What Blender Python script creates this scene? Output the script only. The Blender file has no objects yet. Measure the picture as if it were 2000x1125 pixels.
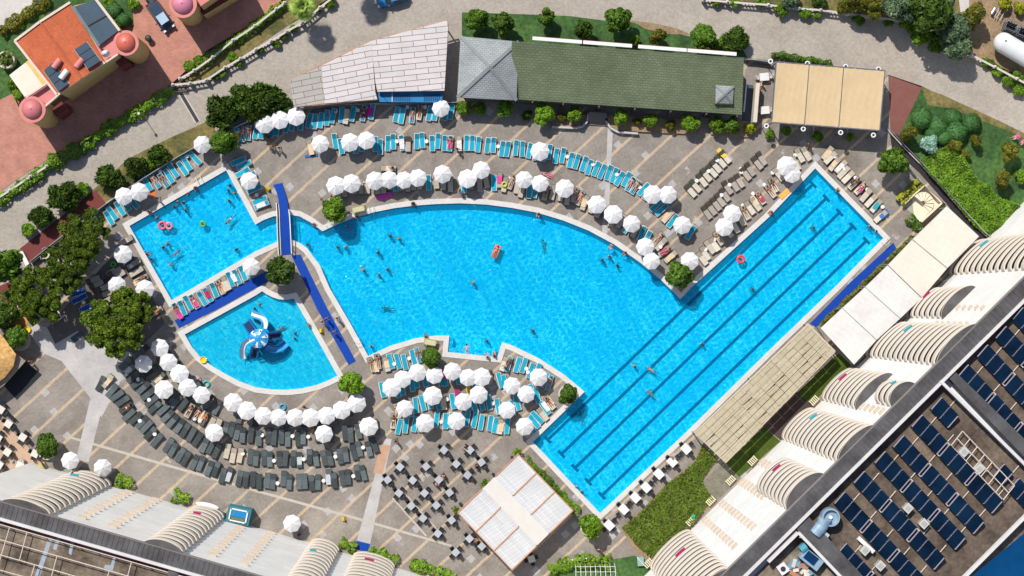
import bpy, bmesh, math, random
import numpy as np
from mathutils import Vector, Matrix, Quaternion
from mathutils.geometry import tessellate_polygon
R = math.radians
random.seed(7)
sc = bpy.context.scene
col = sc.collection

# ------------------------------------------------------------------ camera, sky, sun, exposure
CAM_H = 220.0                     # metres above the pool deck
FPX = 15.5 * CAM_H                # focal length in photo pixels (2000 px wide)
PLUMB = (910.0, 600.0)            # where the plumb line under the drone meets the photo
vd = Vector(((PLUMB[0] - 1000) / FPX, -(PLUMB[1] - 562.5) / FPX, -1)).normalized()
CAM_Q = vd.rotation_difference(Vector((0, 0, -1)))
cd = bpy.data.cameras.new('drone_camera')
cd.sensor_width = 36
cd.lens = FPX / 2000 * 36
cd.clip_start = 1
cd.clip_end = 3000
cam = bpy.data.objects.new('drone_camera', cd)
cam.location = (0, 0, CAM_H)
cam.rotation_euler = CAM_Q.to_euler()
col.objects.link(cam)
sc.camera = cam

SUN_EL = R(51)
SHX, SHY = 0.55, -0.835           # ground direction in which shadows fall
w = bpy.data.worlds.new('World')
sc.world = w
w.use_nodes = True
nt = w.node_tree
sky = nt.nodes.new('ShaderNodeTexSky')
sky.sky_type = 'NISHITA'
sky.sun_disc = False
sky.sun_elevation = SUN_EL
sky.sun_rotation = math.atan2(-SHX, -SHY)
nt.links.new(sky.outputs[0], nt.nodes['Background'].inputs[0])
nt.nodes['Background'].inputs[1].default_value = 0.105
sl = bpy.data.lights.new('sun', 'SUN')
sl.energy = 4.45
sl.angle = R(0.5)
sl.color = (1.0, 0.95, 0.87)
so = bpy.data.objects.new('sun', sl)
sd = Vector((SHX * math.cos(SUN_EL), SHY * math.cos(SUN_EL), -math.sin(SUN_EL)))
so.rotation_euler = sd.to_track_quat('-Z', 'Y').to_euler()
so.location = (-60, 90, 150)
col.objects.link(so)
sc.view_settings.view_transform = 'Standard'
sc.view_settings.look = 'None'
sc.view_settings.exposure = 0.2
sc.view_settings.gamma = 1.0
sc.cycles.max_bounces = 6
sc.cycles.transparent_max_bounces = 12
sc.cycles.caustics_reflective = False
sc.cycles.caustics_refractive = False

def P(u, v, z=0.0):
 """point of the scene at height z that the photo shows at pixel (u, v)"""
 d = CAM_Q @ Vector(((u - 1000) / FPX, -(v - 562.5) / FPX, -1))
 return Vector((0, 0, CAM_H)) + d * ((z - CAM_H) / d.z)

def PP(pts, z=0.0):
 return [P(u, v, z) for u, v in pts]

# ------------------------------------------------------------------ materials
MATS = {}

def nodes_of(name):
 m = bpy.data.materials.new(name)
 m.use_nodes = True
 n = m.node_tree.nodes
 return m, n, m.node_tree.links, n['Principled BSDF']

def setp(b, **k):
 for a, v in k.items():
  b.inputs[a.replace('_', ' ')].default_value = v

def pos_node(n):
 g = n.new('ShaderNodeNewGeometry')
 return g.outputs['Position']

def M(name, c, rough=0.7, var=0.12, scale=1.5, obj=0.0, metal=0.0, bump=0.0, spec=0.3, c2=None, fine=0.0):
 """plain material: colour broken up by two noises, optionally a little different on every object"""
 if name in MATS:
  return MATS[name]
 m, n, l, b = nodes_of(name)
 setp(b, Roughness=rough, Metallic=metal)
 b.inputs['Specular IOR Level'].default_value = spec
 p = pos_node(n)
 t = n.new('ShaderNodeTexNoise')
 t.inputs['Scale'].default_value = scale
 t.inputs['Detail'].default_value = 6
 t.inputs['Roughness'].default_value = 0.65
 l.new(p, t.inputs['Vector'])
 mx = n.new('ShaderNodeMix')
 mx.data_type = 'RGBA'
 lo = [max(0, x * (1 - var)) for x in c]
 hi = [min(1, x * (1 + var)) for x in (c2 or c)]
 mx.inputs[6].default_value = (*lo, 1)
 mx.inputs[7].default_value = (*hi, 1)
 cr = n.new('ShaderNodeMapRange')
 cr.inputs[1].default_value = 0.3
 cr.inputs[2].default_value = 0.7
 l.new(t.outputs['Fac'], cr.inputs[0])
 l.new(cr.outputs[0], mx.inputs[0])
 out = mx.outputs[2]
 if fine:
  t2 = n.new('ShaderNodeTexNoise')
  t2.inputs['Scale'].default_value = scale * 9
  t2.inputs['Detail'].default_value = 4
  l.new(p, t2.inputs['Vector'])
  mr = n.new('ShaderNodeMapRange')
  mr.inputs[1].default_value = 0.3
  mr.inputs[2].default_value = 0.7
  mr.inputs[3].default_value = 1 - fine
  mr.inputs[4].default_value = 1 + fine
  l.new(t2.outputs['Fac'], mr.inputs[0])
  hv = n.new('ShaderNodeHueSaturation')
  l.new(out, hv.inputs['Color'])
  l.new(mr.outputs[0], hv.inputs['Value'])
  out = hv.outputs[0]
 if obj:
  oi = n.new('ShaderNodeObjectInfo')
  mr = n.new('ShaderNodeMapRange')
  mr.inputs[3].default_value = 1 - obj
  mr.inputs[4].default_value = 1 + obj
  l.new(oi.outputs['Random'], mr.inputs[0])
  hv = n.new('ShaderNodeHueSaturation')
  l.new(out, hv.inputs['Color'])
  l.new(mr.outputs[0], hv.inputs['Value'])
  out = hv.outputs[0]
 l.new(out, b.inputs['Base Color'])
 if bump:
  bp = n.new('ShaderNodeBump')
  bp.inputs['Strength'].default_value = bump
  bp.inputs['Distance'].default_value = 0.05
  l.new(t.outputs['Fac'], bp.inputs['Height'])
  l.new(bp.outputs[0], b.inputs['Normal'])
 MATS[name] = m
 return m

def mapped(n, l, rot=0.0, org=(0, 0)):
 mp = n.new('ShaderNodeMapping')
 mp.vector_type = 'TEXTURE'
 mp.inputs['Location'].default_value = (org[0], org[1], 0)
 mp.inputs['Rotation'].default_value = (0, 0, rot)
 l.new(pos_node(n), mp.inputs['Vector'])
 return mp.outputs[0]

def Mbrick(name, c1, c2, mort, bw, bh, ms=0.02, rot=0.0, org=(0, 0), rough=0.8, off=0.5, bump=0.3, var=0.15, vs=0.6):
 m, n, l, b = nodes_of(name)
 setp(b, Roughness=rough)
 b.inputs['Specular IOR Level'].default_value = 0.25
 v = mapped(n, l, rot, org)
 t = n.new('ShaderNodeTexBrick')
 t.offset = off
 t.inputs['Color1'].default_value = (*c1, 1)
 t.inputs['Color2'].default_value = (*c2, 1)
 t.inputs['Mortar'].default_value = (*mort, 1)
 t.inputs['Scale'].default_value = 1
 t.inputs['Mortar Size'].default_value = ms
 t.inputs['Brick Width'].default_value = bw
 t.inputs['Row Height'].default_value = bh
 l.new(v, t.inputs['Vector'])
 ns = n.new('ShaderNodeTexNoise')
 ns.inputs['Scale'].default_value = vs
 ns.inputs['Detail'].default_value = 7
 l.new(pos_node(n), ns.inputs['Vector'])
 mr = n.new('ShaderNodeMapRange')
 mr.inputs[1].default_value = 0.3
 mr.inputs[2].default_value = 0.7
 mr.inputs[3].default_value = 1 - var
 mr.inputs[4].default_value = 1 + var
 l.new(ns.outputs['Fac'], mr.inputs[0])
 hv = n.new('ShaderNodeHueSaturation')
 l.new(t.outputs['Color'], hv.inputs['Color'])
 l.new(mr.outputs[0], hv.inputs['Value'])
 l.new(hv.outputs[0], b.inputs['Base Color'])
 if bump:
  bp = n.new('ShaderNodeBump')
  bp.inputs['Strength'].default_value = bump
  bp.inputs['Distance'].default_value = 0.03
  bp.invert = True
  l.new(t.outputs['Fac'], bp.inputs['Height'])
  l.new(bp.outputs[0], b.inputs['Normal'])
 MATS[name] = m
 return m

def Mleaf(name, dark, light, rough=0.55):
 m, n, l, b = nodes_of(name)
 setp(b, Roughness=rough)
 b.inputs['Specular IOR Level'].default_value = 0.25
 g = n.new('ShaderNodeNewGeometry')
 ns = n.new('ShaderNodeTexNoise')
 ns.inputs['Scale'].default_value = 0.9
 l.new(g.outputs['Position'], ns.inputs['Vector'])
 oi = n.new('ShaderNodeObjectInfo')
 a = n.new('ShaderNodeMath')
 a.operation = 'MULTIPLY_ADD'
 a.inputs[1].default_value = 0.55
 l.new(g.outputs['Random Per Island'], a.inputs[0])
 mr = n.new('ShaderNodeMapRange')
 mr.inputs[1].default_value = 0.3
 mr.inputs[2].default_value = 0.7
 mr.inputs[3].default_value = 0.0
 mr.inputs[4].default_value = 0.45
 l.new(ns.outputs['Fac'], mr.inputs[0])
 l.new(mr.outputs[0], a.inputs[2])
 mx = n.new('ShaderNodeMix')
 mx.data_type = 'RGBA'
 mx.inputs[6].default_value = (*dark, 1)
 mx.inputs[7].default_value = (*light, 1)
 l.new(a.outputs[0], mx.inputs[0])
 mr2 = n.new('ShaderNodeMapRange')
 mr2.inputs[3].default_value = 0.8
 mr2.inputs[4].default_value = 1.2
 l.new(oi.outputs['Random'], mr2.inputs[0])
 hv = n.new('ShaderNodeHueSaturation')
 l.new(mx.outputs[2], hv.inputs['Color'])
 l.new(mr2.outputs[0], hv.inputs['Value'])
 l.new(hv.outputs[0], b.inputs['Base Color'])
 MATS[name] = m
 return m

def srgb(r, g, b, k=1.0):
 f = lambda x: ((x / 255 + 0.055) / 1.055) ** 2.4 if x > 10 else x / 255 / 12.92
 return tuple(f(x) * k for x in (r, g, b))

# ------------------------------------------------------------------ mesh builder
class MB:
 def __init__(s):
  s.v, s.f, s.mi, s.ms = [], [], [], []

 def m(s, mat):
  if mat not in s.ms:
   s.ms.append(mat)
  return s.ms.index(mat)

 def add(s, vs, fs, mat):
  k, i = len(s.v), s.m(mat)
  s.v += [tuple(x) for x in vs]
  s.f += [tuple(a + k for a in f) for f in fs]
  s.mi += [i] * len(fs)
  return s

 def box(s, c, size, mat, rz=0.0, tilt=None):
  hx, hy, hz = size[0] / 2, size[1] / 2, size[2] / 2
  q = Matrix.Rotation(rz, 3, 'Z')
  if tilt:
   q = q @ Matrix.Rotation(tilt, 3, 'X')
  vs = [Vector(c) + q @ Vector((x * hx, y * hy, z * hz)) for z in (-1, 1) for y in (-1, 1) for x in (-1, 1)]
  return s.add(vs, [(0, 2, 3, 1), (4, 5, 7, 6), (0, 1, 5, 4), (2, 6, 7, 3), (0, 4, 6, 2), (1, 3, 7, 5)], mat)

 def bar(s, a, b, wd, ht, mat):
  """rectangular bar from a to b (centre line), wd across, ht in height"""
  a, b = Vector(a), Vector(b)
  d = (b - a)
  dn = d.normalized()
  sx = dn.cross(Vector((0, 0, 1)))
  if sx.length < 1e-4:
   sx = Vector((1, 0, 0))
  sx.normalize()
  up = sx.cross(dn).normalized()
  vs = [p + sx * (i * wd / 2) + up * (j * ht / 2) for p in (a, b) for i, j in ((-1, -1), (1, -1), (1, 1), (-1, 1))]
  return s.add(vs, [(3, 2, 1, 0), (4, 5, 6, 7), (0, 1, 5, 4), (1, 2, 6, 5), (2, 3, 7, 6), (3, 0, 4, 7)], mat)

 def tube(s, path, r, mat, n=8, r2=None, caps=True):
  path = [Vector(p) for p in path]
  k = len(path)
  rings = []
  for i, p in enumerate(path):
   d = (path[min(i + 1, k - 1)] - path[max(i - 1, 0)]).normalized()
   x = d.cross(Vector((0, 0, 1)))
   if x.length < 1e-3:
    x = d.cross(Vector((0, 1, 0)))
   x.normalize()
   y = x.cross(d).normalized()
   rr = r if r2 is None else r + (r2 - r) * i / max(1, k - 1)
   rings.append([p + (x * math.cos(2 * math.pi * j / n) + y * math.sin(2 * math.pi * j / n)) * rr for j in range(n)])
  vs = [v for rg in rings for v in rg]
  fs = [(i * n + j, i * n + (j + 1) % n, (i + 1) * n + (j + 1) % n, (i + 1) * n + j) for i in range(k - 1) for j in range(n)]
  if caps:
   fs += [tuple(range(n))[::-1], tuple((k - 1) * n + j for j in range(n))]
  return s.add(vs, fs, mat)

 def lathe(s, c, prof, mat, n=16, ang0=0.0):
  """prof: (radius, z) pairs"""
  c = Vector(c)
  vs, fs = [], []
  for r, z in prof:
   for j in range(n):
    a = ang0 + 2 * math.pi * j / n
    vs.append(c + Vector((r * math.cos(a), r * math.sin(a), z)))
  for i in range(len(prof) - 1):
   for j in range(n):
    fs.append((i * n + j, i * n + (j + 1) % n, (i + 1) * n + (j + 1) % n, (i + 1) * n + j))
  if prof[0][0] > 1e-3:
   fs.append(tuple(range(n))[::-1])
  if prof[-1][0] > 1e-3:
   fs.append(tuple((len(prof) - 1) * n + j for j in range(n)))
  return s.add(vs, fs, mat)

 def poly(s, pts, mat, holes=()):
  """flat sheet, with holes"""
  loops = [[Vector((p[0], p[1], p[2] if len(p) > 2 else 0)) for p in L] for L in (pts, *holes)]
  tris = tessellate_polygon([[Vector((p.x, p.y, 0)) for p in L] for L in loops])
  vs = [p for L in loops for p in L]
  fs = []
  for a, b_, c in tris:
   A, B, C = vs[a], vs[b_], vs[c]
   cr = (B.x - A.x) * (C.y - A.y) - (B.y - A.y) * (C.x - A.x)
   if abs(cr) < 1e-9:
    continue
   fs.append((a, b_, c) if cr > 0 else (a, c, b_))
  return s.add(vs, fs, mat)

 def prism(s, pts, z0, z1, mat, top=None, holes=()):
  pts = [Vector((p[0], p[1], 0)) for p in pts]
  if area(pts) < 0:
   pts = pts[::-1]
  s.poly([Vector((p.x, p.y, z1)) for p in pts], top or mat, [[Vector((h[0], h[1], z1)) for h in H] for H in holes])
  n = len(pts)
  vs = [Vector((p.x, p.y, z)) for z in (z0, z1) for p in pts]
  s.add(vs, [(i, (i + 1) % n, n + (i + 1) % n, n + i) for i in range(n)], mat)
  for H in holes:
   H = [Vector((h[0], h[1], 0)) for h in H]
   if area(H) > 0:
    H = H[::-1]
   k = len(H)
   vs = [Vector((p.x, p.y, z)) for z in (z0, z1) for p in H]
   s.add(vs, [(i, (i + 1) % k, k + (i + 1) % k, k + i) for i in range(k)], mat)
  return s

 def islands(s):
  par = list(range(len(s.v)))

  def find(x):
   while par[x] != x:
    par[x] = par[par[x]]
    x = par[x]
   return x
  for f in s.f:
   for q in f[1:]:
    par[find(q)] = find(f[0])
  out = {}
  for f, i in zip(s.f, s.mi):
   out.setdefault(find(f[0]), []).append((f, i))
  res = []
  for fl in out.values():
   m = MB()
   for f, i in fl:
    m.add([s.v[q] for q in f], [tuple(range(len(f)))], s.ms[i])
   res.append(m)
  return res

 def mesh(s, name):
  me = bpy.data.meshes.new(name)
  me.from_pydata(s.v, [], s.f)
  for m in s.ms:
   me.materials.append(m)
  me.polygons.foreach_set('material_index', s.mi)
  me.update()
  return me

 def obj(s, name, parent=None, smooth=False):
  me = s.mesh(name)
  if smooth:
   me.polygons.foreach_set('use_smooth', [True] * len(me.polygons))
  return link(name, me, parent)

def area(p):
 return sum(p[i].x * p[(i + 1) % len(p)].y - p[(i + 1) % len(p)].x * p[i].y for i in range(len(p))) / 2

def link(name, me, parent=None):
 o = bpy.data.objects.new(name, me)
 col.objects.link(o)
 if parent:
  o.parent = parent
 return o

def tag(o, label=None, cat=None, group=None, kind=None):
 if label:
  o['label'] = label
 if cat:
  o['category'] = cat
 if group:
  o['group'] = group
 if kind:
  o['kind'] = kind
 return o

def thing(name, label, cat, loc=(0, 0, 0), rz=0.0, group=None):
 o = bpy.data.objects.new(name, None)
 o.empty_display_size = 0.3
 o.location = loc
 o.rotation_euler = (0, 0, rz)
 col.objects.link(o)
 return tag(o, label, cat, group)

KIDS = {}

def copy_tree(src, loc, rz, label, group=None, scale=None):
 """a copy of a thing with copies of its parts (and their sub-parts)"""
 if src.name not in KIDS:
  KIDS[src.name] = [(c, list(c.children)) for c in src.children]
 o = src.copy()
 col.objects.link(o)
 o.location = loc
 o.rotation_euler = (0, 0, rz)
 if scale:
  o.scale = scale if not isinstance(scale, (int, float)) else (scale,) * 3
 o['label'] = label
 if group:
  o['group'] = group
 for c, gs in KIDS[src.name]:
  k = c.copy()
  col.objects.link(k)
  k.parent = o
  for g in gs:
   d = g.copy()
   col.objects.link(d)
   d.parent = k
 return o

class Kind:
 """first use moves the prototype itself, later uses copy it"""
 def __init__(s, proto):
  s.p, s.used = proto, False
  KIDS[proto.name] = [(c, list(c.children)) for c in proto.children]

 def put(s, loc, rz, label, group=None, scale=None):
  if s.used:
   return copy_tree(s.p, loc, rz, label, group, scale)
  s.used = True
  o = s.p
  o.location = loc
  o.rotation_euler = (0, 0, rz)
  if scale:
   o.scale = scale if not isinstance(scale, (int, float)) else (scale,) * 3
  o['label'] = label
  if group:
   o['group'] = group
  return o

ORD = ('first second third fourth fifth sixth seventh eighth ninth tenth eleventh twelfth thirteenth fourteenth fifteenth '
 'sixteenth seventeenth eighteenth nineteenth twentieth').split()
TENS = {20: 'twenty', 30: 'thirty', 40: 'forty', 50: 'fifty'}

def nth(i):
 """0-based ordinal word"""
 i += 1
 if i <= 20:
  return ORD[i - 1]
 t, o = i // 10 * 10, i % 10
 return TENS[t] + ('-' + ORD[o - 1] if o else 'th') if o else {30: 'thirtieth', 40: 'fortieth', 50: 'fiftieth'}[t]

def offset(poly, d):
 """polygon grown outward by d (mitred)"""
 pts = [Vector((p.x, p.y, 0)) for p in poly]
 if area(pts) < 0:
  pts = pts[::-1]
 out, n = [], len(pts)
 for i in range(n):
  a, b, c = pts[i - 1], pts[i], pts[(i + 1) % n]
  e1, e2 = (b - a).normalized(), (c - b).normalized()
  n1, n2 = Vector((e1.y, -e1.x, 0)), Vector((e2.y, -e2.x, 0))
  m = n1 + n2
  m = m / max(0.35, m.length_squared / 2) if m.length > 1e-4 else n1
  out.append(b + m * d)
 return out

def inside(x, y, poly):
 c, n = False, len(poly)
 for i in range(n):
  a, b = poly[i], poly[i - 1]
  if (a[1] > y) != (b[1] > y) and x < (b[0] - a[0]) * (y - a[1]) / (b[1] - a[1]) + a[0]:
   c = not c
 return c

# ------------------------------------------------------------------ foliage
def leaf_mesh(name, pos, nrm, size, mat, rng, asp=1.0, mats=None):
 """one small four-sided leaf clump per point"""
 n = len(pos)
 nrm = nrm / np.maximum(1e-6, np.linalg.norm(nrm, axis=1))[:, None]
 a = rng.normal(size=(n, 3))
 t = np.cross(nrm, a)
 t /= np.maximum(1e-6, np.linalg.norm(t, axis=1))[:, None]
 b = np.cross(nrm, t)
 s = (size * rng.uniform(0.55, 1.35, n))[:, None]
 bend = nrm * s * 0.25
 v = np.stack([pos - t * s * asp, pos - b * s * 0.6 + bend, pos + t * s * asp, pos + b * s * 0.6 + bend], 1).reshape(-1, 3)
 me = bpy.data.meshes.new(name)
 me.vertices.add(4 * n)
 me.vertices.foreach_set('co', v.astype(np.float32).ravel())
 me.loops.add(4 * n)
 me.loops.foreach_set('vertex_index', np.arange(4 * n, dtype=np.int32))
 me.polygons.add(n)
 me.polygons.foreach_set('loop_start', np.arange(0, 4 * n, 4, dtype=np.int32))
 me.materials.append(mat)
 me.update(calc_edges=True)
 return me

def crown(name, mat, rx, ry, rz, nlobe, nleaf, leaf, seed, lobe=0.5, spread=0.62, jit=0.7, asp=1.0, flat=0.0):
 """crown of lobes standing on a base at z=0; uneven outline with gaps between the lobes"""
 rng = np.random.default_rng(seed)
 P_, N_ = [], []
 for i in range(nlobe):
  d = rng.normal(size=3)
  d /= np.linalg.norm(d)
  if rng.random() < 0.7:
   d[2] = abs(d[2])
  k = spread * rng.uniform(0.55, 1.1)
  c = d * k * np.array([rx, ry, rz])
  r = lobe * rng.uniform(0.6, 1.15)
  m = nleaf // nlobe
  q = rng.normal(size=(m, 3))
  q /= np.linalg.norm(q, axis=1)[:, None]
  q[:, 2] = np.where(rng.random(m) < 0.6, np.abs(q[:, 2]), q[:, 2])
  rad = r * (1 - 0.35 * rng.random(m) ** 2)
  P_.append(c + q * rad[:, None] * np.array([rx, ry, rz * (1 - flat)]))
  N_.append(q + rng.normal(size=(m, 3)) * jit * 0.6)
 p, nn = np.concatenate(P_), np.concatenate(N_)
 p[:, 2] += rz
 return leaf_mesh(name, p, nn, leaf, mat, rng, asp)

def patch_leaves(name, poly, z0, z1, dens, leaf, mat, seed, jit=0.8, lump=1.2):
 """leaves over a polygon between z0 and z1 with a lumpy top"""
 rng = np.random.default_rng(seed)
 xs, ys = [p.x for p in poly], [p.y for p in poly]
 a = abs(area([Vector((p.x, p.y, 0)) for p in poly]))
 n = int(a * dens)
 pts = []
 while len(pts) < n:
  x, y = rng.uniform(min(xs), max(xs)), rng.uniform(min(ys), max(ys))
  if inside(x, y, poly):
   pts.append((x, y))
 q = np.array(pts)
 h = 0.5 + 0.25 * np.sin(q[:, 0] * lump * 1.9 + seed) * np.cos(q[:, 1] * lump * 1.7) + 0.25 * np.sin(q[:, 0] * lump * 0.7 + q[:, 1] * lump * 1.1)
 z = z0 + (z1 - z0) * np.clip(h, 0.05, 1) * rng.uniform(0.75, 1.0, n)
 nn = rng.normal(size=(n, 3)) * jit * 0.6 + np.array([0, 0, 1])
 return leaf_mesh(name, np.column_stack([q, z]), nn, leaf, mat, rng)

def hedge_mesh(name, path, wd, ht, leaf, mat, seed, dens=45, clip=False):
 """leafy strip along a path: leaves on the top and the sides"""
 rng = np.random.default_rng(seed)
 P_, N_ = [], []
 for a, b in zip(path[:-1], path[1:]):
  a, b = np.array(a[:2]), np.array(b[:2])
  L = np.linalg.norm(b - a)
  d = (b - a) / L
  s = np.array([-d[1], d[0]])
  n = int(L * (wd + 1.4 * ht) * dens)
  t = rng.uniform(-0.1, L + 0.1, n)
  ang = rng.uniform(0, np.pi, n)
  ww = wd / 2 * (1 if clip else 1) * (1 + (0 if clip else 0.28) * np.sin(t * 2.1 + seed) + (0 if clip else 0.2) * np.sin(t * 5.3))
  k = 0.35 if clip else 0.7
  ca, sa = np.sign(np.cos(ang)) * np.abs(np.cos(ang)) ** k, np.sin(ang) ** k
  hh = ht * (1 + (0.03 if clip else 0.2) * np.sin(t * 3.1 + seed * 2))
  x = a + d * t[:, None] + s * (ww * ca * rng.uniform(0.82, 1.05, n))[:, None]
  z = hh * sa * rng.uniform(0.85, 1.05, n)
  P_.append(np.column_stack([x, np.maximum(0.02, z)]))
  nn = np.column_stack([s[0] * np.cos(ang), s[1] * np.cos(ang), np.sin(ang)])
  N_.append(nn + rng.normal(size=(n, 3)) * 0.4)
 return leaf_mesh(name, np.concatenate(P_), np.concatenate(N_), leaf, mat, rng)
# ------------------------------------------------------------------ palette
WHITE = M('white_paint', (0.66, 0.65, 0.64), 0.6, 0.05, 0.8)
WALLW = M('white_render', (0.54, 0.527, 0.51), 0.8, 0.05, 0.35, c2=(0.585, 0.572, 0.555), bump=0.1, fine=0.03)
CREAM = M('cream_render', (0.56, 0.49, 0.41), 0.8, 0.06, 0.6)
STONE = M('pale_stone', (0.50, 0.455, 0.41), 0.75, 0.10, 2.0, fine=0.08)
DARK = M('dark_metal', (0.035, 0.035, 0.04), 0.5, 0.1, 3)
STEEL = M('brushed_steel', (0.55, 0.56, 0.58), 0.3, 0.05, 2, metal=0.9)
WOOD = M('orange_timber', (0.45, 0.22, 0.12), 0.7, 0.15, 4)
BLUEMAT = M('blue_mat', (0.003, 0.045, 0.30), 0.9, 0.12, 3, fine=0.1)
GREENGLASS = M('green_glass', (0.20, 0.32, 0.29), 0.15, 0.1, 2, spec=0.6)

# ------------------------------------------------------------------ ground
def deck_material():
 m, n, l, b = nodes_of('deck_paving')
 setp(b, Roughness=0.8)
 b.inputs['Specular IOR Level'].default_value = 0.2
 p0 = P(520, 363)
 ang = math.atan2(-0.735, 0.678)          # across the stripes
 v = mapped(n, l, ang, (p0.x, p0.y))
 sp = n.new('ShaderNodeSeparateXYZ')
 l.new(v, sp.inputs[0])

 def math_(op, a, b_=None, c=None):
  q = n.new('ShaderNodeMath')
  q.operation = op
  for i, x in enumerate((a, b_, c)):
   if x is None:
    continue
   if isinstance(x, (int, float)):
    q.inputs[i].default_value = x
   else:
    l.new(x, q.inputs[i])
  return q.outputs[0]
 SPAC = 51.5 / 15.5
 st = math_('FLOORED_MODULO', math_('ADD', sp.outputs[0], SPAC / 2), SPAC)
 st = math_('LESS_THAN', math_('ABSOLUTE', math_('SUBTRACT', st, SPAC / 2)), 0.17)
 n1 = n.new('ShaderNodeTexNoise')
 n1.inputs['Scale'].default_value = 0.22
 n1.inputs['Detail'].default_value = 8
 n1.inputs['Roughness'].default_value = 0.68
 l.new(pos_node(n), n1.inputs['Vector'])
 # paving slabs: a few replaced by paler ones
 tx, ty = math_('DIVIDE', sp.outputs[0], SPAC / 4), math_('DIVIDE', sp.outputs[1], SPAC / 4)
 cb = n.new('ShaderNodeCombineXYZ')
 l.new(math_('FLOOR', tx), cb.inputs[0])
 l.new(math_('FLOOR', ty), cb.inputs[1])
 wn = n.new('ShaderNodeTexWhiteNoise')
 wn.noise_dimensions = '2D'
 l.new(cb.outputs[0], wn.inputs['Vector'])
 pale = math_('GREATER_THAN', math_('MULTIPLY_ADD', n1.outputs['Fac'], 0.16, wn.outputs['Value']), 1.045)
 fx = math_('ABSOLUTE', math_('SUBTRACT', math_('FRACT', math_('MULTIPLY', tx, 2)), 0.5))
 fy = math_('ABSOLUTE', math_('SUBTRACT', math_('FRACT', math_('MULTIPLY', ty, 2)), 0.5))
 joint = math_('GREATER_THAN', math_('MAXIMUM', fx, fy), 0.475)
 n2 = n.new('ShaderNodeTexNoise')
 n2.inputs['Scale'].default_value = 3.5
 n2.inputs['Detail'].default_value = 5
 l.new(pos_node(n), n2.inputs['Vector'])

 def mix(f, a, b_):
  q = n.new('ShaderNodeMix')
  q.data_type = 'RGBA'
  for i, x in ((0, f), (6, a), (7, b_)):
   if isinstance(x, tuple):
    q.inputs[i].default_value = (*x, 1)
   elif isinstance(x, float):
    q.inputs[i].default_value = x
   else:
    l.new(x, q.inputs[i])
  return q.outputs[2]

 def rng_(f, a, b_):
  q = n.new('ShaderNodeMapRange')
  q.inputs[1].default_value, q.inputs[2].default_value = 0.32, 0.68
  q.inputs[3].default_value, q.inputs[4].default_value = a, b_
  l.new(f, q.inputs[0])
  return q.outputs[0]
 c = mix(rng_(n1.outputs['Fac'], 0.0, 1.0), (0.192, 0.166, 0.143), (0.268, 0.240, 0.214))
 n3 = n.new('ShaderNodeTexNoise')
 n3.inputs['Scale'].default_value = 0.11
 n3.inputs['Detail'].default_value = 9
 n3.inputs['Distortion'].default_value = 1.6
 l.new(pos_node(n), n3.inputs['Vector'])
 q3 = n.new('ShaderNodeMapRange')
 q3.inputs[1].default_value, q3.inputs[2].default_value, q3.inputs[4].default_value = 0.56, 0.72, 0.55
 l.new(n3.outputs['Fac'], q3.inputs[0])
 c = mix(q3.outputs[0], c, (0.345, 0.31, 0.265))
 q4 = n.new('ShaderNodeMapRange')
 q4.inputs[1].default_value, q4.inputs[2].default_value, q4.inputs[4].default_value = 0.43, 0.30, 0.6
 l.new(n3.outputs['Fac'], q4.inputs[0])
 c = mix(q4.outputs[0], c, (0.155, 0.132, 0.115))
 c = mix(math_('MULTIPLY', joint, 0.22), c, (0.16, 0.14, 0.12))
 c = mix(math_('MULTIPLY', pale, 0.75), c, (0.36, 0.355, 0.36))
 c = mix(math_('MULTIPLY', st, 0.85), c, (0.455, 0.35, 0.24))
 hv = n.new('ShaderNodeHueSaturation')
 l.new(c, hv.inputs['Color'])
 l.new(rng_(n2.outputs['Fac'], 0.88, 1.12), hv.inputs['Value'])
 h2 = n.new('ShaderNodeHueSaturation')
 l.new(hv.outputs[0], h2.inputs['Color'])
 l.new(math_('MULTIPLY_ADD', wn.outputs['Value'], 0.14, 0.93), h2.inputs['Value'])
 l.new(h2.outputs[0], b.inputs['Base Color'])
 MATS['deck_paving'] = m
 return m

def cobble_material():
 m, n, l, b = nodes_of('road_cobbles')
 setp(b, Roughness=0.85)
 b.inputs['Specular IOR Level'].default_value = 0.2
 pos = pos_node(n)
 vo = n.new('ShaderNodeTexVoronoi')
 vo.inputs['Scale'].default_value = 4.2
 l.new(pos, vo.inputs['Vector'])
 n1 = n.new('ShaderNodeTexNoise')
 n1.inputs['Scale'].default_value = 0.16
 n1.inputs['Detail'].default_value = 9
 n1.inputs['Roughness'].default_value = 0.7
 l.new(pos, n1.inputs['Vector'])
 sx = n.new('ShaderNodeSeparateColor')
 l.new(vo.outputs['Color'], sx.inputs[0])

 def mr(f, a, b_, lo=0.0, hi=1.0):
  q = n.new('ShaderNodeMapRange')
  q.inputs[1].default_value, q.inputs[2].default_value = lo, hi
  q.inputs[3].default_value, q.inputs[4].default_value = a, b_
  l.new(f, q.inputs[0])
  return q.outputs[0]
 mx = n.new('ShaderNodeMix')
 mx.data_type = 'RGBA'
 mx.inputs[6].default_value = (0.29, 0.255, 0.215, 1)
 mx.inputs[7].default_value = (0.385, 0.345, 0.30, 1)
 l.new(mr(n1.outputs['Fac'], 0, 1, 0.3, 0.7), mx.inputs[0])
 hv = n.new('ShaderNodeHueSaturation')
 l.new(mx.outputs[2], hv.inputs['Color'])
 l.new(mr(sx.outputs[0], 0.89, 1.10), hv.inputs['Value'])
 l.new(hv.outputs[0], b.inputs['Base Color'])
 return m

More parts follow.
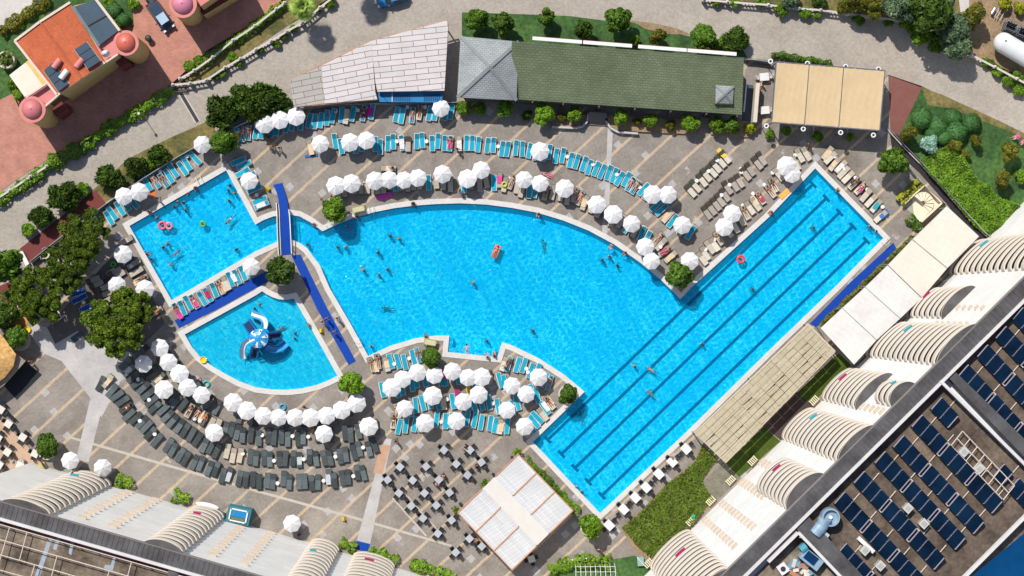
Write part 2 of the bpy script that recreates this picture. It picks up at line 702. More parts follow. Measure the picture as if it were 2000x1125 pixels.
DECK = deck_material()
ROAD = cobble_material()
SOIL = M('dry_soil', (0.25, 0.175, 0.105), 0.95, 0.25, 0.5, fine=0.25)
LAWN = M('lawn_grass', (0.022, 0.070, 0.020), 0.9, 0.3, 0.25, c2=(0.055, 0.115, 0.028), fine=0.35)
DRYLAWN = M('parched_grass', (0.055, 0.075, 0.018), 0.9, 0.3, 0.35, c2=(0.19, 0.145, 0.055), fine=0.3)
TURF = M('artificial_turf', (0.036, 0.066, 0.005), 0.9, 0.15, 0.6, c2=(0.055, 0.085, 0.007), fine=0.25)
REDPAVE = Mbrick('red_block_paving', (0.45, 0.215, 0.160), (0.39, 0.175, 0.132), (0.31, 0.135, 0.10), 0.42, 0.21, 0.014, R(-14), bump=0.1)
MAROON = M('maroon_rubber', (0.155, 0.040, 0.036), 0.9, 0.1, 0.5, fine=0.12)
ASPH = M('dark_asphalt', (0.028, 0.023, 0.027), 0.9, 0.2, 0.8, fine=0.2)
CONC = M('pale_concrete', (0.37, 0.355, 0.35), 0.85, 0.10, 0.35, c2=(0.43, 0.415, 0.41), fine=0.06)
PATHG = M('grey_path', (0.50, 0.47, 0.44), 0.85, 0.1, 0.3, fine=0.08)
TERRACE = M('salmon_paving', (0.46, 0.315, 0.22), 0.85, 0.08, 0.4, fine=0.06)
PLANK = Mbrick('grey_platform', (0.115, 0.098, 0.092), (0.14, 0.12, 0.112), (0.07, 0.06, 0.06), 3.0, 0.16, 0.012, R(30), bump=0.1)

def sheet(name, px, z, mat, holes=(), kind='structure', parent=None):
 b = MB().poly(PP(px, z), mat, holes)
 o = b.obj(name, parent)
 if parent is None:
  o['kind'] = kind
 return o

g = MB().poly([(-700, -700, -0.6), (700, -700, -0.6), (700, 700, -0.6), (-700, 700, -0.6)], SOIL)
# ---- pools
POOL = [(252, 441), (442, 332), (499, 438), (515, 429), (534, 422), (567, 419), (585, 422), (607, 434), (630, 451), (660, 437), (690, 425),
  (730, 414), (770, 406), (810, 401), (850, 398), (900, 396.5), (950, 399), (1000, 405.5), (1050, 415), (1100, 430), (1150, 450), (1200, 477),
  (1250, 512), (1290, 545), (1329, 583), (1352, 559), (1500, 425), (1592, 328), (1726, 465), (1630, 562), (1500, 687), (1341, 844),
  (1172, 1003), (1040, 863), (1141, 765), (1100, 731), (1050, 699), (1000, 675), (981, 669), (972, 698), (874, 688), (877, 656), (850, 656),
  (812, 661), (762, 676), (719, 696), (685, 634), (643, 562), (624, 518), (600, 486), (586, 475), (568, 468), (540, 473), (500, 491), (420, 538), (335, 587)]
KIDS_POOL = [(360, 653), (500, 576), (512, 568), (521, 574), (532, 580), (545, 584), (560, 585), (574, 582), (617, 657), (660, 734), (640, 744),
   (620, 752), (590, 759), (562, 762), (530, 761), (500, 757), (467, 745), (437, 729), (412, 714), (390, 697), (374, 677)]
WATER_Z = -0.14

def tile_mat(name, c, size=0.25):
 return Mbrick(name, c, tuple(x * 0.93 for x in c), tuple(min(1, x * 1.12) for x in c), size, size, 0.012, R(-46), off=0.0, rough=0.3, bump=0, var=0.05, vs=0.1)

TILE = tile_mat('pool_tiles', (0.045, 0.74, 0.92))
KTILE = tile_mat('childrens_pool_tiles', (0.06, 0.64, 0.76))
LANE = tile_mat('lane_tiles', (0.002, 0.030, 0.16))
COPING = Mbrick('pool_coping_stone', (0.56, 0.54, 0.515), (0.53, 0.51, 0.485), (0.45, 0.43, 0.41), 0.5, 0.5, 0.012, R(-46), off=0.0, bump=0.05, var=0.05)

def water_material(name, tint, lo):
 """clear rippled water: caustic flecks are painted into its see-through colour as a pattern"""
 m = bpy.data.materials.new(name)
 m.use_nodes = True
 n, l = m.node_tree.nodes, m.node_tree.links
 n.remove(n['Principled BSDF'])
 out = n['Material Output']
 pos = pos_node(n)
 wz = n.new('ShaderNodeTexNoise')
 wz.inputs['Scale'].default_value = 1.3
 wz.inputs['Detail'].default_value = 3
 l.new(pos, wz.inputs['Vector'])
 sc_ = n.new('ShaderNodeVectorMath')
 sc_.operation = 'SCALE'
 sc_.inputs[3].default_value = 1.1
 l.new(wz.outputs['Color'], sc_.inputs[0])
 ad = n.new('ShaderNodeVectorMath')
 l.new(pos, ad.inputs[0])
 l.new(sc_.outputs[0], ad.inputs[1])
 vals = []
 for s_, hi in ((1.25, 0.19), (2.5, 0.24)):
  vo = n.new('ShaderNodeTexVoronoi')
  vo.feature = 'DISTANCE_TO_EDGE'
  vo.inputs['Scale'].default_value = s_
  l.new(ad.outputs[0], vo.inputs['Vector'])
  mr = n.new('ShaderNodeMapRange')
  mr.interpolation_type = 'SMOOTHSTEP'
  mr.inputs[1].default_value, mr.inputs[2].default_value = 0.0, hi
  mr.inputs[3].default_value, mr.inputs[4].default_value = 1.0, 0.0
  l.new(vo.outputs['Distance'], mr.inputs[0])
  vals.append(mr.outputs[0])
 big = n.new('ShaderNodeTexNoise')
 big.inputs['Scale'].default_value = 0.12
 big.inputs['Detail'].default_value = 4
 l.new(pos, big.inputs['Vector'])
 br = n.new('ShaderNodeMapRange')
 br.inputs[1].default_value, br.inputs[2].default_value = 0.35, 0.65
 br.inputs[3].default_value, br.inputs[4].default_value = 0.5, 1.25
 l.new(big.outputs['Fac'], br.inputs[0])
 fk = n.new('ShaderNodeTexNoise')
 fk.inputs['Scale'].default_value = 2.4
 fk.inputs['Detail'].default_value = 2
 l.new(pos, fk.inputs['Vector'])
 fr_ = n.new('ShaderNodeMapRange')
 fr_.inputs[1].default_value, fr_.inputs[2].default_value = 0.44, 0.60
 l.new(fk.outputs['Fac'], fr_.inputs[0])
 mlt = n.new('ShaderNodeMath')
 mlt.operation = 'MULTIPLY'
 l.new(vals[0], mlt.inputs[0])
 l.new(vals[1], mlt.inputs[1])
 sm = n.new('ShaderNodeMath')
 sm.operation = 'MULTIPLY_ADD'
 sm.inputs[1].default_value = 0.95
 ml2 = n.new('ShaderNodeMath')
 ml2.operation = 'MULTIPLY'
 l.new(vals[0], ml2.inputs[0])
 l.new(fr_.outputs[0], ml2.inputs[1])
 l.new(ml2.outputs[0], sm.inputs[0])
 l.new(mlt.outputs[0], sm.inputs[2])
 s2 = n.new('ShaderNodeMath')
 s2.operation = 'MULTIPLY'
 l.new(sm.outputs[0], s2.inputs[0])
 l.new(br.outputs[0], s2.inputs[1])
 mx = n.new('ShaderNodeMix')  # bright caustic flecks, painted light, mixed into the darker water tint
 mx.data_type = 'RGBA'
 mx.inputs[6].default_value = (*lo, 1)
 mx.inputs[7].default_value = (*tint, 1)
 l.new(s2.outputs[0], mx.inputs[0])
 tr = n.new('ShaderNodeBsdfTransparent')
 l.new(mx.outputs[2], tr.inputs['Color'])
 gl = n.new('ShaderNodeBsdfGlossy')
 gl.inputs['Roughness'].default_value = 0.06
 bp = n.new('ShaderNodeBump')
 bp.inputs['Strength'].default_value = 0.7
 bp.inputs['Distance'].default_value = 0.12
 nz = n.new('ShaderNodeTexNoise')
 nz.inputs['Scale'].default_value = 2.2
 nz.inputs['Detail'].default_value = 3
 l.new(ad.outputs[0], nz.inputs['Vector'])
 l.new(nz.outputs['Fac'], bp.inputs['Height'])
 l.new(bp.outputs[0], gl.inputs['Normal'])
 fr = n.new('ShaderNodeFresnel')
 fr.inputs['IOR'].default_value = 1.33
 l.new(bp.outputs[0], fr.inputs['Normal'])
 df = n.new('ShaderNodeBsdfDiffuse')  # blue diffuse layer added to lift shadows on the pool floor
 df.inputs['Color'].default_value = (0.0, 0.53, 0.86, 1)
 m0 = n.new('ShaderNodeMixShader')
 m0.inputs[0].default_value = 0.18
 l.new(tr.outputs[0], m0.inputs[1])
 l.new(df.outputs[0], m0.inputs[2])
 ms = n.new('ShaderNodeMixShader')
 l.new(fr.outputs[0], ms.inputs[0])
 l.new(m0.outputs[0], ms.inputs[1])
 l.new(gl.outputs[0], ms.inputs[2])
 l.new(ms.outputs[0], out.inputs['Surface'])
 return m

WATER = water_material('pool_water', (1.0, 1.0, 1.0), (0.08, 0.715, 0.94))
KWATER = water_material('shallow_water', (1.0, 1.0, 1.0), (0.24, 0.80, 0.96))
RIMS = []
for nm, px, tile, wat, depth, rimw in (('swimming_pool', POOL, TILE, WATER, 1.05, 0.62), ('childrens_pool', KIDS_POOL, KTILE, KWATER, 0.55, 0.62)):
 pw = PP(px, 0)
 if area(pw) < 0:
  pw = pw[::-1]
 rim = offset(pw, rimw)
 RIMS.append(rim)
 b = MB()
 b.poly([Vector((p.x, p.y, -depth)) for p in pw], tile)
 k = len(pw)
 vs = [Vector((p.x, p.y, z)) for z in (-depth, 0.0) for p in pw]
 b.add(vs, [(k + i, k + (i + 1) % k, (i + 1) % k, i) for i in range(k)], tile)
 tag(b.obj(nm + '_basin'), kind='structure')
 c = MB().prism(rim, -0.05, 0.06, COPING, holes=[offset(pw, -0.04)])
 tag(c.obj(nm + '_coping'), kind='structure')
 ww = MB().poly([Vector((p.x, p.y, WATER_Z)) for p in offset(pw, -0.01)], wat)
 tag(ww.obj(nm + '_water'), kind='structure')
g = MB().poly([(-700, -700, -0.6), (700, -700, -0.6), (700, 700, -0.6), (-700, 700, -0.6)], SOIL,
   [[Vector((p.x, p.y, -0.6)) for p in rm] for rm in RIMS])
tag(g.obj('ground'), kind='structure')
# lane lines on the pool floor
lz = -1.035
TOPS = [(1587.5, 359.75), (1614, 387), (1640, 415), (1666, 442), (1692.5, 470)]
BOTS = [(1070, 859), (1096.5, 887), (1123, 914), (1149, 941), (1175.5, 968)]
for a, c in zip(TOPS, BOTS):
 A, B_ = P(*a, lz), P(*c, lz)
 d = (B_ - A).normalized()
 s = Vector((-d.y, d.x, 0))
 b = MB()
 q = lambda c_, hw, hl: [c_ + s * hw + d * hl, c_ - s * hw + d * hl, c_ - s * hw - d * hl, c_ + s * hw - d * hl]
 m_ = (A + B_) / 2
 b.poly(q(m_, 0.19, (B_ - A).length / 2 - 0.19), LANE)
 b.poly(q(A, 0.6, 0.19), LANE)
 b.poly(q(B_, 0.6, 0.19), LANE)
 tag(b.obj('lane_marking'), kind='structure')
# jacuzzi corner: a submerged bench round the square bay
b = MB()
for a, c in (((877, 660), (874, 686)), ((875, 686), (971, 696)), ((972, 696), (980, 671))):
 A, B_ = P(*a, -0.6), P(*c, -0.6)
 b.bar(A, B_, 1.1, 0.9, TILE)
tag(b.obj('pool_bench'), kind='structure')

# ---- roads, lawns, paving (each a few millimetres above the sheet below)
sheet('road', [(-80, 330), (60, 300), (200, 230), (330, 165), (420, 150), (520, 75), (640, 5), (690, -60), (1360, -60), (1375, 2), (1500, 10), (1760, 43), (1850, 90),
   (2080, 190), (2080, 300), (1800, 168), (1735, 146), (1735, 300), (1300, 300), (890, 230), (560, 230), (410, 300), (190, 420), (20, 560), (-80, 600)], -0.12, ROAD)
sheet('side_road', [(-60, -60), (75, -60), (84, 2), (40, 30), (0, 57), (-60, 80)], -0.10, PATHG)
sheet('villa_lawn', [(-60, 90), (0, 58), (84, 2), (90, -60), (300, -60), (290, 70), (255, 45), (24, 183), (0, 197), (-60, 220)], -0.10, LAWN)
sheet('forecourt', [(-60, 225), (24, 183), (36, 208), (110, 210), (240, 120), (262, 50), (250, -60), (590, -60), (548, 2), (500, 42), (405, 98), (350, 150), (325, 172), (180, 262), (112, 300), (40, 345), (-60, 420)],
 -0.08, REDPAVE)
sheet('planting_strip', [(345, 163), (405, 120), (500, 48), (560, 5), (580, -60), (690, -60), (640, -2), (520, 78), (460, 118), (412, 152), (360, 168)], -0.075, DRYLAWN)
sheet('lawn', [(902, 24), (1000, 27), (1110, 31), (1180, 40), (1230, 42), (1300, 62), (1345, 70), (1450, 95), (1460, 112), (1180, 98), (1012, 84), (902, 72)], -0.10, LAWN)
sheet('soil_border', [(1232, 40), (1275, 45), (1320, 55), (1352, 68), (1300, 66), (1260, 56)], -0.09, SOIL)
sheet('verge', [(250, 310), (330, 270), (410, 235), (425, 262), (300, 338), (200, 398), (160, 390)], -0.10, DRYLAWN)
sheet('maroon_walkway', [(187, 371), (207, 397), (60, 512), (38, 486)], -0.05, MAROON)
sheet('maroon_walkway', [(74, 507), (89, 528), (70, 548), (50, 530)], -0.045, MAROON)
sheet('maroon_walkway', [(-40, 585), (0, 558), (30, 545), (36, 578), (0, 603), (-40, 630)], -0.045, MAROON)
sheet('garden_lawn', [(1800, 168), (2080, 300), (2080, 480), (1930, 472), (1796, 335), (1752, 270)], -0.10, LAWN)
sheet('dry_verge', [(1800, 170), (1840, 185), (1950, 235), (2080, 300), (2080, 315), (1985, 262), (1920, 236), (1860, 212), (1812, 205)], -0.09, DRYLAWN)
sheet('red_path', [(1729, 145), (1801, 171), (1754, 268), (1720, 262)], -0.09, M('brown_red_paving', (0.185, 0.075, 0.062), 0.9, 0.1, 0.6, fine=0.1))
sheet('yard', [(1880, 40), (1905, -60), (2080, -60), (2080, 185), (1900, 108)], -0.115, SOIL)
sheet('scrub', [(1375, -60), (1375, -2), (1500, 6), (1760, 40), (1840, 80), (1885, 40), (1905, -60)], -0.11, DRYLAWN)
sheet('pale_path', [(1868, -40), (1892, -40), (1893, 18), (1876, 24)], -0.10, PATHG)
DECKPX = [(-80, 640), (20, 605), (60, 520), (207, 400), (300, 338), (420, 262), (470, 243), (575, 207), (740, 198), (893, 198), (1000, 200), (1452, 226), (1456, 112), (1510, 118), (1735, 146),
  (1740, 268), (1800, 338), (1856, 402), (1920, 470), (2100, 480), (2100, 1220), (-80, 1220)]
sheet('pool_deck', DECKPX, 0.0, DECK, [[Vector((p.x, p.y, 0)) for p in rm] for rm in RIMS])
sheet('asphalt_path', [(1738, 262), (1752, 262), (1945, 466), (1900, 475), (1852, 402), (1796, 338), (1742, 290)], 0.006, ASPH)
sheet('concrete_paving', [(62, 632), (96, 640), (178, 600), (250, 640), (258, 700), (232, 752), (198, 815), (186, 790), (120, 705), (85, 690), (58, 650)], 0.006, CONC)
sheet('platform', [(92, 640), (150, 575), (215, 505), (262, 500), (322, 632), (262, 690), (184, 672), (178, 677), (152, 646), (108, 672)], 0.012, PLANK)
sheet('salmon_terrace', [(-60, 790), (-2, 800), (20, 838), (62, 880), (96, 925), (60, 952), (-60, 1000)], 0.008, TERRACE)
sheet('paving_band', [(176, 780), (201, 790), (173, 903), (149, 896)], 0.008, CONC)
sheet('paving_band', [(748, 855), (765, 858), (723, 1062), (697, 1056), (733, 925)], 0.008, CONC)
sheet('paving_band', [(744, 868), (762, 870), (747, 926), (729, 924)], 0.012, M('terracotta_band', (0.44, 0.27, 0.18), 0.85, 0.1, 1))
sheet('paving_band', [(1187, 240), (1198, 242), (1192, 340), (1190, 400), (1185, 462), (1176, 452), (1184, 330)], 0.008, CONC)
sheet('white_line', [(133, 851), (260, 887), (500, 956), (700, 1011), (885, 1065), (884, 1069), (699, 1016), (499, 961), (259, 892), (132, 855)], 0.010, M('worn_white_paint', (0.42, 0.38, 0.33), 0.8, 0.1, 2))
sheet('white_line', [(765, 973), (768, 971.5), (834, 1046), (831, 1048)], 0.010, MATS['worn_white_paint'])
sheet('white_line', [(795, 970), (797.5, 968.5), (856, 1035), (853.5, 1037)], 0.010, MATS['worn_white_paint'])
sheet('white_line', [(768, 971), (795, 967), (796, 970), (768, 974)], 0.011, MATS['worn_white_paint'])
sheet('turf', [(1638, 690), (1662, 712), (1583, 792), (1556, 768)], 0.008, TURF)
sheet('turf', [(1418, 905), (1492, 833), (1524, 862), (1444, 932)], 0.008, TURF)
sheet('dark_paving', [(1490, 832), (1556, 765), (1588, 795), (1525, 860)], 0.014, M('brown_paving', (0.060, 0.042, 0.038), 0.9, 0.15, 0.5, fine=0.1))
sheet('cobbled_patch', [(1370, 945), (1412, 902), (1446, 934), (1398, 980), (1376, 965)], 0.014, M('grey_cobbles', (0.17, 0.155, 0.12), 0.9, 0.25, 1.0, fine=0.3))
sheet('planting_bed', [(1370, 868), (1402, 898), (1368, 945), (1396, 980), (1346, 1038), (1280, 1100), (1240, 1078), (1212, 1030), (1250, 1000), (1300, 945), (1355, 905)], 0.008, SOIL)
sheet('planting_bed', [(1065, 1135), (1085, 1106), (1130, 1092), (1170, 1090), (1200, 1092), (1240, 1085), (1280, 1110), (1280, 1160), (1065, 1160)], 0.008, LAWN)
# mats lying on the deck
for lab, px in (('long dark blue mat running down the walkway between the two pools', [(569, 499), (587, 497), (638, 600), (695, 705), (681, 713), (620, 605)]),
    ('dark blue mat strip behind the loungers above the children\'s pool', [(341, 626), (350, 641), (430, 601), (526, 548), (521, 529), (430, 578)]),
    ('wide dark blue mat beside the lane pool in front of the white awnings', [(1745, 474), (1751, 486), (1594, 640), (1582, 632), (1660, 552)]),
    ('small square blue mat at the hotel door by the flower bed', [(697, 1056), (723, 1063), (717, 1079), (694, 1072)])):
 o = MB().prism(PP(px, 0.02), 0.012, 0.03, BLUEMAT).obj('floor_mat')
 tag(o, lab, 'mat')
o = MB().prism(PP([(5, 751), (50, 704), (82, 732), (33, 781)], 0.02), 0.012, 0.03, M('black_mat', (0.016, 0.018, 0.024), 0.8, 0.15, 1)).obj('floor_mat')
tag(o, 'black rectangular mat in front of the straw roofed hut', 'mat')
o = MB().prism(PP([(137, 660), (158, 645), (166, 652), (145, 671)], 0.02), 0.018, 0.036, M('slate_mat', (0.05, 0.075, 0.085), 0.7, 0.1, 1)).obj('floor_mat')
tag(o, 'small slate grey mat at the edge of the grey platform', 'mat')
o = MB().prism(PP([(24, 615), (58, 618), (50, 642), (24, 634)], 0.02), 0.012, 0.03, M('orange_mat', (0.50, 0.22, 0.06), 0.8, 0.15, 1)).obj('floor_mat')
tag(o, 'orange mat between the bushes at the left edge', 'mat')
# ------------------------------------------------------------------ buildings
OCHRE = M('ochre_render', (0.50, 0.36, 0.15), 0.85, 0.1, 0.5, fine=0.06)
PINKR = M('pink_render', (0.56, 0.20, 0.19), 0.8, 0.08, 0.8)
DOMER = M('terracotta_dome', (0.52, 0.11, 0.075), 0.45, 0.08, 1, spec=0.5)
DOMEP = M('rose_dome', (0.50, 0.15, 0.16), 0.5, 0.12, 1, spec=0.4)
DOMEM = M('mauve_dome', (0.50, 0.17, 0.25), 0.5, 0.12, 1, spec=0.4)
PANEL = M('solar_glass', (0.0015, 0.008, 0.022), 0.2, 0.3, 0.3, spec=0.25, c2=(0.003, 0.015, 0.038))
SLATEG = M('blue_grey_glass', (0.045, 0.075, 0.105), 0.25, 0.12, 0.4, spec=0.5)
TRIM = M('pale_trim', (0.60, 0.50, 0.42), 0.8, 0.08, 1)

def pxdir(a, b, z):
 A, B_ = P(*a, z), P(*b, z)
 return A, B_

def slab(b, px, z, th, mat, side=None):
 pts = PP(px, z)
 b.prism(pts, z - th, z, side or mat, top=mat)

# --- the villa
v = thing('villa', 'villa with red tiled roof, two domed round towers and ochre walls', 'house', P(130, 130, 0))
o0 = v.location.copy()

def part_split(b, name, parent):
 for m in b.islands():
  part(m, name, parent)

def part(b, name, parent, smooth=False):
 """part built in world coordinates, parented to a thing"""
 o = b.obj(name, parent, smooth)
 q = parent
 off = Vector((0, 0, 0))
 while q is not None:
  off += q.location
  q = q.parent
 o.location = -off
 return o

ZV = 7.3
b = MB()
walls = PP([(35, 82), (136, 12), (185, 0), (230, 60), (224, 104), (116, 182), (100, 166)], ZV)
b.prism(walls, -0.1, ZV - 0.35, OCHRE)
part(b, 'wall', v)
TILES = Mbrick('terracotta_roof_tiles', (0.52, 0.135, 0.058), (0.46, 0.11, 0.045), (0.33, 0.08, 0.035), 0.36, 0.26, 0.014,
   math.atan2(*((P(136, 138, 7) - P(75, 41, 7)).yx)), bump=0.6, var=0.12)
b = MB()
A, B_, C, D = P(29, 80, ZV), P(137, 5, ZV), P(205, 122, ZV), P(112, 186, ZV)
r0, r1 = P(78, 43, ZV + 1.0), P(160, 153, ZV + 1.0)
b.add([A, r0, r1, D, B_, C], [(0, 3, 2, 1), (1, 2, 5, 4)], TILES)
b.add([A, r0, B_, Vector((A.x, A.y, ZV - 0.4)), Vector((B_.x, B_.y, ZV - 0.4))], [(0, 1, 2, 4, 3)], TRIM)
b.add([D, r1, C, Vector((D.x, D.y, ZV - 0.4)), Vector((C.x, C.y, ZV - 0.4))], [(2, 1, 0, 3, 4)], TRIM)
b.add([A, D, Vector((A.x, A.y, ZV - 0.4)), Vector((D.x, D.y, ZV - 0.4))], [(0, 2, 3, 1)], TRIM)
part(b, 'roof', v)
b = MB()
for p, q in ((A, r0), (r0, B_), (D, C), (A, D)):
 b.bar(p + Vector((0, 0, 0.06)), q + Vector((0, 0, 0.06)), 0.28, 0.22, TRIM)
b.tube([r0 + Vector((0, 0, .04)), r1 + Vector((0, 0, .04))], 0.13, M('ridge_tiles', (0.42, 0.105, 0.05), 0.8, 0.15, 4), 6)
part(b, 'roof_trim', v)
b = MB()
slab(b, [(185, 88), (207, 122), (230, 106), (246, 66), (232, 60)], ZV - 0.2, 0.3, PINKR)
slab(b, [(48, 190), (92, 163), (113, 186), (72, 222), (55, 205)], ZV - 0.5, 0.3, PINKR)
part_split(b, 'terrace', v)
b = MB()
slab(b, [(142, 14), (188, -1), (208, 28), (170, 50)], ZV + 0.35, 0.14, SLATEG)
slab(b, [(172, 52), (209, 30), (231, 60), (193, 89)], ZV + 0.35, 0.14, SLATEG)
part_split(b, 'glass_roof', v)
b = MB()
slab(b, [(139, 14), (144, 10), (196, 88), (192, 92)], ZV + 0.5, 0.3, M('slate_gutter', (0.10, 0.15, 0.18), 0.5, 0.1, 1))
b.bar(P(187, -2, ZV + .4), P(234, 60, ZV + .4), 0.3, 0.4, TRIM)
b.bar(P(170, 51, ZV + .4), P(209, 29, ZV + .4), 0.14, 0.16, DARK)
part(b, 'gutter', v)

def tower(parent, px, z, r, dome, wallm=OCHRE, zb=-0.1):
 c = P(*px, z)
 b = MB().lathe((c.x, c.y, 0), [(r, zb), (r * 1.0, z - 1.1), (r * 1.0, z - 0.2), (r * 1.04, z), (r * 0.80, z), (r * 0.80, z - 0.3)], wallm, 40)
 t = part(b, 'tower', parent, False)
 b = MB().lathe((c.x, c.y, 0), [(r * 1.05, z - 0.45), (r * 1.06, z + 0.02), (r * 0.84, z + 0.03), (r * 0.84, z - 0.3)], PINKR, 40)
 rr = part(b, 'tower_rim', parent, False)
 R_ = r * 0.79
 b = MB().lathe((c.x, c.y, z - 0.1), [(R_ * math.cos(a), R_ * 0.75 * math.sin(a)) for a in [i * math.pi / 2 / 12 for i in range(12)]] + [(0.06, R_ * 0.755), (0.05, R_ * 0.80), (0.0, R_ * 0.82)], dome, 40)
 part(b, 'dome', parent, True)

tower(v, (246, 84), 7.6, 1.46, DOMER)
tower(v, (63, 214), 7.6, 1.52, DOMEP)
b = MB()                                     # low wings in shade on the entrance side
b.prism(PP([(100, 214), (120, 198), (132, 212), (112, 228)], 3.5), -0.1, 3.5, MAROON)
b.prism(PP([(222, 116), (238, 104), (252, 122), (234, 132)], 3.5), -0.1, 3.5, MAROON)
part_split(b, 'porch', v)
b = MB()
for a, c, d in (((52, 190), (92, 163), 0), ((207, 122), (231, 106), 0), ((72, 222), (113, 187), 0)):
 b.bar(P(*a, ZV), P(*c, ZV), 0.2, 0.5, TRIM)
part_split(b, 'parapet', v)
b = MB()
for k, (a, c) in enumerate((((150, 166), (158, 161)), ((176, 150), (186, 143)), ((203, 133), (212, 126)))):
 p, q = P(*a, 3.2), P(*c, 3.2)
 b.bar(p, q, 0.2, 1.4, DARK)
part_split(b, 'window', v)
# awning of the villa
t = thing('awning', 'cream flat awning over the villa terrace', 'awning', P(52, 155, 3.0))
b = MB()
slab(b, [(18, 147), (50, 122), (88, 164), (48, 189)], 4.2, 0.1, M('cream_canvas', (0.66, 0.62, 0.54), 0.9, 0.06, 0.8))
part(b, 'canopy', t)
b = MB()
slab(b, [(50, 121), (58, 116), (91, 160), (84, 168)], 4.6, 0.3, M('yellow_stucco', (0.62, 0.44, 0.17), 0.85, 0.1, 2))
for p in ((20, 147), (48, 186), (84, 163)):
 q = P(*p, 4.1)
 b.tube([(q.x, q.y, -0.1), (q.x, q.y, 4.15)], 0.06, WHITE)
part(b, 'frame', t)
# planter bay beside it
t = thing('raised_planter', 'white rimmed oval planter beside the villa awning', 'planter', P(14, 118, 0))
c = P(14, 118, 0.6)
b = MB().lathe((c.x, c.y, 0), [(1.05, -0.1), (1.1, 1.3), (0.92, 1.3), (0.92, 1.0), (0, 1.0)], CREAM, 24)
part(b, 'tub', t)
rng = np.random.default_rng(3)
q = rng.normal(size=(260, 3)) * np.array([0.45, 0.45, 0.2]) + np.array([c.x, c.y, 1.35])
LEAF_Y = Mleaf('leaf_fresh', (0.030, 0.070, 0.008), (0.16, 0.23, 0.03))
part_me = leaf_mesh('plant', q, rng.normal(size=(260, 3)) + np.array([0, 0, 1]), 0.2, LEAF_Y, rng)
o = link('foliage', part_me, t)
o.location = -t.location

def solar_array(name, label, corners, n, z, cat='solar panels', tankm=None):
 """row of n panels over the quad corners (a, b along the row, then back), tilted a little"""
 a, b_, c, d = [P(*p, z) for p in corners]
 t = thing(name, label, cat, ((a + c) / 2))
 up = Vector((0, 0, 0.35))
 for i in range(n):
  f0, f1 = (i + 0.04) / n, (i + 0.96) / n
  q = [a.lerp(b_, f0), a.lerp(b_, f1), d.lerp(c, f1) + up, d.lerp(c, f0) + up]
  m = MB()
  nn = (q[1] - q[0]).cross(q[3] - q[0]).normalized()
  if nn.z < 0:
   nn = -nn
  m.add(q + [p - nn * 0.07 for p in q], [(0, 1, 2, 3) if area([Vector((x.x, x.y, 0)) for x in q]) > 0 else (3, 2, 1, 0), (0, 4, 5, 1), (1, 5, 6, 2), (2, 6, 7, 3), (3, 7, 4, 0), (7, 6, 5, 4)], PANEL)
  p = part(m, 'panel', t)
 m = MB()
 for p, q in ((a, b_), (d + up, c + up)):
  m.bar(p - Vector((0, 0, .1)), q - Vector((0, 0, .1)), 0.08, 0.08, TRIM)
 for f in (0.05, 0.95):
  e, h = a.lerp(b_, f), d.lerp(c, f)
  m.bar(e - Vector((0, 0, 0.1)), e - Vector((0, 0, 0.55)), 0.06, 0.06, STEEL)
  m.bar(h + up - Vector((0, 0, 0.1)), h - Vector((0, 0, 0.55)), 0.06, 0.06, STEEL)
 part(m, 'rack', t)
 return t

PANEL2 = PANEL
PANEL = SLATEG
solar_array('solar_array', 'three dark panels at the lower left of the red villa roof', [(104, 121), (135, 164), (115, 180), (86, 138)], 3, 8.0)
solar_array('solar_array', 'three dark panels beside the pink tank near the right tower of the villa', [(169, 81), (197, 119), (173, 136), (146, 97)], 3, 8.0)
PANEL = PANEL2
for lab, (x, y), rz in (('pink water tank beside the lower left panels on the villa roof', (112, 125), 0.9), ('pink water tank standing between the villa panels', (156, 124), 0.9),
      ('small white tank beside the lower left panels on the villa roof', (126, 146), 0.9)):
 p = P(x, y, 8.1)
 t = thing('water_tank', lab, 'tank', (p.x, p.y, 7.9), rz)
 m = MB().tube([(-0.65, 0, 0.45), (-0.6, 0, 0.45), (0.6, 0, 0.45), (0.65, 0, 0.45)], 0.36, PINKR if 'pink' in lab else WHITE, 14)
 m.obj('drum', t, True)
 m = MB()
 for s in (-0.4, 0.4):
  m.box((s, 0, -0.1), (0.1, 0.6, 0.5), DARK)
 m.obj('cradle', t)
p = P(202, 95, 7.8)
t = thing('satellite_dish', 'white satellite dish beside the right villa tower', 'dish', (p.x, p.y, 7.1))
m = MB().lathe((0, 0, 0.9), [(0.0, 0.0), (0.25, 0.03), (0.45, 0.12), (0.5, 0.17)], WHITE, 20)
dd = m.obj('dish', t, True)
dd.rotation_euler = (R(35), R(20), 0)
m = MB().tube([(0, 0, 0), (0, 0, 0.95)], 0.04, STEEL)
m.obj('mast', t)
# --- second villa at the top edge
v2 = thing('villa', 'second ochre villa with mauve dome cut by the top edge of the photo', 'house', P(380, -30, 0))
b = MB().prism(PP([(345, -60), (370, -10), (392, 12), (470, -42), (450, -80)], 5.8), -0.1, 5.8, OCHRE, top=PINKR)
part(b, 'wall', v2)
tower(v2, (357, 8), 6.7, 1.6, DOMEM)
b = MB().prism(PP([(385, 16), (398, 30), (470, -14), (455, -35)], 3.0), -0.1, 3.0, OCHRE, top=MAROON)
part(b, 'porch', v2)
# bin on the forecourt
p = P(290, 75, 0.5)
t = thing('rubbish_bin', 'round black bin on the red forecourt', 'bin', (p.x, p.y, -0.08))
MB().lathe((0, 0, 0), [(0.30, 0), (0.40, 0.85), (0.37, 0.85), (0.34, 0.5), (0, 0.5)], DARK, 18).obj('drum', t, True)
MB().lathe((0, 0, 0.85), [(0.42, 0), (0.40, 0.05), (0.2, 0.12), (0, 0.13)], M('charcoal_plastic', (0.03, 0.032, 0.035), 0.5, 0.1, 3), 18).obj('lid', t, True)

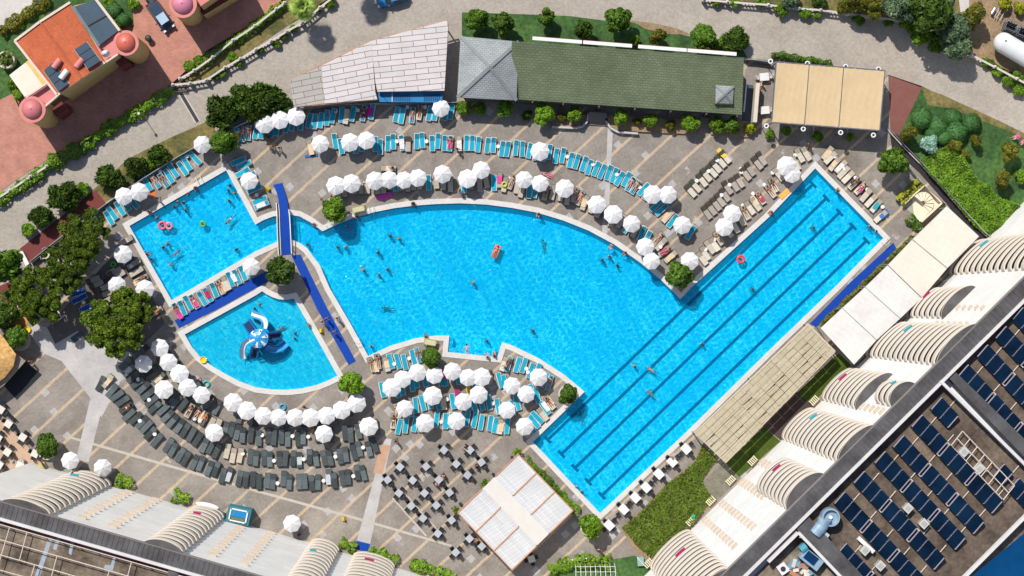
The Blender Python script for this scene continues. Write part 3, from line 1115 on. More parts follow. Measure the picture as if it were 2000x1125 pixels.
# --- slatted white roof over the terrace by the road
t = thing('pergola', 'large white slatted roof between the road and the loungers', 'pergola', P(720, 120, 0))
ROWD = math.atan2(*((P(870, 172, 3) - P(640, 196, 3)).yx))
SLAT = Mbrick('white_roof_slats', (0.53, 0.495, 0.495), (0.485, 0.46, 0.46), (0.20, 0.11, 0.075), 3.0, 0.70, 0.036, ROWD, bump=0.5, var=0.05)
ROWD2 = math.atan2(*((P(730, 110, 3) - P(640, 128, 3)).yx))
SLAT2 = Mbrick('white_roof_slats_turned', (0.53, 0.495, 0.495), (0.485, 0.46, 0.46), (0.20, 0.11, 0.075), 3.0, 0.70, 0.036, ROWD2, bump=0.5, var=0.05)
SLAT3 = Mbrick('grey_roof_slats', (0.36, 0.345, 0.32), (0.33, 0.315, 0.29), (0.17, 0.10, 0.07), 2.4, 0.72, 0.034, ROWD2, bump=0.5, var=0.06)
b = MB()
slab(b, [(566, 156), (628, 128), (634, 202), (574, 209)], 2.95, 0.12, SLAT3)
part(b, 'grey_slats', t)
b = MB()
slab(b, [(628, 128), (725, 80), (733, 180), (737, 194), (634, 202)], 3.02, 0.12, SLAT2)
part(b, 'left_slats', t)
b = MB()
slab(b, [(725, 80), (876, 39), (872, 110), (868, 177), (737, 179), (733, 160)], 3.12, 0.12, SLAT)
part(b, 'right_slats', t)
b = MB()
for p in ((570, 160), (630, 133), (724, 86), (870, 46), (862, 172), (740, 174), (640, 196), (578, 203)):
 q = P(*p, 2.85)
 b.bar((q.x, q.y, -0.12), (q.x, q.y, 2.85), 0.14, 0.14, WOOD)
 part(b, 'post', t)
 b = MB()
b = MB()
for a, c in (((566, 156), (725, 80)), ((725, 80), (876, 39)), ((868, 177), (876, 39)), ((574, 209), (737, 195)), ((737, 179), (868, 177))):
 b.bar(P(*a, 2.78), P(*c, 2.78), 0.10, 0.18, WOOD)
part(b, 'beam', t)
BLUEP = M('blue_painted_boards', (0.015, 0.16, 0.36), 0.6, 0.15, 1)
t = thing('blue_canopy', 'low bright blue boarded lean-to below the white slatted roof', 'canopy', P(800, 189, 0))
b = MB()
slab(b, [(739, 180), (866, 179), (863, 200), (739, 199)], 2.2, 0.1, BLUEP)
part(b, 'roof', t)
b = MB()
for i in range(26):
 u = 768 + i * 3.6
 if 802 < u < 827:
  continue
 b.bar(P(u, 184, 2.25), P(u - 1, 197, 2.25), 0.06, 0.08, M('navy_board', (0.005, 0.05, 0.14), 0.6, 0.1, 1))
b.bar(P(766, 181, 2.26), P(766, 199, 2.26), 0.08, 0.1, WHITE)
b.bar(P(742, 182, 2.26), P(756, 198, 2.26), 0.06, 0.06, MATS['navy_board'])
part_split(b, 'batten', t)
b = MB()
for p in ((742, 196), (860, 197)):
 q = P(*p, 2.1)
 b.bar((q.x, q.y, 0), (q.x, q.y, 2.1), 0.1, 0.1, WHITE)
part(b, 'post', t)

# --- restaurant: green shingle roof and grey hipped roof
t = thing('restaurant', 'long restaurant pavilion with green shingle roof and grey hipped end', 'building', P(1170, 150, 0))

def shingle(name, c, d, rot, s=0.62):
 m, n, l, b = nodes_of(name)
 setp(b, Roughness=0.85)
 b.inputs['Specular IOR Level'].default_value = 0.15
 vv = mapped(n, l, rot)
 t_ = n.new('ShaderNodeTexBrick')
 t_.inputs['Color1'].default_value = (*c, 1)
 t_.inputs['Color2'].default_value = (*[x * 0.84 for x in c], 1)
 t_.inputs['Mortar'].default_value = (*d, 1)
 t_.inputs['Scale'].default_value = 1
 t_.inputs['Brick Width'].default_value = s
 t_.inputs['Row Height'].default_value = s * 0.5
 t_.inputs['Mortar Size'].default_value = s * 0.07
 t_.inputs['Mortar Smooth'].default_value = 0.4
 l.new(vv, t_.inputs['Vector'])
 ns = n.new('ShaderNodeTexNoise')
 ns.inputs['Scale'].default_value = 0.35
 ns.inputs['Detail'].default_value = 8
 l.new(pos_node(n), ns.inputs['Vector'])
 mr = n.new('ShaderNodeMapRange')
 mr.inputs[1].default_value, mr.inputs[2].default_value = 0.3, 0.7
 mr.inputs[3].default_value, mr.inputs[4].default_value = 0.82, 1.15
 l.new(ns.outputs['Fac'], mr.inputs[0])
 hv = n.new('ShaderNodeHueSaturation')
 l.new(t_.outputs['Color'], hv.inputs['Color'])
 l.new(mr.outputs[0], hv.inputs['Value'])
 l.new(hv.outputs[0], b.inputs['Base Color'])
 bp = n.new('ShaderNodeBump')
 bp.inputs['Strength'].default_value = 0.5
 bp.inputs['Distance'].default_value = 0.04
 bp.invert = True
 l.new(t_.outputs['Fac'], bp.inputs['Height'])
 l.new(bp.outputs[0], b.inputs['Normal'])
 return m

GDIR = math.atan2(*((P(1450, 223, 4) - P(1005, 193, 4)).yx))
GREENR = shingle('green_shingles', (0.135, 0.165, 0.098), (0.080, 0.102, 0.057), GDIR)
GREYR = shingle('grey_shingles', (0.33, 0.355, 0.355), (0.19, 0.21, 0.215), GDIR, 0.5)
b = MB()
b.prism(PP([(906, 78), (1010, 90), (1445, 118), (1440, 212), (1005, 180), (900, 178)], 3.2), -0.1, 3.0, M('veranda_wall', (0.16, 0.13, 0.11), 0.9, 0.1, 1))
part(b, 'wall', t)
b = MB()
A, B_, C, D = P(1000, 80, 4.9), P(1453, 113, 4.9), P(1449, 224, 3.5), P(996, 193, 3.5)
dn = Vector((0, 0, -0.2))
b.add([A, B_, C, D, A + dn, B_ + dn, C + dn, D + dn], [(3, 2, 1, 0), (0, 1, 5, 4), (1, 2, 6, 5), (2, 3, 7, 6), (3, 0, 4, 7), (4, 5, 6, 7)], GREENR)
part(b, 'green_roof', t)
b = MB()
ap = P(957, 131, 5.9)
cs = [P(900, 71, 4.1), P(1013, 81, 4.1), P(1009, 196, 4.1), P(893, 190, 4.1)]
cs2 = [p - Vector((0, 0, 0.2)) for p in cs]
ap2 = ap
b.add(cs + [ap] + cs2, [(1, 0, 4), (2, 1, 4), (3, 2, 4), (0, 3, 4), (0, 1, 6, 5), (1, 2, 7, 6), (2, 3, 8, 7), (3, 0, 5, 8), (5, 6, 7, 8)], GREYR)
part(b, 'grey_hip_roof', t)
b = MB()
RIDGE = M('ridge_grey', (0.20, 0.215, 0.22), 0.8, 0.12, 2)
for p in cs:
 b.bar(p + Vector((0, 0, .03)), ap + Vector((0, 0, .03)), 0.42, 0.08, RIDGE)
part(b, 'ridge', t)
b = MB()
q0, q1 = P(1040, 75, 5.0), P(1438, 106, 5.0)
for f0, f1 in ((0, 0.242), (0.248, 0.487), (0.518, 0.755), (0.76, 1.0)):
 a, c = q0.lerp(q1, f0), q0.lerp(q1, f1)
 b.bar(a, c, 0.42, 0.42, WHITE)
 b.bar(a + Vector((0, .24, .1)), c + Vector((0, .24, .1)), 0.05, 0.1, M('rust_flashing', (0.30, 0.06, 0.035), 0.8, 0.1, 2))
part_split(b, 'parapet', t)
b = MB()
sk = [P(1398, 165, 4.6), P(1435, 167, 4.6), P(1432, 203, 4.6), P(1397, 202, 4.6)]
zt = 4.25
sk = [Vector((p.x, p.y, zt)) for p in sk]
cc = sum(sk, Vector()) / 4 + Vector((0, 0, 0.8))
b.prism(sk, 3.4, zt, M('skylight_curb', (0.19, 0.13, 0.10), 0.8, 0.1, 2))
e = 0.12
inn = [p.lerp(cc, 0.06) + Vector((0, 0, 0.02)) for p in sk]
b.add(inn + [cc], [(1, 0, 4), (2, 1, 4), (3, 2, 4), (0, 3, 4)], GREYR)
for p in inn:
 b.bar(p + Vector((0, 0, .03)), cc + Vector((0, 0, .03)), 0.26, 0.06, RIDGE)
part(b, 'skylight', t)
for u in (1040, 1100, 1170, 1240, 1310, 1380, 1440):
 q = P(u, 190 + (u - 1000) * 0.069 + 6, 3.4)
 b = MB().bar((q.x, q.y, 0), (q.x, q.y, 3.4), 0.2, 0.2, M('veranda_timber', (0.10, 0.07, 0.05), 0.8, 0.1, 2))
 part(b, 'post', t)
# steps and low curved walls in front of it
b = MB()
for i in range(5):
 a, c = (1149 + i * 0.6, 222 + i * 4.8), (1185 + i * 0.4, 224 + i * 4.8)
 b.bar(P(*a, 0.5 - i * .1), P(*c, 0.5 - i * .1), 0.36, 1.0 - i * 0.2, M('step_stone', (0.20, 0.17, 0.15), 0.85, 0.1, 1))
tag(b.obj('steps'), kind='structure')
b = MB()
for i in range(4):
 b.bar(P(1366 - i * .3, 232 + i * 5, .4 - i * .1), P(1384, 233 + i * 5, .4 - i * .1), 0.36, 0.8 - i * 0.2, MATS['step_stone'])
tag(b.obj('steps'), kind='structure')
for lab, px in (('low curved planter wall on the left of the restaurant steps', [(1078, 248), (1125, 250), (1138, 247), (1147, 237), (1149, 222)]),
    ('low curved planter wall on the right of the restaurant steps', [(1184, 224), (1184, 238), (1192, 250), (1207, 258), (1246, 261)])):
 b = MB()
 pts = PP(px, 0.4)
 for p, q in zip(pts, pts[1:]):
  b.bar(Vector((p.x, p.y, 0.3)), Vector((q.x, q.y, 0.3)), 0.24, 0.6, M('grey_plaster', (0.42, 0.42, 0.42), 0.8, 0.08, 2))
 tag(b.obj('planter_wall'), lab, 'wall')
b = MB().prism(PP([(1079, 246), (1125, 248), (1136, 245), (1145, 235), (1146, 224), (1079, 222)], 0.3), 0.0, 0.35, SOIL)
tag(b.obj('planter_bed'), kind='structure')
b = MB().prism(PP([(1187, 226), (1187, 238), (1194, 248), (1208, 255), (1300, 260), (1360, 262), (1360, 234), (1190, 224)], 0.3), 0.0, 0.30, SOIL)
tag(b.obj('planter_bed'), kind='structure')
b = MB().prism(PP([(1390, 235), (1450, 236), (1478, 255), (1460, 268), (1388, 262)], 0.3), 0.0, 0.30, SOIL)
tag(b.obj('planter_bed'), kind='structure')

# --- side passage between restaurant and canopy
t = thing('garden_wall', 'narrow white topped wall right of the green roof', 'wall', P(1475, 200, 0))
b = MB().bar(P(1478, 164, 1.0), P(1472, 240, 1.0), 0.5, 2.0, CREAM)
part(b, 'wall', t)
b = MB().bar(P(1458, 164, 1.3), P(1453, 218, 1.3), 0.18, 0.2, WHITE)
part(b, 'rail', t)
sheet('passage', [(1455, 165), (1475, 166), (1470, 238), (1448, 236)], 0.012, M('slate_tiles', (0.05, 0.075, 0.10), 0.5, 0.1, 1))
# --- beige canopy on the right
t = thing('canopy', 'large beige fabric canopy in three panels right of the green roof', 'canopy', P(1620, 185, 0))
ZC = 3.6

def lerp2(a, b, f):
 return (a[0] + (b[0] - a[0]) * f, a[1] + (b[1] - a[1]) * f)

BEIGE = M('beige_canvas', (0.515, 0.385, 0.225), 0.9, 0.05, 0.5, bump=0.15, fine=0.03)

def sag_panel(b, A, B_, C, D, sag, mat, n=26, th=0.03):
 ph = A.x * 3 + A.y
 vs, fs = [], []
 for i in range(n + 1):
  for j in range(n + 1):
   x, y = i / n, j / n
   p = A.lerp(B_, x).lerp(D.lerp(C, x), y)
   vs.append(p - Vector((0, 0, sag * 16 * x * (1 - x) * y * (1 - y) * (1 + 0.25 * math.sin(5 * x + 3 * y)) + .016 * math.sin(34 * x + 9 * y + ph) * math.sin(6 * y + ph) + .012 * math.sin(41 * y - 13 * x + ph))))
 for i in range(n):
  for j in range(n):
   a = i * (n + 1) + j
   fs.append((a, a + 1, a + n + 2, a + n + 1))
 if (vs[1] - vs[0]).cross(vs[n + 1] - vs[0]).z < 0:
  fs = [f[::-1] for f in fs]
 b.add(vs, fs, mat)

T0, T1, U1, U0 = (1516, 121), (1728, 138), (1718, 255), (1507, 239)
cuts = [0, 0.305, 0.622, 1.0]
for i in range(3):
 b = MB()
 f0, f1 = cuts[i] + (0.004 if i else 0), cuts[i + 1] - (0.004 if i < 2 else 0)
 sag_panel(b, P(*lerp2(T0, T1, f0), ZC), P(*lerp2(T0, T1, f1), ZC), P(*lerp2(U0, U1, f1), ZC), P(*lerp2(U0, U1, f0), ZC), 0.12, BEIGE)
 part(b, 'fabric_panel', t, True)
b = MB()
FR = M('grey_canopy_frame', (0.10, 0.11, 0.14), 0.5, 0.1, 2)
for a, c in ((T0, T1), (T1, U1), (U1, U0), (U0, T0)):
 b.bar(P(*a, ZC - 0.08), P(*c, ZC - 0.08), 0.14, 0.2, FR)
for f in cuts[1:3]:
 b.bar(P(*lerp2(T0, T1, f), ZC - 0.14), P(*lerp2(U0, U1, f), ZC - 0.14), 0.10, 0.12, FR)
part(b, 'frame', t)
for f in (0.01, 0.305, 0.622, 0.99):
 for L in ((T0, T1), (U0, U1)):
  q = P(*lerp2(*L, f), ZC - 0.1)
  part(MB().bar((q.x, q.y, -0.1), (q.x, q.y, ZC - .16), 0.12, 0.12, FR), 'post', t)
# --- white pavilion by the lane pool
t = thing('pavilion', 'white fabric pavilion in six panels by the lane pool end', 'pavilion', P(1006, 1000, 0))
ZP = 3.3
L0, L1, L2, L3 = (894, 1001), (1012, 887), (1119, 997), (1000, 1113)   # left, top, right, bottom
WFAB = Mbrick('white_canvas', (0.48, 0.485, 0.50), (0.545, 0.545, 0.55), (0.42, 0.425, 0.44), 9.0, 0.30, 0.03, R(-46), bump=0.2, var=0.06, vs=0.5)
WFAB2 = M('white_canvas_band', (0.555, 0.53, 0.495), 0.9, 0.04, 0.6)

def pv(x, y, z=ZP):
 """x along left->top, y along left->bottom"""
 return P(*lerp2(lerp2(L0, L1, x), lerp2(L3, L2, x), y), z)

for x0, x1 in ((0.0, 0.42), (0.60, 1.0)):
 for i in range(3):
  b = MB()
  sag_panel(b, pv(x0, i / 3 + .006), pv(x1, i / 3 + .006), pv(x1, (i + 1) / 3 - .006), pv(x0, (i + 1) / 3 - .006), 0.06, WFAB)
  part(b, 'fabric_panel', t, True)
b = MB()
b.add([pv(.415, 0, ZP + .05), pv(.605, 0, ZP + .05), pv(.605, 1, ZP + .05), pv(.415, 1, ZP + .05)], [(3, 2, 1, 0)], WFAB2)
part(b, 'centre_band', t)
b = MB()
for y in (0, 1 / 3, 2 / 3, 1):
 b.bar(pv(0, y, ZP - .02), pv(.40, y, ZP - .02), 0.14, 0.22, WOOD)
 b.bar(pv(.62, y, ZP - .02), pv(1, y, ZP - .02), 0.14, 0.22, WOOD)
for x in (0, 1):
 b.bar(pv(x, 0, ZP - .06), pv(x, 1, ZP - .06), 0.12, 0.2, WOOD)
part(b, 'beam', t)
for x in (0.01, 0.5, 0.99):
 for y in (0.01, 0.34, 0.67, 0.99):
  q = pv(x, y, ZP - .15)
  part(MB().bar((q.x, q.y, 0), (q.x, q.y, ZP - .15), 0.14, 0.14, WOOD), 'post', t)
# --- woven shade roof beside the lane pool
t = thing('shade_roof', 'sand coloured woven strip shade roof along the lane pool', 'shade roof', P(1495, 770, 0))
ZS = 3.0
SDIR = math.atan2(*((P(1580, 632, 3) - P(1357, 843, 3)).yx))
WEAVE = Mbrick('woven_strips', (0.42, 0.37, 0.265), (0.385, 0.34, 0.24), (0.27, 0.235, 0.17), 1.55, 0.66, 0.03, SDIR, bump=0.5, var=0.06)
S0, S1, S2, S3 = (1357, 845), (1578, 633), (1631, 686), (1417, 903)
rngs = random.Random(5)
for i in range(6):
 b = MB()
 for j in range(12):
  x0, x1 = j / 12, (j + 1) / 12
  y0, y1 = i / 6 + .004, (i + 1) / 6 - .006
  dz = rngs.uniform(-.02, .02)
  tw = 0.14 if rngs.random() < 0.18 else rngs.uniform(0, .03)
  q = lambda x, y, z: P(*lerp2(lerp2(S0, S1, x), lerp2(S3, S2, x), y), z)
  b.add([q(x0, y0, ZS + dz), q(x1 - .002, y0 + tw * .2, ZS + dz), q(x1 - .002, y1, ZS + dz - .02), q(x0, y1 - tw * .15, ZS + dz - .02)], [(3, 2, 1, 0)], WEAVE)
 part(b, 'fabric_strip', t)
b = MB()
for a, c in ((S0, S1), (S1, S2), (S2, S3), (S3, S0)):
 b.bar(P(*a, ZS - .15), P(*c, ZS - .15), 0.12, 0.2, M('pale_timber', (0.58, 0.46, 0.34), 0.8, 0.1, 2))
for i in range(1, 9):
 b.bar(P(*lerp2(S0, S1, i / 9), ZS - .2), P(*lerp2(S3, S2, i / 9), ZS - .2), 0.08, 0.12, MATS['pale_timber'])
part(b, 'frame', t)
for a in (S0, S1, S2, S3, lerp2(S0, S1, .5), lerp2(S3, S2, .5)):
 q = P(*a, ZS - .2)
 part(MB().bar((q.x, q.y, 0), (q.x, q.y, ZS - .2), 0.12, 0.12, MATS['pale_timber']), 'post', t)
# --- straw roofed hut at the left edge
t = thing('straw_hut', 'hut with orange straw roof at the left edge', 'hut', P(10, 700, 0))
STRAW = M('straw_thatch', (0.55, 0.30, 0.10), 0.95, 0.25, 2.5, c2=(0.66, 0.40, 0.15), fine=0.3, bump=0.4)
b = MB()
pts = [P(-70, 640, 4.2), P(-12, 636, 3.6), P(14, 668, 3.3), P(31, 692, 3.1), P(26, 715, 3.0), P(8, 738, 2.9), P(-40, 770, 2.9)]
ctr = P(-60, 720, 5.2)
b.add(pts + [ctr], [(i + 1, i, 7) for i in range(6)], STRAW)
b.add(pts + [p - Vector((0, 0, .25)) for p in pts], [(i, i + 1, i + 8, i + 7) for i in range(6)], STRAW)
part(b, 'straw_roof', t)
b = MB().prism(PP([(30, 690), (50, 705), (8, 752), (-60, 800), (-70, 760), (10, 735)], 2.2), 2.0, 2.2, M('weathered_boards', (0.24, 0.20, 0.16), 0.9, 0.2, 2, fine=0.2))
part(b, 'board_eave', t)
b = MB().prism(PP([(-70, 650), (10, 672), (28, 700), (2, 745), (-70, 790)], 1.0), 0, 2.0, M('hut_wall', (0.14, 0.10, 0.07), 0.9, 0.15, 2))
part(b, 'wall', t)
# --- tower-house slab with maroon walkway ends: white panel
t = MB().prism(PP([(38, 492), (44, 490), (57, 515), (50, 520)], 0.6), 0.0, 0.6, WHITE).obj('low_wall')
tag(t, 'short white low wall at the end of the maroon walkway', 'wall')
# --- spiral stair well
t = thing('stairwell', 'open stairwell with pale winding steps and low walls', 'stairs', P(1800, 395, 0))
SW = [(1765, 398), (1804, 362), (1838, 397), (1798, 434)]
b = MB()
for a, c in ((SW[0], SW[1]), (SW[1], SW[2]), (SW[2], SW[3])):
 b.bar(P(*a, 0.5), P(*c, 0.5), 0.16, 1.0, M('ivory_paint', (0.68, 0.60, 0.46), 0.7, 0.06, 1))
part(b, 'wall', t)
b = MB().poly(PP(SW, 0.03), MATS['ivory_paint'])
part(b, 'landing', t)
c0 = P(1800, 398, 0)
for i in range(9):
 a0, a1 = R(-70 + i * 24), R(-70 + i * 24 + 20)
 z = 0.12 + i * 0.11
 b = MB().prism([c0 + Vector((math.cos(x), math.sin(x), 0)) * r_ for x, r_ in ((a0, .35), (a0, 1.45), (a1, 1.45), (a1, .35))], 0.035, z, MATS['ivory_paint'])
 part(b, 'step', t)
b = MB().poly([c0 + Vector((math.cos(R(a)) * 1.5 - .5, math.sin(R(a)) * 1.2 - .2, 0.05)) for a in range(120, 260, 10)], M('mosaic_floor', (0.30, 0.30, 0.24), 0.7, 0.3, 6))
part(b, 'mosaic', t)

# ------------------------------------------------------------------ awnings on the terrace below the hotel
E = [(1849, 403), (1782, 468), (1734, 518), (1690, 561), (1645, 602), (1603, 641)]
Hh = [(1912, 462), (1850, 524), (1800, 582), (1758, 622), (1712, 664), (1668, 712)]
IV = M('ivory_canvas', (0.585, 0.54, 0.475), 0.9, 0.04, 0.5, fine=0.03)
names = ['ivory awning panel nearest the stairwell, beside the asphalt path', 'ivory awning panel below the stairwell, second from the asphalt path', 'white awning panel in the middle of the awning row',
  'white awning panel with a long seam, second from the shade roof', 'white stained awning panel next to the sand coloured shade roof']
for i in range(5):
 t = thing('awning', names[i], 'awning', P(*lerp2(E[i], Hh[i + 1], .5), 0), group='awnings on the hotel terrace')
 z = 3.4 + (0.12 if i < 2 else 0) - i * 0.03
 k0, k1 = (0.012 if i else 0), 0.988 if i < 4 else 1
 b = MB()
 sag_panel(b, P(*lerp2(E[i], E[i + 1], k0), z), P(*lerp2(E[i], E[i + 1], k1), z), P(*lerp2(Hh[i], Hh[i + 1], k1), z + .25), P(*lerp2(Hh[i], Hh[i + 1], k0), z + .25), 0.05, IV if i < 2 else WALLW)
 part(b, 'canopy', t, True)
 b = MB()
 b.bar(P(*E[i], z - .12), P(*E[i + 1], z - .12), 0.08, 0.16, M('green_grey_frame', (0.30, 0.34, 0.31), 0.6, 0.08, 2))
 b.bar(P(*E[i], z - .08), P(*Hh[i], z + .17), 0.06, 0.08, MATS['green_grey_frame'])
 for q in (P(*lerp2(E[i], E[i + 1], .04), z), P(*lerp2(E[i], E[i + 1], .96), z)):
  b.bar((q.x, q.y, 0), (q.x, q.y, z - .12), 0.08, 0.08, MATS['green_grey_frame'])
 part(b, 'frame', t)

# ------------------------------------------------------------------ the hotel
FH = 2.4
METAL = M('standing_seam_zinc', (0.058, 0.052, 0.052), 0.55, 0.25, 0.35, c2=(0.088, 0.086, 0.088), fine=0.1)
ROOFF = M('roof_felt', (0.066, 0.048, 0.037), 0.9, 0.35, 0.32, c2=(0.135, 0.102, 0.077), fine=0.25)
ROOFT = M('tan_roof_felt', (0.075, 0.056, 0.042), 0.9, 0.45, 0.35, c2=(0.19, 0.15, 0.11), fine=0.2)
RED = M('crimson_flashing', (0.20, 0.02, 0.05), 0.6, 0.1, 1)
BALC = M('balcony_plaster', (0.60, 0.53, 0.455), 0.8, 0.05, 0.6, bump=0.1)
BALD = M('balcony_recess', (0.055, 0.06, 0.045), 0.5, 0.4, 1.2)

class Facade:
 def __init__(s, a, b, H):
  s.A, s.B = P(*a, 0), P(*b, 0)
  s.d = (s.B - s.A).normalized()
  s.n = Vector((s.d.y, -s.d.x, 0))
  if s.n.dot(-s.A) < 0:
   s.n = -s.n
  s.H = H

 def pt(s, u, out, z):
  p = s.A + s.d * u + s.n * out
  return Vector((p.x, p.y, z))

 def u(s, px, z=0):
  return (P(*px, z) - s.A).dot(s.d)

 def quad(s, u0, u1, o0, o1):
  return [s.pt(u0, o0, 0), s.pt(u1, o0, 0), s.pt(u1, o1, 0), s.pt(u0, o1, 0)]

def ring_mesh(fac, u0, u1, dep, name='balcony'):
 """one bowed balcony: floor slab and rounded parapet, its chord centred at the origin along the facade"""
 hw = (u1 - u0) / 2
 n = 22
 m = MB()
 ex = lambda k: [fac.d * (hw + k) * math.cos(a) * -1 + fac.n * (dep + k) * math.sin(a) ** 0.78 for a in [math.pi * i / n for i in range(n + 1)]]
 o, i_ = ex(0.0), ex(-0.20)
 prof = [(0, -.16), (0, .84), (1, .94), (2, .94), (3, .84), (3, 0.0)]
 o2, i2 = ex(-0.05), ex(-0.15)
 L = [o, o2, i2, i_]
 vs = []
 for k, z in prof:
  vs += [p + Vector((0, 0, z)) for p in L[k]]
 fs = []
 N = n + 1
 for r in range(len(prof) - 1):
  for i in range(n):
   fs.append((r * N + i, r * N + i + 1, (r + 1) * N + i + 1, (r + 1) * N + i))
 # orientation
 a, b_, c = vs[fs[n // 2][0]], vs[fs[n // 2][1]], vs[fs[n // 2][2]]
 if (b_ - a).cross(c - a).dot(fac.n) < 0:
  fs = [f[::-1] for f in fs]
 m.add(vs, fs, BALC)
 fl = [p + Vector((0, 0, 0.0)) for p in i_]
 m.poly(fl, M('balcony_floor', (0.10, 0.075, 0.06), 0.8, 0.2, 2))
 m.poly([p + Vector((0, 0, -.16)) for p in o], MATS['balcony_floor'])
 me = m.mesh(name)
 return me

def hotel(label, fac, u0, u1, depth, barrels, slats, name='hotel_building', z_front=0.0):
 H = fac.H
 t = thing(name, label, 'hotel', fac.pt((u0 + u1) / 2, -depth / 2, 0))
 b = MB()
 b.prism(fac.quad(u0, u1, 0, -depth), -0.1, H - 1.35, M('hotel_render', (0.69, 0.67, 0.645), 0.8, 0.05, 0.35, c2=(0.745, 0.73, 0.705), fine=0.04))
 part(b, 'wall', t)
 b = MB()
 OV = 0.42
 b.prism(fac.quad(u0, u1, OV, -1.1), H - 0.7, H, METAL)
 b.prism(fac.quad(u0, u1, OV + .05, OV), H - 0.75, H - 0.02, M('fascia_edge', (0.22, 0.19, 0.18), 0.6, 0.1, 1))
 u = u0 + 0.3
 while u < u1:                              # raised seams of the metal eave
  b.bar(fac.pt(u, OV, H + .02), fac.pt(u, -1.08, H + .02), 0.05, 0.06, METAL)
  u += 0.55
 part(b, 'roof_eave', t)
 b = MB().prism(fac.quad(u0, u1, -1.1, -1.42), H - 1.4, H + 0.28, WALLW)
 b.prism(fac.quad(u0, u1, -1.42, -1.48), H - 1.4, H + 0.22, RED)
 part(b, 'parapet', t)
 for bi, (a, c, dep, nf, zb, cap) in enumerate(barrels):
  me = ring_mesh(fac, a, c, dep)
  for k in range(nf):
   z = zb + k * FH
   if z + 0.9 > H - 0.2:
    break
   o = link('balcony', me, t)
   o.location = fac.pt((a + c) / 2, 0, z) - t.location
  ztop = min(H - 0.35, zb + nf * FH - 0.35)
  m = MB()
  hw, cu = (c - a) / 2, (a + c) / 2
  arc = [fac.pt(cu - (hw - .75) * math.cos(x), max(0.02, (dep - .95) * math.sin(x)), 0) for x in [math.pi * i / 14 for i in range(15)]]
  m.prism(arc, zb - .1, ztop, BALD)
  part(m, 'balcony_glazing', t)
  if True:
   m = MB()
   arc = [fac.pt(cu - (hw + .1) * math.cos(x), (dep + .1) * math.sin(x), 0) for x in [math.pi * i / 22 for i in range(23)]]
   m.prism(arc, ztop, ztop + 0.28, CREAM, top=METAL)
   part(m, 'balcony_roof', t)
 lw = 0.2 if fac.d.x < 0 else -0.15
 for (a, c, z0, nf) in slats:
  for k in range(nf):
   z = z0 + k * FH
   if z > H - 1.6:
    break
   q = fac.quad(a + (c - a) * lw, c - (c - a) * lw, 0.34, -0.05)
   part(MB().prism(q, z, z + 0.16, M('ledge_plaster', (0.44, 0.37, 0.30), 0.8, 0.1, 1)), 'ledge', t)
 return t

FR_ = Facade((2040, 355), (1190, 1192), 34.5)
uR = lambda px: FR_.u(px)
LB = uR((1300, 1075))
BR = [  # (px start, px end, depth, floors, first floor height, cap)
 ((1915, 470), (1862, 538), 1.08, 14, 0.5, False),
 ((1815, 561), (1776, 619), 1.08, 7, 0.5, True),
 ((1755, 634), (1700, 698), 1.08, 14, 0.5, False),
 ((1662, 722), (1610, 778), 1.08, 8, 0.5, True),
 ((1580, 797), (1528, 850), 1.08, 14, 0.5, False),
 ((1345, 1040), (1278, 1110), 1.08, 14, 0.5, False)]
bar_R = [(uR(a) - .38, uR(c) + .38, d, n, z, cp) for a, c, d, n, z, cp in BR]
# upper balcony stacks that start half way up
bar_R.append((FR_.u((1764, 757), 25), FR_.u((1724, 800), 25), 1.3, 3, 25.6, False))
bar_R.append((FR_.u((1556, 903), 17), FR_.u((1492, 968), 17), 1.4, 8, 14.0, False))

def colu(px, z):
 return FR_.u(px, z)

sl_R = []
for (pa, pb, z0, nf) in (((1880, 590), (1868, 601), 17.0, 6), ((1840, 612), (1826, 626), 17.0, 6), ((1735, 737), (1720, 752), 20.5, 5), ((1700, 780), (1682, 797), 21.0, 5)):
 zz = z0 + 4
 sl_R.append((colu(pa, zz), colu(pb, zz), z0, nf))
for (pa, pb, z0, nf) in (((1503, 898), (1484, 917), 1.2, 5), ((1463, 934), (1440, 952), 1.2, 8), ((1412, 968), (1397, 986), 2.5, 11), ((1380, 1003), (1366, 1020), 2.5, 11)):
 sl_R.append((colu(pa, 2), colu(pb, 2), z0, nf))
HR = hotel('tall white hotel block with bowed balconies and solar panels, right side', FR_, -6, LB + 22, (P(1960, 1050, FR_.H) - FR_.A).dot(-FR_.n) + .2, bar_R, sl_R)
ZR = FR_.H - 1.0

def roofz(b, px, mat, z0, z1, top=None):
 b.prism(PP(px, z1), z0, z1, mat, top=top)

b = MB()
roofz(b, [(1850, 728), (2100, 480), (2250, 640), (2100, 760), (1990, 870), (1880, 750)], ROOFF, FR_.H - 1.36, ZR)
roofz(b, [(1562, 1012), (1838, 748), (2010, 915), (2100, 960), (1880, 1140), (1680, 1140)], ROOFF, FR_.H - 1.37, ZR - 0.02)
roofz(b, [(1400, 1200), (1556, 1044), (1640, 1130), (1600, 1200)], ROOFT, FR_.H - 1.38, ZR - 0.04)
part(b, 'roof_deck', HR)
b = MB()
roofz(b, [(1838, 722), (1862, 722), (2060, 915), (2046, 940)], METAL, FR_.H - 1.3, FR_.H + .03)
roofz(b, [(1548, 1004), (1572, 1001), (1690, 1130), (1655, 1140), (1558, 1036)], METAL, FR_.H - 1.3, FR_.H + .03)
part_split(b, 'roof_walk', HR)
b = MB()
for a, c in (((1836, 744), (2010, 916)), ((1559, 1040), (1650, 1135)), ((1500, 1097), (1558, 1040)), ((2060, 950), (1860, 1150))):
 b.bar(P(*a, FR_.H + .1), P(*c, FR_.H + .1), 0.32, 0.6, WALLW)
part_split(b, 'inner_parapet', HR)
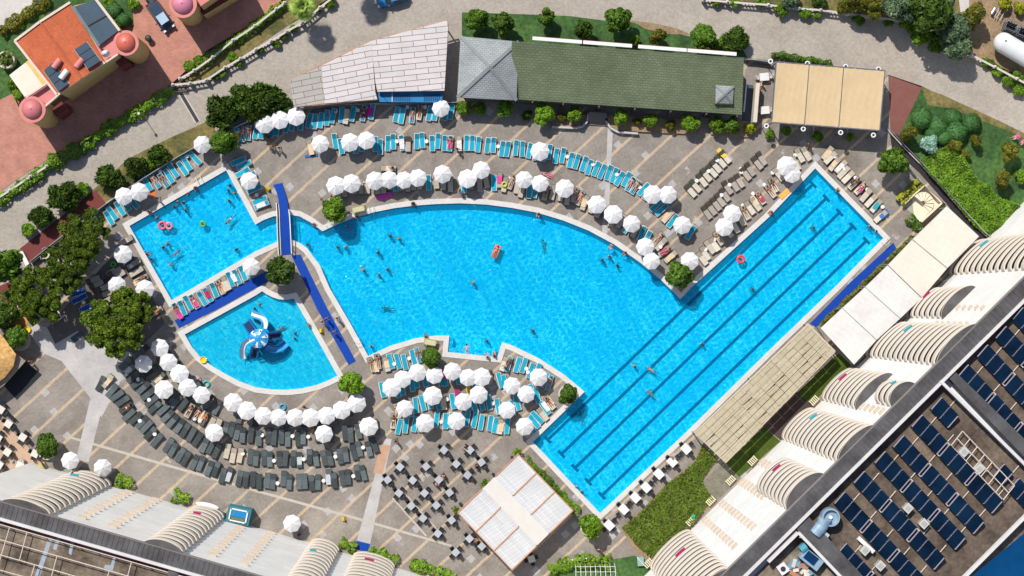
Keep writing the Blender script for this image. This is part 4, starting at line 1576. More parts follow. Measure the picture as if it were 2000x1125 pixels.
# pool in the shade behind the block
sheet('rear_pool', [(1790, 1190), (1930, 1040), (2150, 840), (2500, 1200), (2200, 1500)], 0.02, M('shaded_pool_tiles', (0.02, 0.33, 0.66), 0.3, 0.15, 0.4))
FL_ = Facade((-20, 880), (900, 1145), 34.5)
uL = lambda px: FL_.u(px)
BL = [((140, 926), (219, 950), 1.08, 14, 0.5, False), ((376, 991), (440, 1012), 1.08, 14, 0.5, False), ((607, 1056), (664, 1074), 1.08, 14, 0.5, False), ((690, 1083), (772, 1106), 1.08, 14, 0.5, False)]
bar_L = [(uL(a), uL(c), d, n, z, cp) for a, c, d, n, z, cp in BL]
sl_L = []
for pa, pb in (((249, 964), (260, 967)), ((300, 979), (312, 982)), ((470, 1028), (481, 1031)), ((525, 1044), (536, 1047))):
 sl_L.append((uL(pa), uL(pb), 1.6, 12))
HL = hotel('tall white hotel block with bowed balconies and bare pipe frames on its roof, bottom left', FL_, uL((60, 905)), uL((900, 1145)), 34, bar_L, sl_L)
b = MB()
roofz(b, [(-60, 1012), (0, 1020), (335, 1112), (520, 1170), (500, 1300), (-60, 1300)], ROOFT, FL_.H - 1.36, FL_.H - 1.0)
part(b, 'roof_deck', HL)
b = MB()
roofz(b, [(333, 1095), (352, 1098), (340, 1160), (320, 1160)], METAL, FL_.H - 1.3, FL_.H + .03)
part(b, 'roof_walk', HL)
b = MB()
b.prism(PP([(-40, 985), (0, 974), (141, 921), (130, 935), (0, 985)], 4), 0, 4.2, WALLW)
part(b, 'side_terrace', HL)
# small air-conditioner grilles at the foot of both facades
for i, (lab, px) in enumerate((('slatted grille under the white wall by the third awning', (1762, 618)), ('slatted grille at the wall foot above the turf strip', (1677, 698)),
       ('slatted grille beside the brown paving', (1590, 782)), ('slatted grille on the turf below the shade roof', (1470, 900)),
       ('slatted grille beside the cobbled patch', (1427, 938)), ('slatted grille at the edge of the ivy bed', (1388, 978)), ('slatted grille beside the green bin', (1349, 1018)),
       ('slatted grille near the bottom balcony stack', (1266, 1100)))):
 p = P(*px, 0.4)
 t = thing('grille', lab, 'grille', (p.x, p.y, 0), R(45), 'slatted grilles along the hotel wall')
 m = MB()
 for k in range(5):
  m.box((-0.5 + k * 0.25, 0, 0.45), (0.12, 0.75, 0.06), M('cream_metal', (0.68, 0.62, 0.42), 0.6, 0.05, 2))
 m.obj('slats', t)
 m = MB()
 m.box((0, -.34, .40), (1.2, .06, .06), MATS['cream_metal'])
 m.box((0, .34, .40), (1.2, .06, .06), MATS['cream_metal'])
 for sx in (-.55, .55):
  for sy in (-.34, .34):
   m.box((sx, sy, .2), (.06, .06, .4), MATS['cream_metal'])
 m.obj('frame', t)
# ------------------------------------------------------------------ roof installations
DU, DV = (16.4, 17.6), (-21.5, 25.0)         # along a row / across it, photo pixels

def roof_row(start, n, label, gap=3, z=None):
 """start: pixel of the middle of the first panel"""
 z = z or (ZR + 0.75)
 t = thing('solar_array', label, 'solar panels', P(*start, ZR), group='solar arrays on the hotel roof')
 m0 = MB()
 extra = 0.0
 for i in range(n):
  if i and i % gap == 0:
   extra += 0.28
  c = (start[0] + DU[0] * (i + extra), start[1] + DU[1] * (i + extra))
  hu, hv = 0.47, 0.48
  q = [P(c[0] + su * DU[0] * hu + sv * DV[0] * hv, c[1] + su * DU[1] * hu + sv * DV[1] * hv, z) + Vector((0, 0, 0.22 * -sv)) for su, sv in ((-1, -1), (1, -1), (1, 1), (-1, 1))]
  m = MB()
  if area([Vector((p.x, p.y, 0)) for p in q]) < 0:
   q = q[::-1]
  m.add(q + [p - Vector((0, 0, .08)) for p in q], [(0, 1, 2, 3), (0, 4, 5, 1), (1, 5, 6, 2), (2, 6, 7, 3), (3, 7, 4, 0), (7, 6, 5, 4)], PANEL)
  part(m, 'panel', t)
 e = (start[0] + DU[0] * (n - 1 + extra), start[1] + DU[1] * (n - 1 + extra))
 for sv in (-1, 1):
  a = (start[0] + sv * DV[0] * .46 - DU[0] * .5, start[1] + sv * DV[1] * .46 - DU[1] * .5)
  c = (e[0] + sv * DV[0] * .46 + DU[0] * .5, e[1] + sv * DV[1] * .46 + DU[1] * .5)
  m0.bar(P(*a, z - .1 - .2 * sv), P(*c, z - .1 - .2 * sv), 0.09, 0.09, TRIM)
  for f in (0, .25, .5, .75, 1):
   q = P(*lerp2(a, c, f), z - .1)
   m0.bar((q.x, q.y, ZR - .03), (q.x, q.y, z - .1 - .2 * sv), 0.07, 0.07, DARK)
 FRAME = M('panel_frame', (0.30, 0.28, 0.34), 0.5, 0.1, 2)
 for i in range(n):
  for su in (-.5, .5):
   c = (start[0] + DU[0] * (i + su + .28 * (i // gap)), start[1] + DU[1] * (i + su + .28 * (i // gap)))
   m0.bar(P(c[0] - DV[0] * .44, c[1] - DV[1] * .44, z + .2), P(c[0] + DV[0] * .44, c[1] + DV[1] * .44, z - .2), .11, .08, FRAME)
 for i in range(0, n, 2):                 # cross pipes to the next row
  c = (start[0] + DU[0] * (i + .5), start[1] + DU[1] * (i + .5))
  m0.bar(P(c[0] - DV[0] * .5, c[1] - DV[1] * .5, ZR + .12), P(c[0] - DV[0] * 1.05, c[1] - DV[1] * 1.05, ZR + .12), 0.09, 0.09, TRIM)
 part(m0, 'rack', t)

rows = [((1648, 981), 9, 'front left solar row on the lower roof, nearest the cylindrical machine'), ((1686, 941), 9, 'second solar row from the left on the lower roof'),
  ((1727, 902), 9, 'third solar row from the left on the lower roof'), ((1763, 871), 9, 'fourth solar row from the left on the lower roof'),
  ((1799, 831), 9, 'fifth solar row from the left on the lower roof'), ((1837, 797), 2, 'pair of panels nearest the corner of the lower roof'),
  ((1651, 1082), 4, 'lowest solar row beside the zinc walkway at the bottom edge'), ((1889, 733), 8, 'solar row next to the zinc walkway on the upper roof'),
  ((1927, 694), 8, 'second solar row on the upper roof'), ((1963, 658), 6, 'third solar row on the upper roof'), ((1996, 621), 4, 'top right solar row cut by the right edge')]
for s, n, lab in rows:
 roof_row(s, n, lab)
roof_row((1959, 927), 1, 'single panel standing on the bare frame right of the fifth row')
roof_row((1988, 955), 2, 'last panels on the bare frame near the right edge')
for lab, px in (('grey box unit between the front solar rows, nearest the bottom edge', (1718, 1104)), ('grey box unit with a lid beside a long white duct', (1688, 1074)),
    ('grey box unit between the second and third solar rows, upper one', (1772, 992)), ('grey box unit between the second and third solar rows, lower one', (1803, 1022)),
    ('grey box unit on the bare frame, upper one', (1881, 882)), ('grey box unit on the bare frame, lower one', (1911, 915))):
 p = P(*px, ZR + .5)
 t = thing('roof_unit', lab, 'roof unit', (p.x, p.y, ZR - .02), R(-44), 'box units on the hotel roof')
 MB().box((0, 0, .45), (.75, .8, .9), M('unit_grey', (0.34, 0.34, 0.32), 0.6, 0.1, 2)).obj('casing', t)
 MB().box((0, 0, .93), (.85, .9, .06), M('unit_lid', (0.46, 0.46, 0.43), 0.5, 0.1, 2)).box((0, 0, .97), (.5, .5, .04), MATS['unit_grey']).obj('lid', t)
p = P(1700, 1062, ZR + .6)
t = MB()
t.bar(P(1676, 1050, ZR + .5), P(1706, 1078, ZR + .5), 0.42, 0.4, WHITE)
tag(t.obj('roof_duct'), 'long white duct lying on the hotel roof', 'duct')
# cylindrical machine with box
t = thing('chiller', 'steel cylinder with grey box machine at the roof corner', 'machine', P(1620, 1020, ZR))
m = MB().tube([P(1612, 1012, ZR + 1.2), P(1606, 1026, ZR + 1.0), P(1592, 1042, ZR + .8)], 0.7, M('blue_steel', (0.30, 0.42, 0.52), 0.4, 0.15, 2, metal=0.3), 16)
part(m, 'cylinder', t, False)
m = MB().lathe(P(1618, 1008, ZR), [(1.0, 0), (1.0, 1.3), (0.95, 1.45), (0.8, 1.45), (0.78, 1.0), (0, 1.0)], MATS['blue_steel'], 24)
part(m, 'fan_drum', t)
m = MB().lathe(P(1618, 1008, ZR), [(.2, 1.0), (.2, 1.25), (0, 1.26)], WHITE, 12)
part(m, 'fan_hub', t)
m = MB()
m.bar(P(1602, 1050, ZR + .5), P(1612, 1038, ZR + .5), 1.0, 1.0, M('pale_blue_box', (0.38, 0.46, 0.50), 0.5, 0.1, 1))
part(m, 'box', t)
# glass tank and rubbish on the small roof at the bottom
t = thing('roof_machine', 'blue glass fronted machine on the small roof at the bottom', 'machine', P(1585, 1085, ZR))
m = MB().bar(P(1566, 1078, ZR + .6), P(1600, 1105, ZR + .6), 1.3, 1.2, MATS['blue_steel'])
part(m, 'casing', t)
m = MB().bar(P(1574, 1082, ZR + 1.25), P(1594, 1098, ZR + 1.25), 0.95, 0.1, M('deep_blue_glass', (0.004, 0.03, 0.09), 0.15, 0.2, 1))
part(m, 'window', t)
m = MB().tube([P(1564, 1075, ZR + .9), P(1575, 1067, ZR + .9)], 0.5, M('teal_plastic', (0.05, 0.25, 0.33), 0.4, 0.1, 2), 12)
part(m, 'drum', t)
rj = random.Random(4)
JC = [M('scrap_white', (0.65, 0.6, 0.55), 0.7, 0.1, 3), M('scrap_blue', (0.12, 0.30, 0.42), 0.6, 0.1, 3), M('scrap_rust', (0.42, 0.19, 0.11), 0.8, 0.15, 3), M('scrap_cream', (0.6, 0.5, 0.4), 0.8, 0.1, 3)]
JN = [('white', 'board'), ('light blue', 'board'), ('rust coloured', 'plank'), ('cream', 'sheet')]
SP = sorted((1540 + rj.uniform(0, 46), 1105 + rj.uniform(-8, 18)) for _ in range(14))
for i in range(14):
 k = i % 4
 c = P(*SP[i], ZR)
 m = MB().box((0, 0, 0.06 + .07 * i * .3), (rj.uniform(.5, 1.3), rj.uniform(.25, .6), .06), JC[k], 0, R(rj.uniform(-6, 6)))
 o = m.obj('scrap_board')
 o.location = (c.x, c.y, ZR)
 o.rotation_euler = (0, 0, rj.uniform(0, 3))
 tag(o, f'{JN[k][0]} {JN[k][1]}, {nth(i)} from the left in the scrap heap on the small roof', 'scrap', 'scrap heap on the small roof')
c = P(1528, 1110, ZR)
t = thing('loudspeaker', 'white board with a black round disc lying on the small roof', 'loudspeaker', c, .6)
MB().box((0, 0, .3), (1.0, 1.1, .3), WHITE).box((0, 0, .07), (.8, .9, .14), DARK).obj('cabinet', t)
MB().lathe((0, 0, .46), [(.28, 0), (.28, .05), (.1, .03), (0, .06)], DARK, 18).obj('cone', t)

# bare pipe frames on the left roof and at the right end of the lower right roof
ZL = FL_.H - 1.0

def pipes(label, org, du, dv, nu, nv, z, zr, skip=0, seed=1):
 t = thing('pipe_frame', label, 'pipe frame', P(*org, zr))
 rr = random.Random(seed)
 pt = lambda i, j, zz=z: P(org[0] + du[0] * i + dv[0] * j, org[1] + du[1] * i + dv[1] * j, zz)
 for j in range(nv + 1):
  part(MB().tube([pt(0, j), pt(nu, j)], 0.055, TRIM, 6), 'pipe', t)
 for i in range(nu + 1):
  j0 = rr.randint(0, max(0, nv - 2))
  part(MB().tube([pt(i, j0), pt(i + .12, min(nv, j0 + 2 + (i % 2)))], 0.055, TRIM, 6), 'pipe', t)
 m = MB()
 for i in range(nu + 1):
  for j in range(0, nv + 1, 2):
   m.bar(pt(i, j, zr - .02), pt(i, j, z), 0.06, 0.06, DARK)
 part(m, 'leg', t)

pipes('long bare pipe grid covering the bottom left hotel roof', (-15, 1020), (34, 9.7), (-9.5, 27), 11, 5, ZL + .9, ZL, seed=2)
pipes('bare pipe frame at the right of the lower solar roof', (1880, 842), (14.5, 15.2), (-12, 13.2), 7, 2, ZR + .8, ZR, seed=5)
b = MB()
SEAL = M('blue_grey_sealant', (0.30, 0.35, 0.40), 0.7, 0.12, 1.5)
for px in ([(95, 1050), (103, 1050), (78, 1125), (68, 1125)], [(112, 1048), (118, 1050), (110, 1075), (103, 1072)], [(138, 1058), (145, 1060), (139, 1085), (134, 1080)], [(222, 1085), (227, 1086), (220, 1115), (203, 1110), (205, 1103), (216, 1104)]):
 b.poly(PP(px, ZL + .012), SEAL)
part_split(b, 'roof_sealant', HL)
# ------------------------------------------------------------------ kiosk by the left block
c = P(468, 1005, 1)
t = thing('kiosk', 'small teal framed kiosk with a blue panelled top beside the hotel', 'kiosk', (c.x, c.y, 0), R(-12))
MB().box((0, 0, 1.1), (2.9, 2.0, 2.2), M('teal_frame', (0.02, 0.17, 0.22), 0.5, 0.15, 2)).obj('wall', t)
m = MB()
for x, y, sx, sy in ((0, .72, 2.2, .16), (0, -.72, 2.2, .16), (1.05, 0, .16, 1.6), (-1.05, 0, .16, 1.6)):
 m.box((x, y, 2.3), (sx, sy, .16), WHITE)
m.obj('top_frame', t)
MB().box((0, .2, 2.23), (1.9, .8, .06), M('bright_blue_board', (0.01, 0.18, 0.42), 0.5, 0.1, 1)).obj('blue_panel', t)
MB().box((0, -.42, 2.25), (1.7, .25, .08), M('olive_crate', (0.15, 0.14, 0.05), 0.8, 0.3, 8)).obj('tray', t)
c = P(406, 988, 1.2)
m = MB().lathe((0, 0, 0), [(0.0, 1.30), (0.6, 1.30), (0.75, 1.36), (0.6, 1.42), (0, 1.44)], WHITE, 24)
t = thing('oval_canopy', 'flat white oval canopy between the kiosk and the balconies', 'canopy', (c.x, c.y, 0), R(-13))
o = m.obj('top', t, True)
o.scale = (2.1, .55, 1)
MB().tube([(0, 0, 0), (0, 0, 1.32)], .06, STEEL).obj('post', t)
# ------------------------------------------------------------------ trees and plants
LEAF_D = Mleaf('leaf_dark', (0.014, 0.04, 0.0042), (0.075, 0.135, 0.0108))
LEAF_G = Mleaf('leaf_green', (0.021, 0.06, 0.0042), (0.105, 0.201, 0.0126))
LEAF_B = Mleaf('leaf_bright', (0.038, 0.105, 0.0042), (0.184, 0.324, 0.0156))
LEAF_YG = Mleaf('leaf_yellow_green', (0.105, 0.14, 0.0042), (0.455, 0.473, 0.0156))
LEAF_O = Mleaf('leaf_olive', (0.044, 0.052, 0.0042), (0.184, 0.184, 0.0156))
LEAF_P = Mleaf('leaf_pine', (0.024, 0.056, 0.004), (0.16, 0.235, 0.016))
LEAF_GG = Mleaf('leaf_grey_green', (0.035, 0.07, 0.032), (0.166, 0.245, 0.123))
LEAF_BG = Mleaf('leaf_agave', (0.14, 0.298, 0.228), (0.473, 0.7, 0.578))
LEAF_IV = Mleaf('leaf_ivy', (0.028, 0.056, 0.003), (0.149, 0.219, 0.0168))
LEAF_TOP = Mleaf('leaf_topiary', (0.032, 0.105, 0.025), (0.079, 0.201, 0.052))
LEAF_FL = Mleaf('leaf_flowerbed', (0.038, 0.114, 0.0042), (0.228, 0.367, 0.021))
BARK = M('bark', (0.12, 0.085, 0.06), 0.9, 0.25, 3)
SPECS = {
 'ficus': ('ficus_tree', 1.0, 1.0, 0.85, 16, 3400, 0.115, LEAF_B, 1.0),
 'round': ('round_tree', 1.0, 1.0, 0.95, 18, 3600, 0.12, LEAF_G, 1.1),
 'oleander': ('oleander_bush', 1.0, 1.0, 0.75, 22, 3200, 0.14, LEAF_D, 1.9),
 'shrub': ('garden_shrub', 1.0, 1.0, 0.7, 14, 2000, 0.15, LEAF_B, 1.2),
 'yellow': ('golden_shrub', 1.0, 1.0, 0.8, 12, 1600, 0.15, LEAF_YG, 1.2),
 'olive': ('olive_bush', 1.0, 1.0, 0.85, 14, 3000, 0.11, LEAF_O, 1.2),
 'grey': ('olive_tree', 1.0, 1.0, 0.8, 24, 4200, 0.095, LEAF_GG, 1.6),
 'dark': ('dark_tree', 1.0, 1.0, 0.85, 20, 3800, 0.11, LEAF_D, 1.3),
 'pine': ('pine_tree', 1.0, 1.0, 0.5, 95, 17000, 0.046, LEAF_P, 1.5),
 'topiary': ('clipped_shrub', 1.0, 1.0, 0.55, 1, 2600, 0.075, LEAF_TOP, 1.0),
 'agave': ('blue_grey_shrub', 1.0, 1.0, 0.75, 10, 2200, 0.12, LEAF_BG, 2.2),
}
CROWNS = {}

def crown_mesh(kind, var):
 key = (kind, var)
 if key not in CROWNS:
  nm, rx, ry, rz, nl, n, ls, mt, asp = SPECS[kind]
  if kind == 'topiary':
   CROWNS[key] = crown('crown', mt, rx, ry, rz, 1, n, ls, 50 + var, lobe=1.0, spread=0.02, jit=0.3)
  elif kind == 'pine':
   CROWNS[key] = crown('crown', mt, rx, ry, rz, nl, n, ls, 80 + var * 7, lobe=0.16, spread=0.97, jit=1.0, asp=asp, flat=0.2)
  elif kind in ('grey', 'oleander'):
   CROWNS[key] = crown('crown', mt, rx, ry, rz, nl, n, ls, 20 + var * 3, lobe=0.36, spread=0.74, jit=1.0, asp=asp)
  else:
   CROWNS[key] = crown('crown', mt, rx, ry, rz, nl, n, ls, 10 + var * 5, lobe=0.42, spread=0.66, jit=0.8, asp=asp)
 return CROWNS[key]

TRN = [0]
TRUNK = {}

def tree(kind, px, rpx, label, group=None, h=None, zb=0.0, cat=None, rz=None):
 """crown centred on the pixel at its own height; rpx: crown radius in photo pixels"""
 TRN[0] += 1
 rr = random.Random(TRN[0] * 13)
 r = rpx / 15.6
 nm = SPECS[kind][0]
 ch = SPECS[kind][3] * r
 h = h if h is not None else (0.15 if kind in ('shrub', 'yellow', 'topiary', 'agave', 'oleander') else 0.55 * r)
 p = P(px[0], px[1], zb + h + ch)
 t = thing(nm, label, cat or ('tree' if nm.endswith('tree') else 'shrub'), (p.x, p.y, zb), rr.uniform(0, 6.28), group)
 c = link('crown', crown_mesh(kind, TRN[0] % (3 if kind != 'topiary' else 1)), t)
 c.location = (0, 0, h)
 c.scale = (r * rr.uniform(.95, 1.06), r * rr.uniform(.95, 1.06), r * rr.uniform(.9, 1.1))
 if kind not in TRUNK:
  m = MB()
  m.tube([(0, 0, 0), (0.02, 0.01, 0.5), (0, 0, 1.0)], .10, BARK, 8, r2=.07)
  for a in range(5):
   x, y = math.cos(a * 1.26), math.sin(a * 1.26)
   m.tube([(0, 0, .85), (x * .18, y * .18, 1.1), (x * .42, y * .42, 1.42)], .05, BARK, 6, r2=.02)
  TRUNK[kind] = m.mesh('trunk')
 k = link('trunk', TRUNK[kind], t)
 s = max(h, 0.3 * r)
 k.scale = (r * .9, r * .9, s * 1.05)
 return t

G1 = 'trees along the road above the restaurant'
for kind, px, r, lab in (
  ('round', (930, 37), 23, 'round tree at the left end of the lawn, above the grey hipped roof'), ('round', (980, 45), 25, 'broad round tree second from the left above the restaurant'),
  ('round', (1064, 32), 20, 'small round tree third from the left, on the lawn edge by the road'), ('dark', (1138, 58), 20, 'dark low tree in the middle of the lawn above the green roof'),
  ('round', (1210, 37), 28, 'tallest round tree standing over the middle of the restaurant lawn'), ('olive', (1287, 72), 20, 'low olive coloured bush behind the white parapet of the green roof'),
  ('round', (1377, 72), 28, 'big round tree near the right end of the white parapet'), ('oleander', (1437, 80), 24, 'spiky tree at the right end of the restaurant lawn'),
  ('shrub', (1408, 82), 12, 'small yellow green bush between the two right trees of the restaurant lawn'), ('shrub', (1240, 78), 11, 'low pale bush left of the olive bush on the restaurant lawn')):
 tree(kind, px, r, lab, G1)
G2 = 'bushes in front of the green roof'
for kind, px, r, lab in (
  ('shrub', (908, 209), 17, 'leafy shrub under the left corner of the grey hipped roof'), ('shrub', (937, 212), 13, 'low shrub below the middle of the grey hipped roof'),
  ('ficus', (985, 212), 18, 'round bush under the right corner of the grey hipped roof'), ('ficus', (1062, 222), 23, 'largest round bush in front of the green roof'),
  ('ficus', (1123, 224), 17, 'round bush left of the restaurant steps'), ('ficus', (1211, 229), 17, 'round bush right of the restaurant steps'),
  ('ficus', (1271, 234), 16, 'round bush in the middle of the restaurant planter'), ('ficus', (1347, 241), 19, 'round bush left of the narrow steps'),
  ('ficus', (1399, 245), 17, 'round bush right of the narrow steps'), ('round', (1431, 247), 18, 'darker round bush next to the golden shrub'), ('yellow', (1464, 251), 13, 'golden yellow shrub at the right end of the restaurant front'),
  ('oleander', (1030, 224), 11, 'brownish fern left of the largest round bush'), ('olive', (1098, 228), 11, 'brownish low plant between two round bushes left of the steps'),
  ('olive', (1245, 239), 11, 'brownish low plant between the second and third bushes right of the steps'), ('olive', (1310, 244), 12, 'brownish low plant left of the bush by the narrow steps')):
 tree(kind, px, r, lab, G2, h=0.5 if kind in ('ficus', 'round') else 0.1)
G3 = 'bushes between the road and the pool terrace'
for kind, px, r, lab in (
  ('oleander', (437, 222), 33, 'leftmost of the dark spiky bushes by the white slatted roof'), ('oleander', (478, 199), 30, 'second of the dark spiky bushes by the white slatted roof'),
  ('oleander', (520, 188), 32, 'biggest dark spiky bush by the white slatted roof'), ('oleander', (548, 204), 24, 'dark spiky bush touching the grey slats'), ('oleander', (500, 216), 26, 'dark spiky bush in front of the umbrellas by the fence'),
  ('round', (436, 277), 26, 'round tree beside the yellow bag at the pool corner'), ('oleander', (312, 302), 20, 'green bush on the verge nearest the dark spiky group'),
  ('oleander', (262, 326), 22, 'green bush in the middle of the verge'), ('oleander', (218, 346), 27, 'large green bush at the head of the maroon walkway'), ('oleander', (125, 387), 29, 'large bush overhanging the maroon walkway'),
  ('oleander', (82, 425), 22, 'smaller bush halfway along the maroon walkway'), ('shrub', (160, 370), 15, 'low shrub beside the upper end of the maroon walkway'), ('shrub', (57, 452), 15, 'clipped shrub at the lower end of the walkway bushes'),
  ('shrub', (293, 319), 11, 'small shrub between two verge bushes')):
 tree(kind, px, r, lab, G3, h=0.3 if kind == 'oleander' else None, zb=-0.1)
G4 = 'tall trees shading the left terrace'
for px, r, lab in (((165, 462), 47, 'tall pine over the lower end of the maroon walkway'), ((128, 520), 48, 'tall pine between the white tables and the grey platform'), ((72, 578), 52, 'tall pine at the far left above the orange mat'),
    ((232, 632), 58, 'largest pine, over the dark loungers beside the children\'s pool'), ((268, 600), 36, 'pine with thin crown beside the corner of the upper pool')):
 tree('pine', px, r, lab, G4, h=2.6)
tree('round', (6, 512), 42, 'big green tree at the left edge below the maroon walkway', G4, h=1.5)
tree('round', (34, 660), 24, 'round bush in a curved planter beside the straw hut', h=0.6)
tree('dark', (6, 618), 24, 'dark bush at the left edge above the straw hut', h=0.6)
G5 = 'planter trees around the pools'
for px, r, lab, k in (((652, 410), 27, 'planter tree at the corner where the channel meets the main pool', 'ficus'), ((550, 531), 31, 'tree in a white tub between the upper pool and the children\'s pool', 'dark'),
     ((1330, 538), 28, 'tree on the wedge between the main pool and the lane pool', 'round'), ((687, 747), 25, 'round tree at the lower corner of the children\'s pool', 'ficus'),
     ((844, 697), 20, 'tight round tree left of the square pool bay', 'round'), ((1109, 768), 21, 'tight round tree on the corner by the lane pool', 'round'),
     ((1155, 1026), 25, 'round tree at the lower end of the lane pool', 'ficus'), ((90, 872), 24, 'round tree beside the cream tables at the left', 'round'), ((1740, 318), 31, 'round tree at the top right corner of the deck by the asphalt path', 'round')):
 tree(k, px, r, lab, G5, h=0.9)
G6 = 'trees at the top right'
for kind, px, r, lab, h in (
  ('olive', (1668, 0), 30, 'olive green tree at the top edge left of the dark trees', 1), ('olive', (1705, 12), 30, 'yellowish tree beside the grey green tree at the top', 1), ('grey', (1757, 12), 36, 'grey green tree with fine leaves at the top edge', 2),
  ('dark', (1818, 28), 40, 'tall dark tree in the middle of the top right clump', 3), ('grey', (1858, 50), 34, 'grey green tree right of the tall dark tree', 2.5), ('shrub', (1800, 66), 24, 'bright yellow green bush under the tall dark tree', .4),
  ('shrub', (1830, 82), 22, 'bright bush nearest the road in the top right clump', .4), ('grey', (1866, 86), 30, 'grey green tree at the corner of the yard wall', 1.5), ('olive', (1903, 34), 27, 'olive tree at the yard entrance', 1.2),
  ('shrub', (1772, 48), 16, 'low green bush at the end of the balustrade', .2), ('grey', (1840, 8), 26, 'grey green tree beside the pale path', 2), ('dark', (1600, 2), 16, 'dark low bush at the top edge left', .2), ('grey', (1545, -4), 22, 'grey green bush at the top edge above the balustrade', .5),
  ('olive', (1648, 14), 16, 'small olive bush on the dry scrub', .2), ('yellow', (1962, 8), 14, 'yellow green bush at the top right corner', .2), ('yellow', (1992, 16), 14, 'yellow green bush cut by the right edge', .2), ('shrub', (1988, 150), 12, 'shrub with orange tips at the right end of the yard wall', .2)):
 tree(kind, px, r, lab, G6, h=h, zb=-0.1)
G7 = 'shrubs along the right balustrade'
for i, (px, r) in enumerate((((1483, 4), 12), ((1525, 19), 14), ((1573, 26), 14), ((1597, 31), 8), ((1677, 38), 13), ((1735, 45), 10), ((1433, 6), 12), ((1400, 3), 11), ((1968, 160), 13), ((1948, 142), 12), ((1990, 178), 12), ((1925, 122), 11))):
 tree('shrub', px, r, f'small rounded shrub, {nth(i)} of those along the balustrade at the top right', G7, zb=-0.1, h=0.1)
G8 = 'clipped shrubs in the garden on the right'
for px, r, lab in (((1800, 232), 22, 'clipped shrub at the left of the garden group'), ((1860, 229), 19, 'clipped shrub at the top of the garden group'), ((1898, 240), 20, 'round clipped shrub at the right of the garden group'),
    ((1833, 247), 22, 'clipped shrub in the middle of the garden group'), ((1868, 258), 24, 'largest clipped shrub of the garden group'), ((1845, 268), 18, 'clipped shrub above the pale blue one'), ((1822, 262), 17, 'clipped shrub between the middle and the pale blue one')):
 tree('topiary', px, r, lab, G8, zb=-0.1, h=0.0)
for kind, px, r, lab in (('olive', (1777, 261), 21, 'round bright bush at the tip of the red path'), ('agave', (1816, 283), 20, 'pale blue grey spiky shrub in the garden'), ('olive', (1862, 287), 15, 'small olive bush between the clipped shrubs and the hedge'),
      ('olive', (1905, 277), 14, 'olive bush right of the clipped shrubs'), ('olive', (1970, 299), 21, 'round olive bush beside the people on the lawn'), ('olive', (1960, 351), 19, 'round olive bush by the garden steps'), ('shrub', (1995, 345), 14, 'bright shrub at the right edge of the garden'),
      ('olive', (1885, 302), 11, 'small brownish bush above the garden hedge')):
 tree(kind, px, r, lab, 'bushes in the garden on the right', zb=-0.1)
G9 = 'plants along the left balustrades'
for i, (px, r) in enumerate((((372, 128), 13), ((388, 118), 10), ((420, 148), 9), ((432, 144), 9), ((468, 124), 8), ((508, 98), 9), ((540, 86), 9), ((555, 72), 8), ((455, 112), 11), ((575, 55), 9), ((645, 8), 10), ((620, 18), 8))):
 tree('shrub', px, r, f'small green plant, {nth(i)} of those along the curved balustrades at the upper left', G9, zb=-0.1, h=0.05)
for i, (px, r) in enumerate((((222, 20), 17), ((240, 38), 15), ((262, 8), 12), ((210, 2), 12), ((225, 50), 11), ((25, 165), 12), ((38, 185), 11), ((30, 178), 8))):
 tree('topiary' if i in (0, 1) else 'shrub', px, r, ('clipped dark bush' if i in (0, 1) else 'leafy bush') + f' by the villa, {nth(i)} of the villa garden', 'bushes round the villa', zb=-0.1, h=0)
for px, r, lab in (((1503, 262), 10, 'small plant at the left corner of the beige canopy'), ((1534, 257), 12, 'low plant below the beige canopy, left one'), ((1597, 267), 11, 'low plant below the middle of the beige canopy'), ((1660, 268), 9, 'low plant below the right of the beige canopy')):
 tree('shrub', px, r, lab, 'plants under the beige canopy', h=.1)
# palms

def palm(px, rpx, h, label):
 r = rpx / 15.6
 p = P(*px, h)
 t = thing('palm_tree', label, 'palm tree', (p.x, p.y, -0.1), 0, 'fan palms by the road')
 m = MB()
 m.tube([(0, 0, 0), (.05, 0, h * .5), (0, 0, h)], .22, BARK, 10, r2=.16)
 m.obj('trunk', t)
 rng = np.random.default_rng(int(px[0]) + 5)
 m = MB()
 PAL = Mleaf('leaf_palm', (0.052, 0.114, 0.0084), (0.42, 0.56, 0.105))
 for f in range(44):
  a = rng.uniform(0, 6.28)
  el = rng.uniform(-.5, 1.2)
  L = r * rng.uniform(.55, .72)
  d = Vector((math.cos(a) * math.cos(el), math.sin(a) * math.cos(el), math.sin(el)))
  s = d.cross(Vector((0, 0, 1))).normalized()
  u = s.cross(d)
  b0 = Vector((0, 0, h)) + d * L * rng.uniform(.15, .6)
  m.tube([(0, 0, h), b0], .02, PAL, 3, caps=False)
  for k in range(13):                    # folded fan leaf: narrow blades from one point
   th = (k - 6) / 6 * 1.15
   dd = (d * math.cos(th) + s * math.sin(th))
   e = b0 + dd * L * .75 * (1 - .15 * abs(th)) - Vector((0, 0, .18 * L))
   w_ = (s * math.cos(th) - d * math.sin(th)) * .075
   mid = b0 + dd * L * .3 + u * .05
   m.add([b0, mid - w_, e, mid + w_], [(0, 1, 2, 3)], PAL)
 m.obj('crown', t)
 return t

palm((590, 16), 38, 4.6, 'fan palm standing between the balustrades at the top, its shadow on the road')
palm((694, -38), 38, 4.6, 'fan palm above the top edge whose shadow falls beside the blue car')
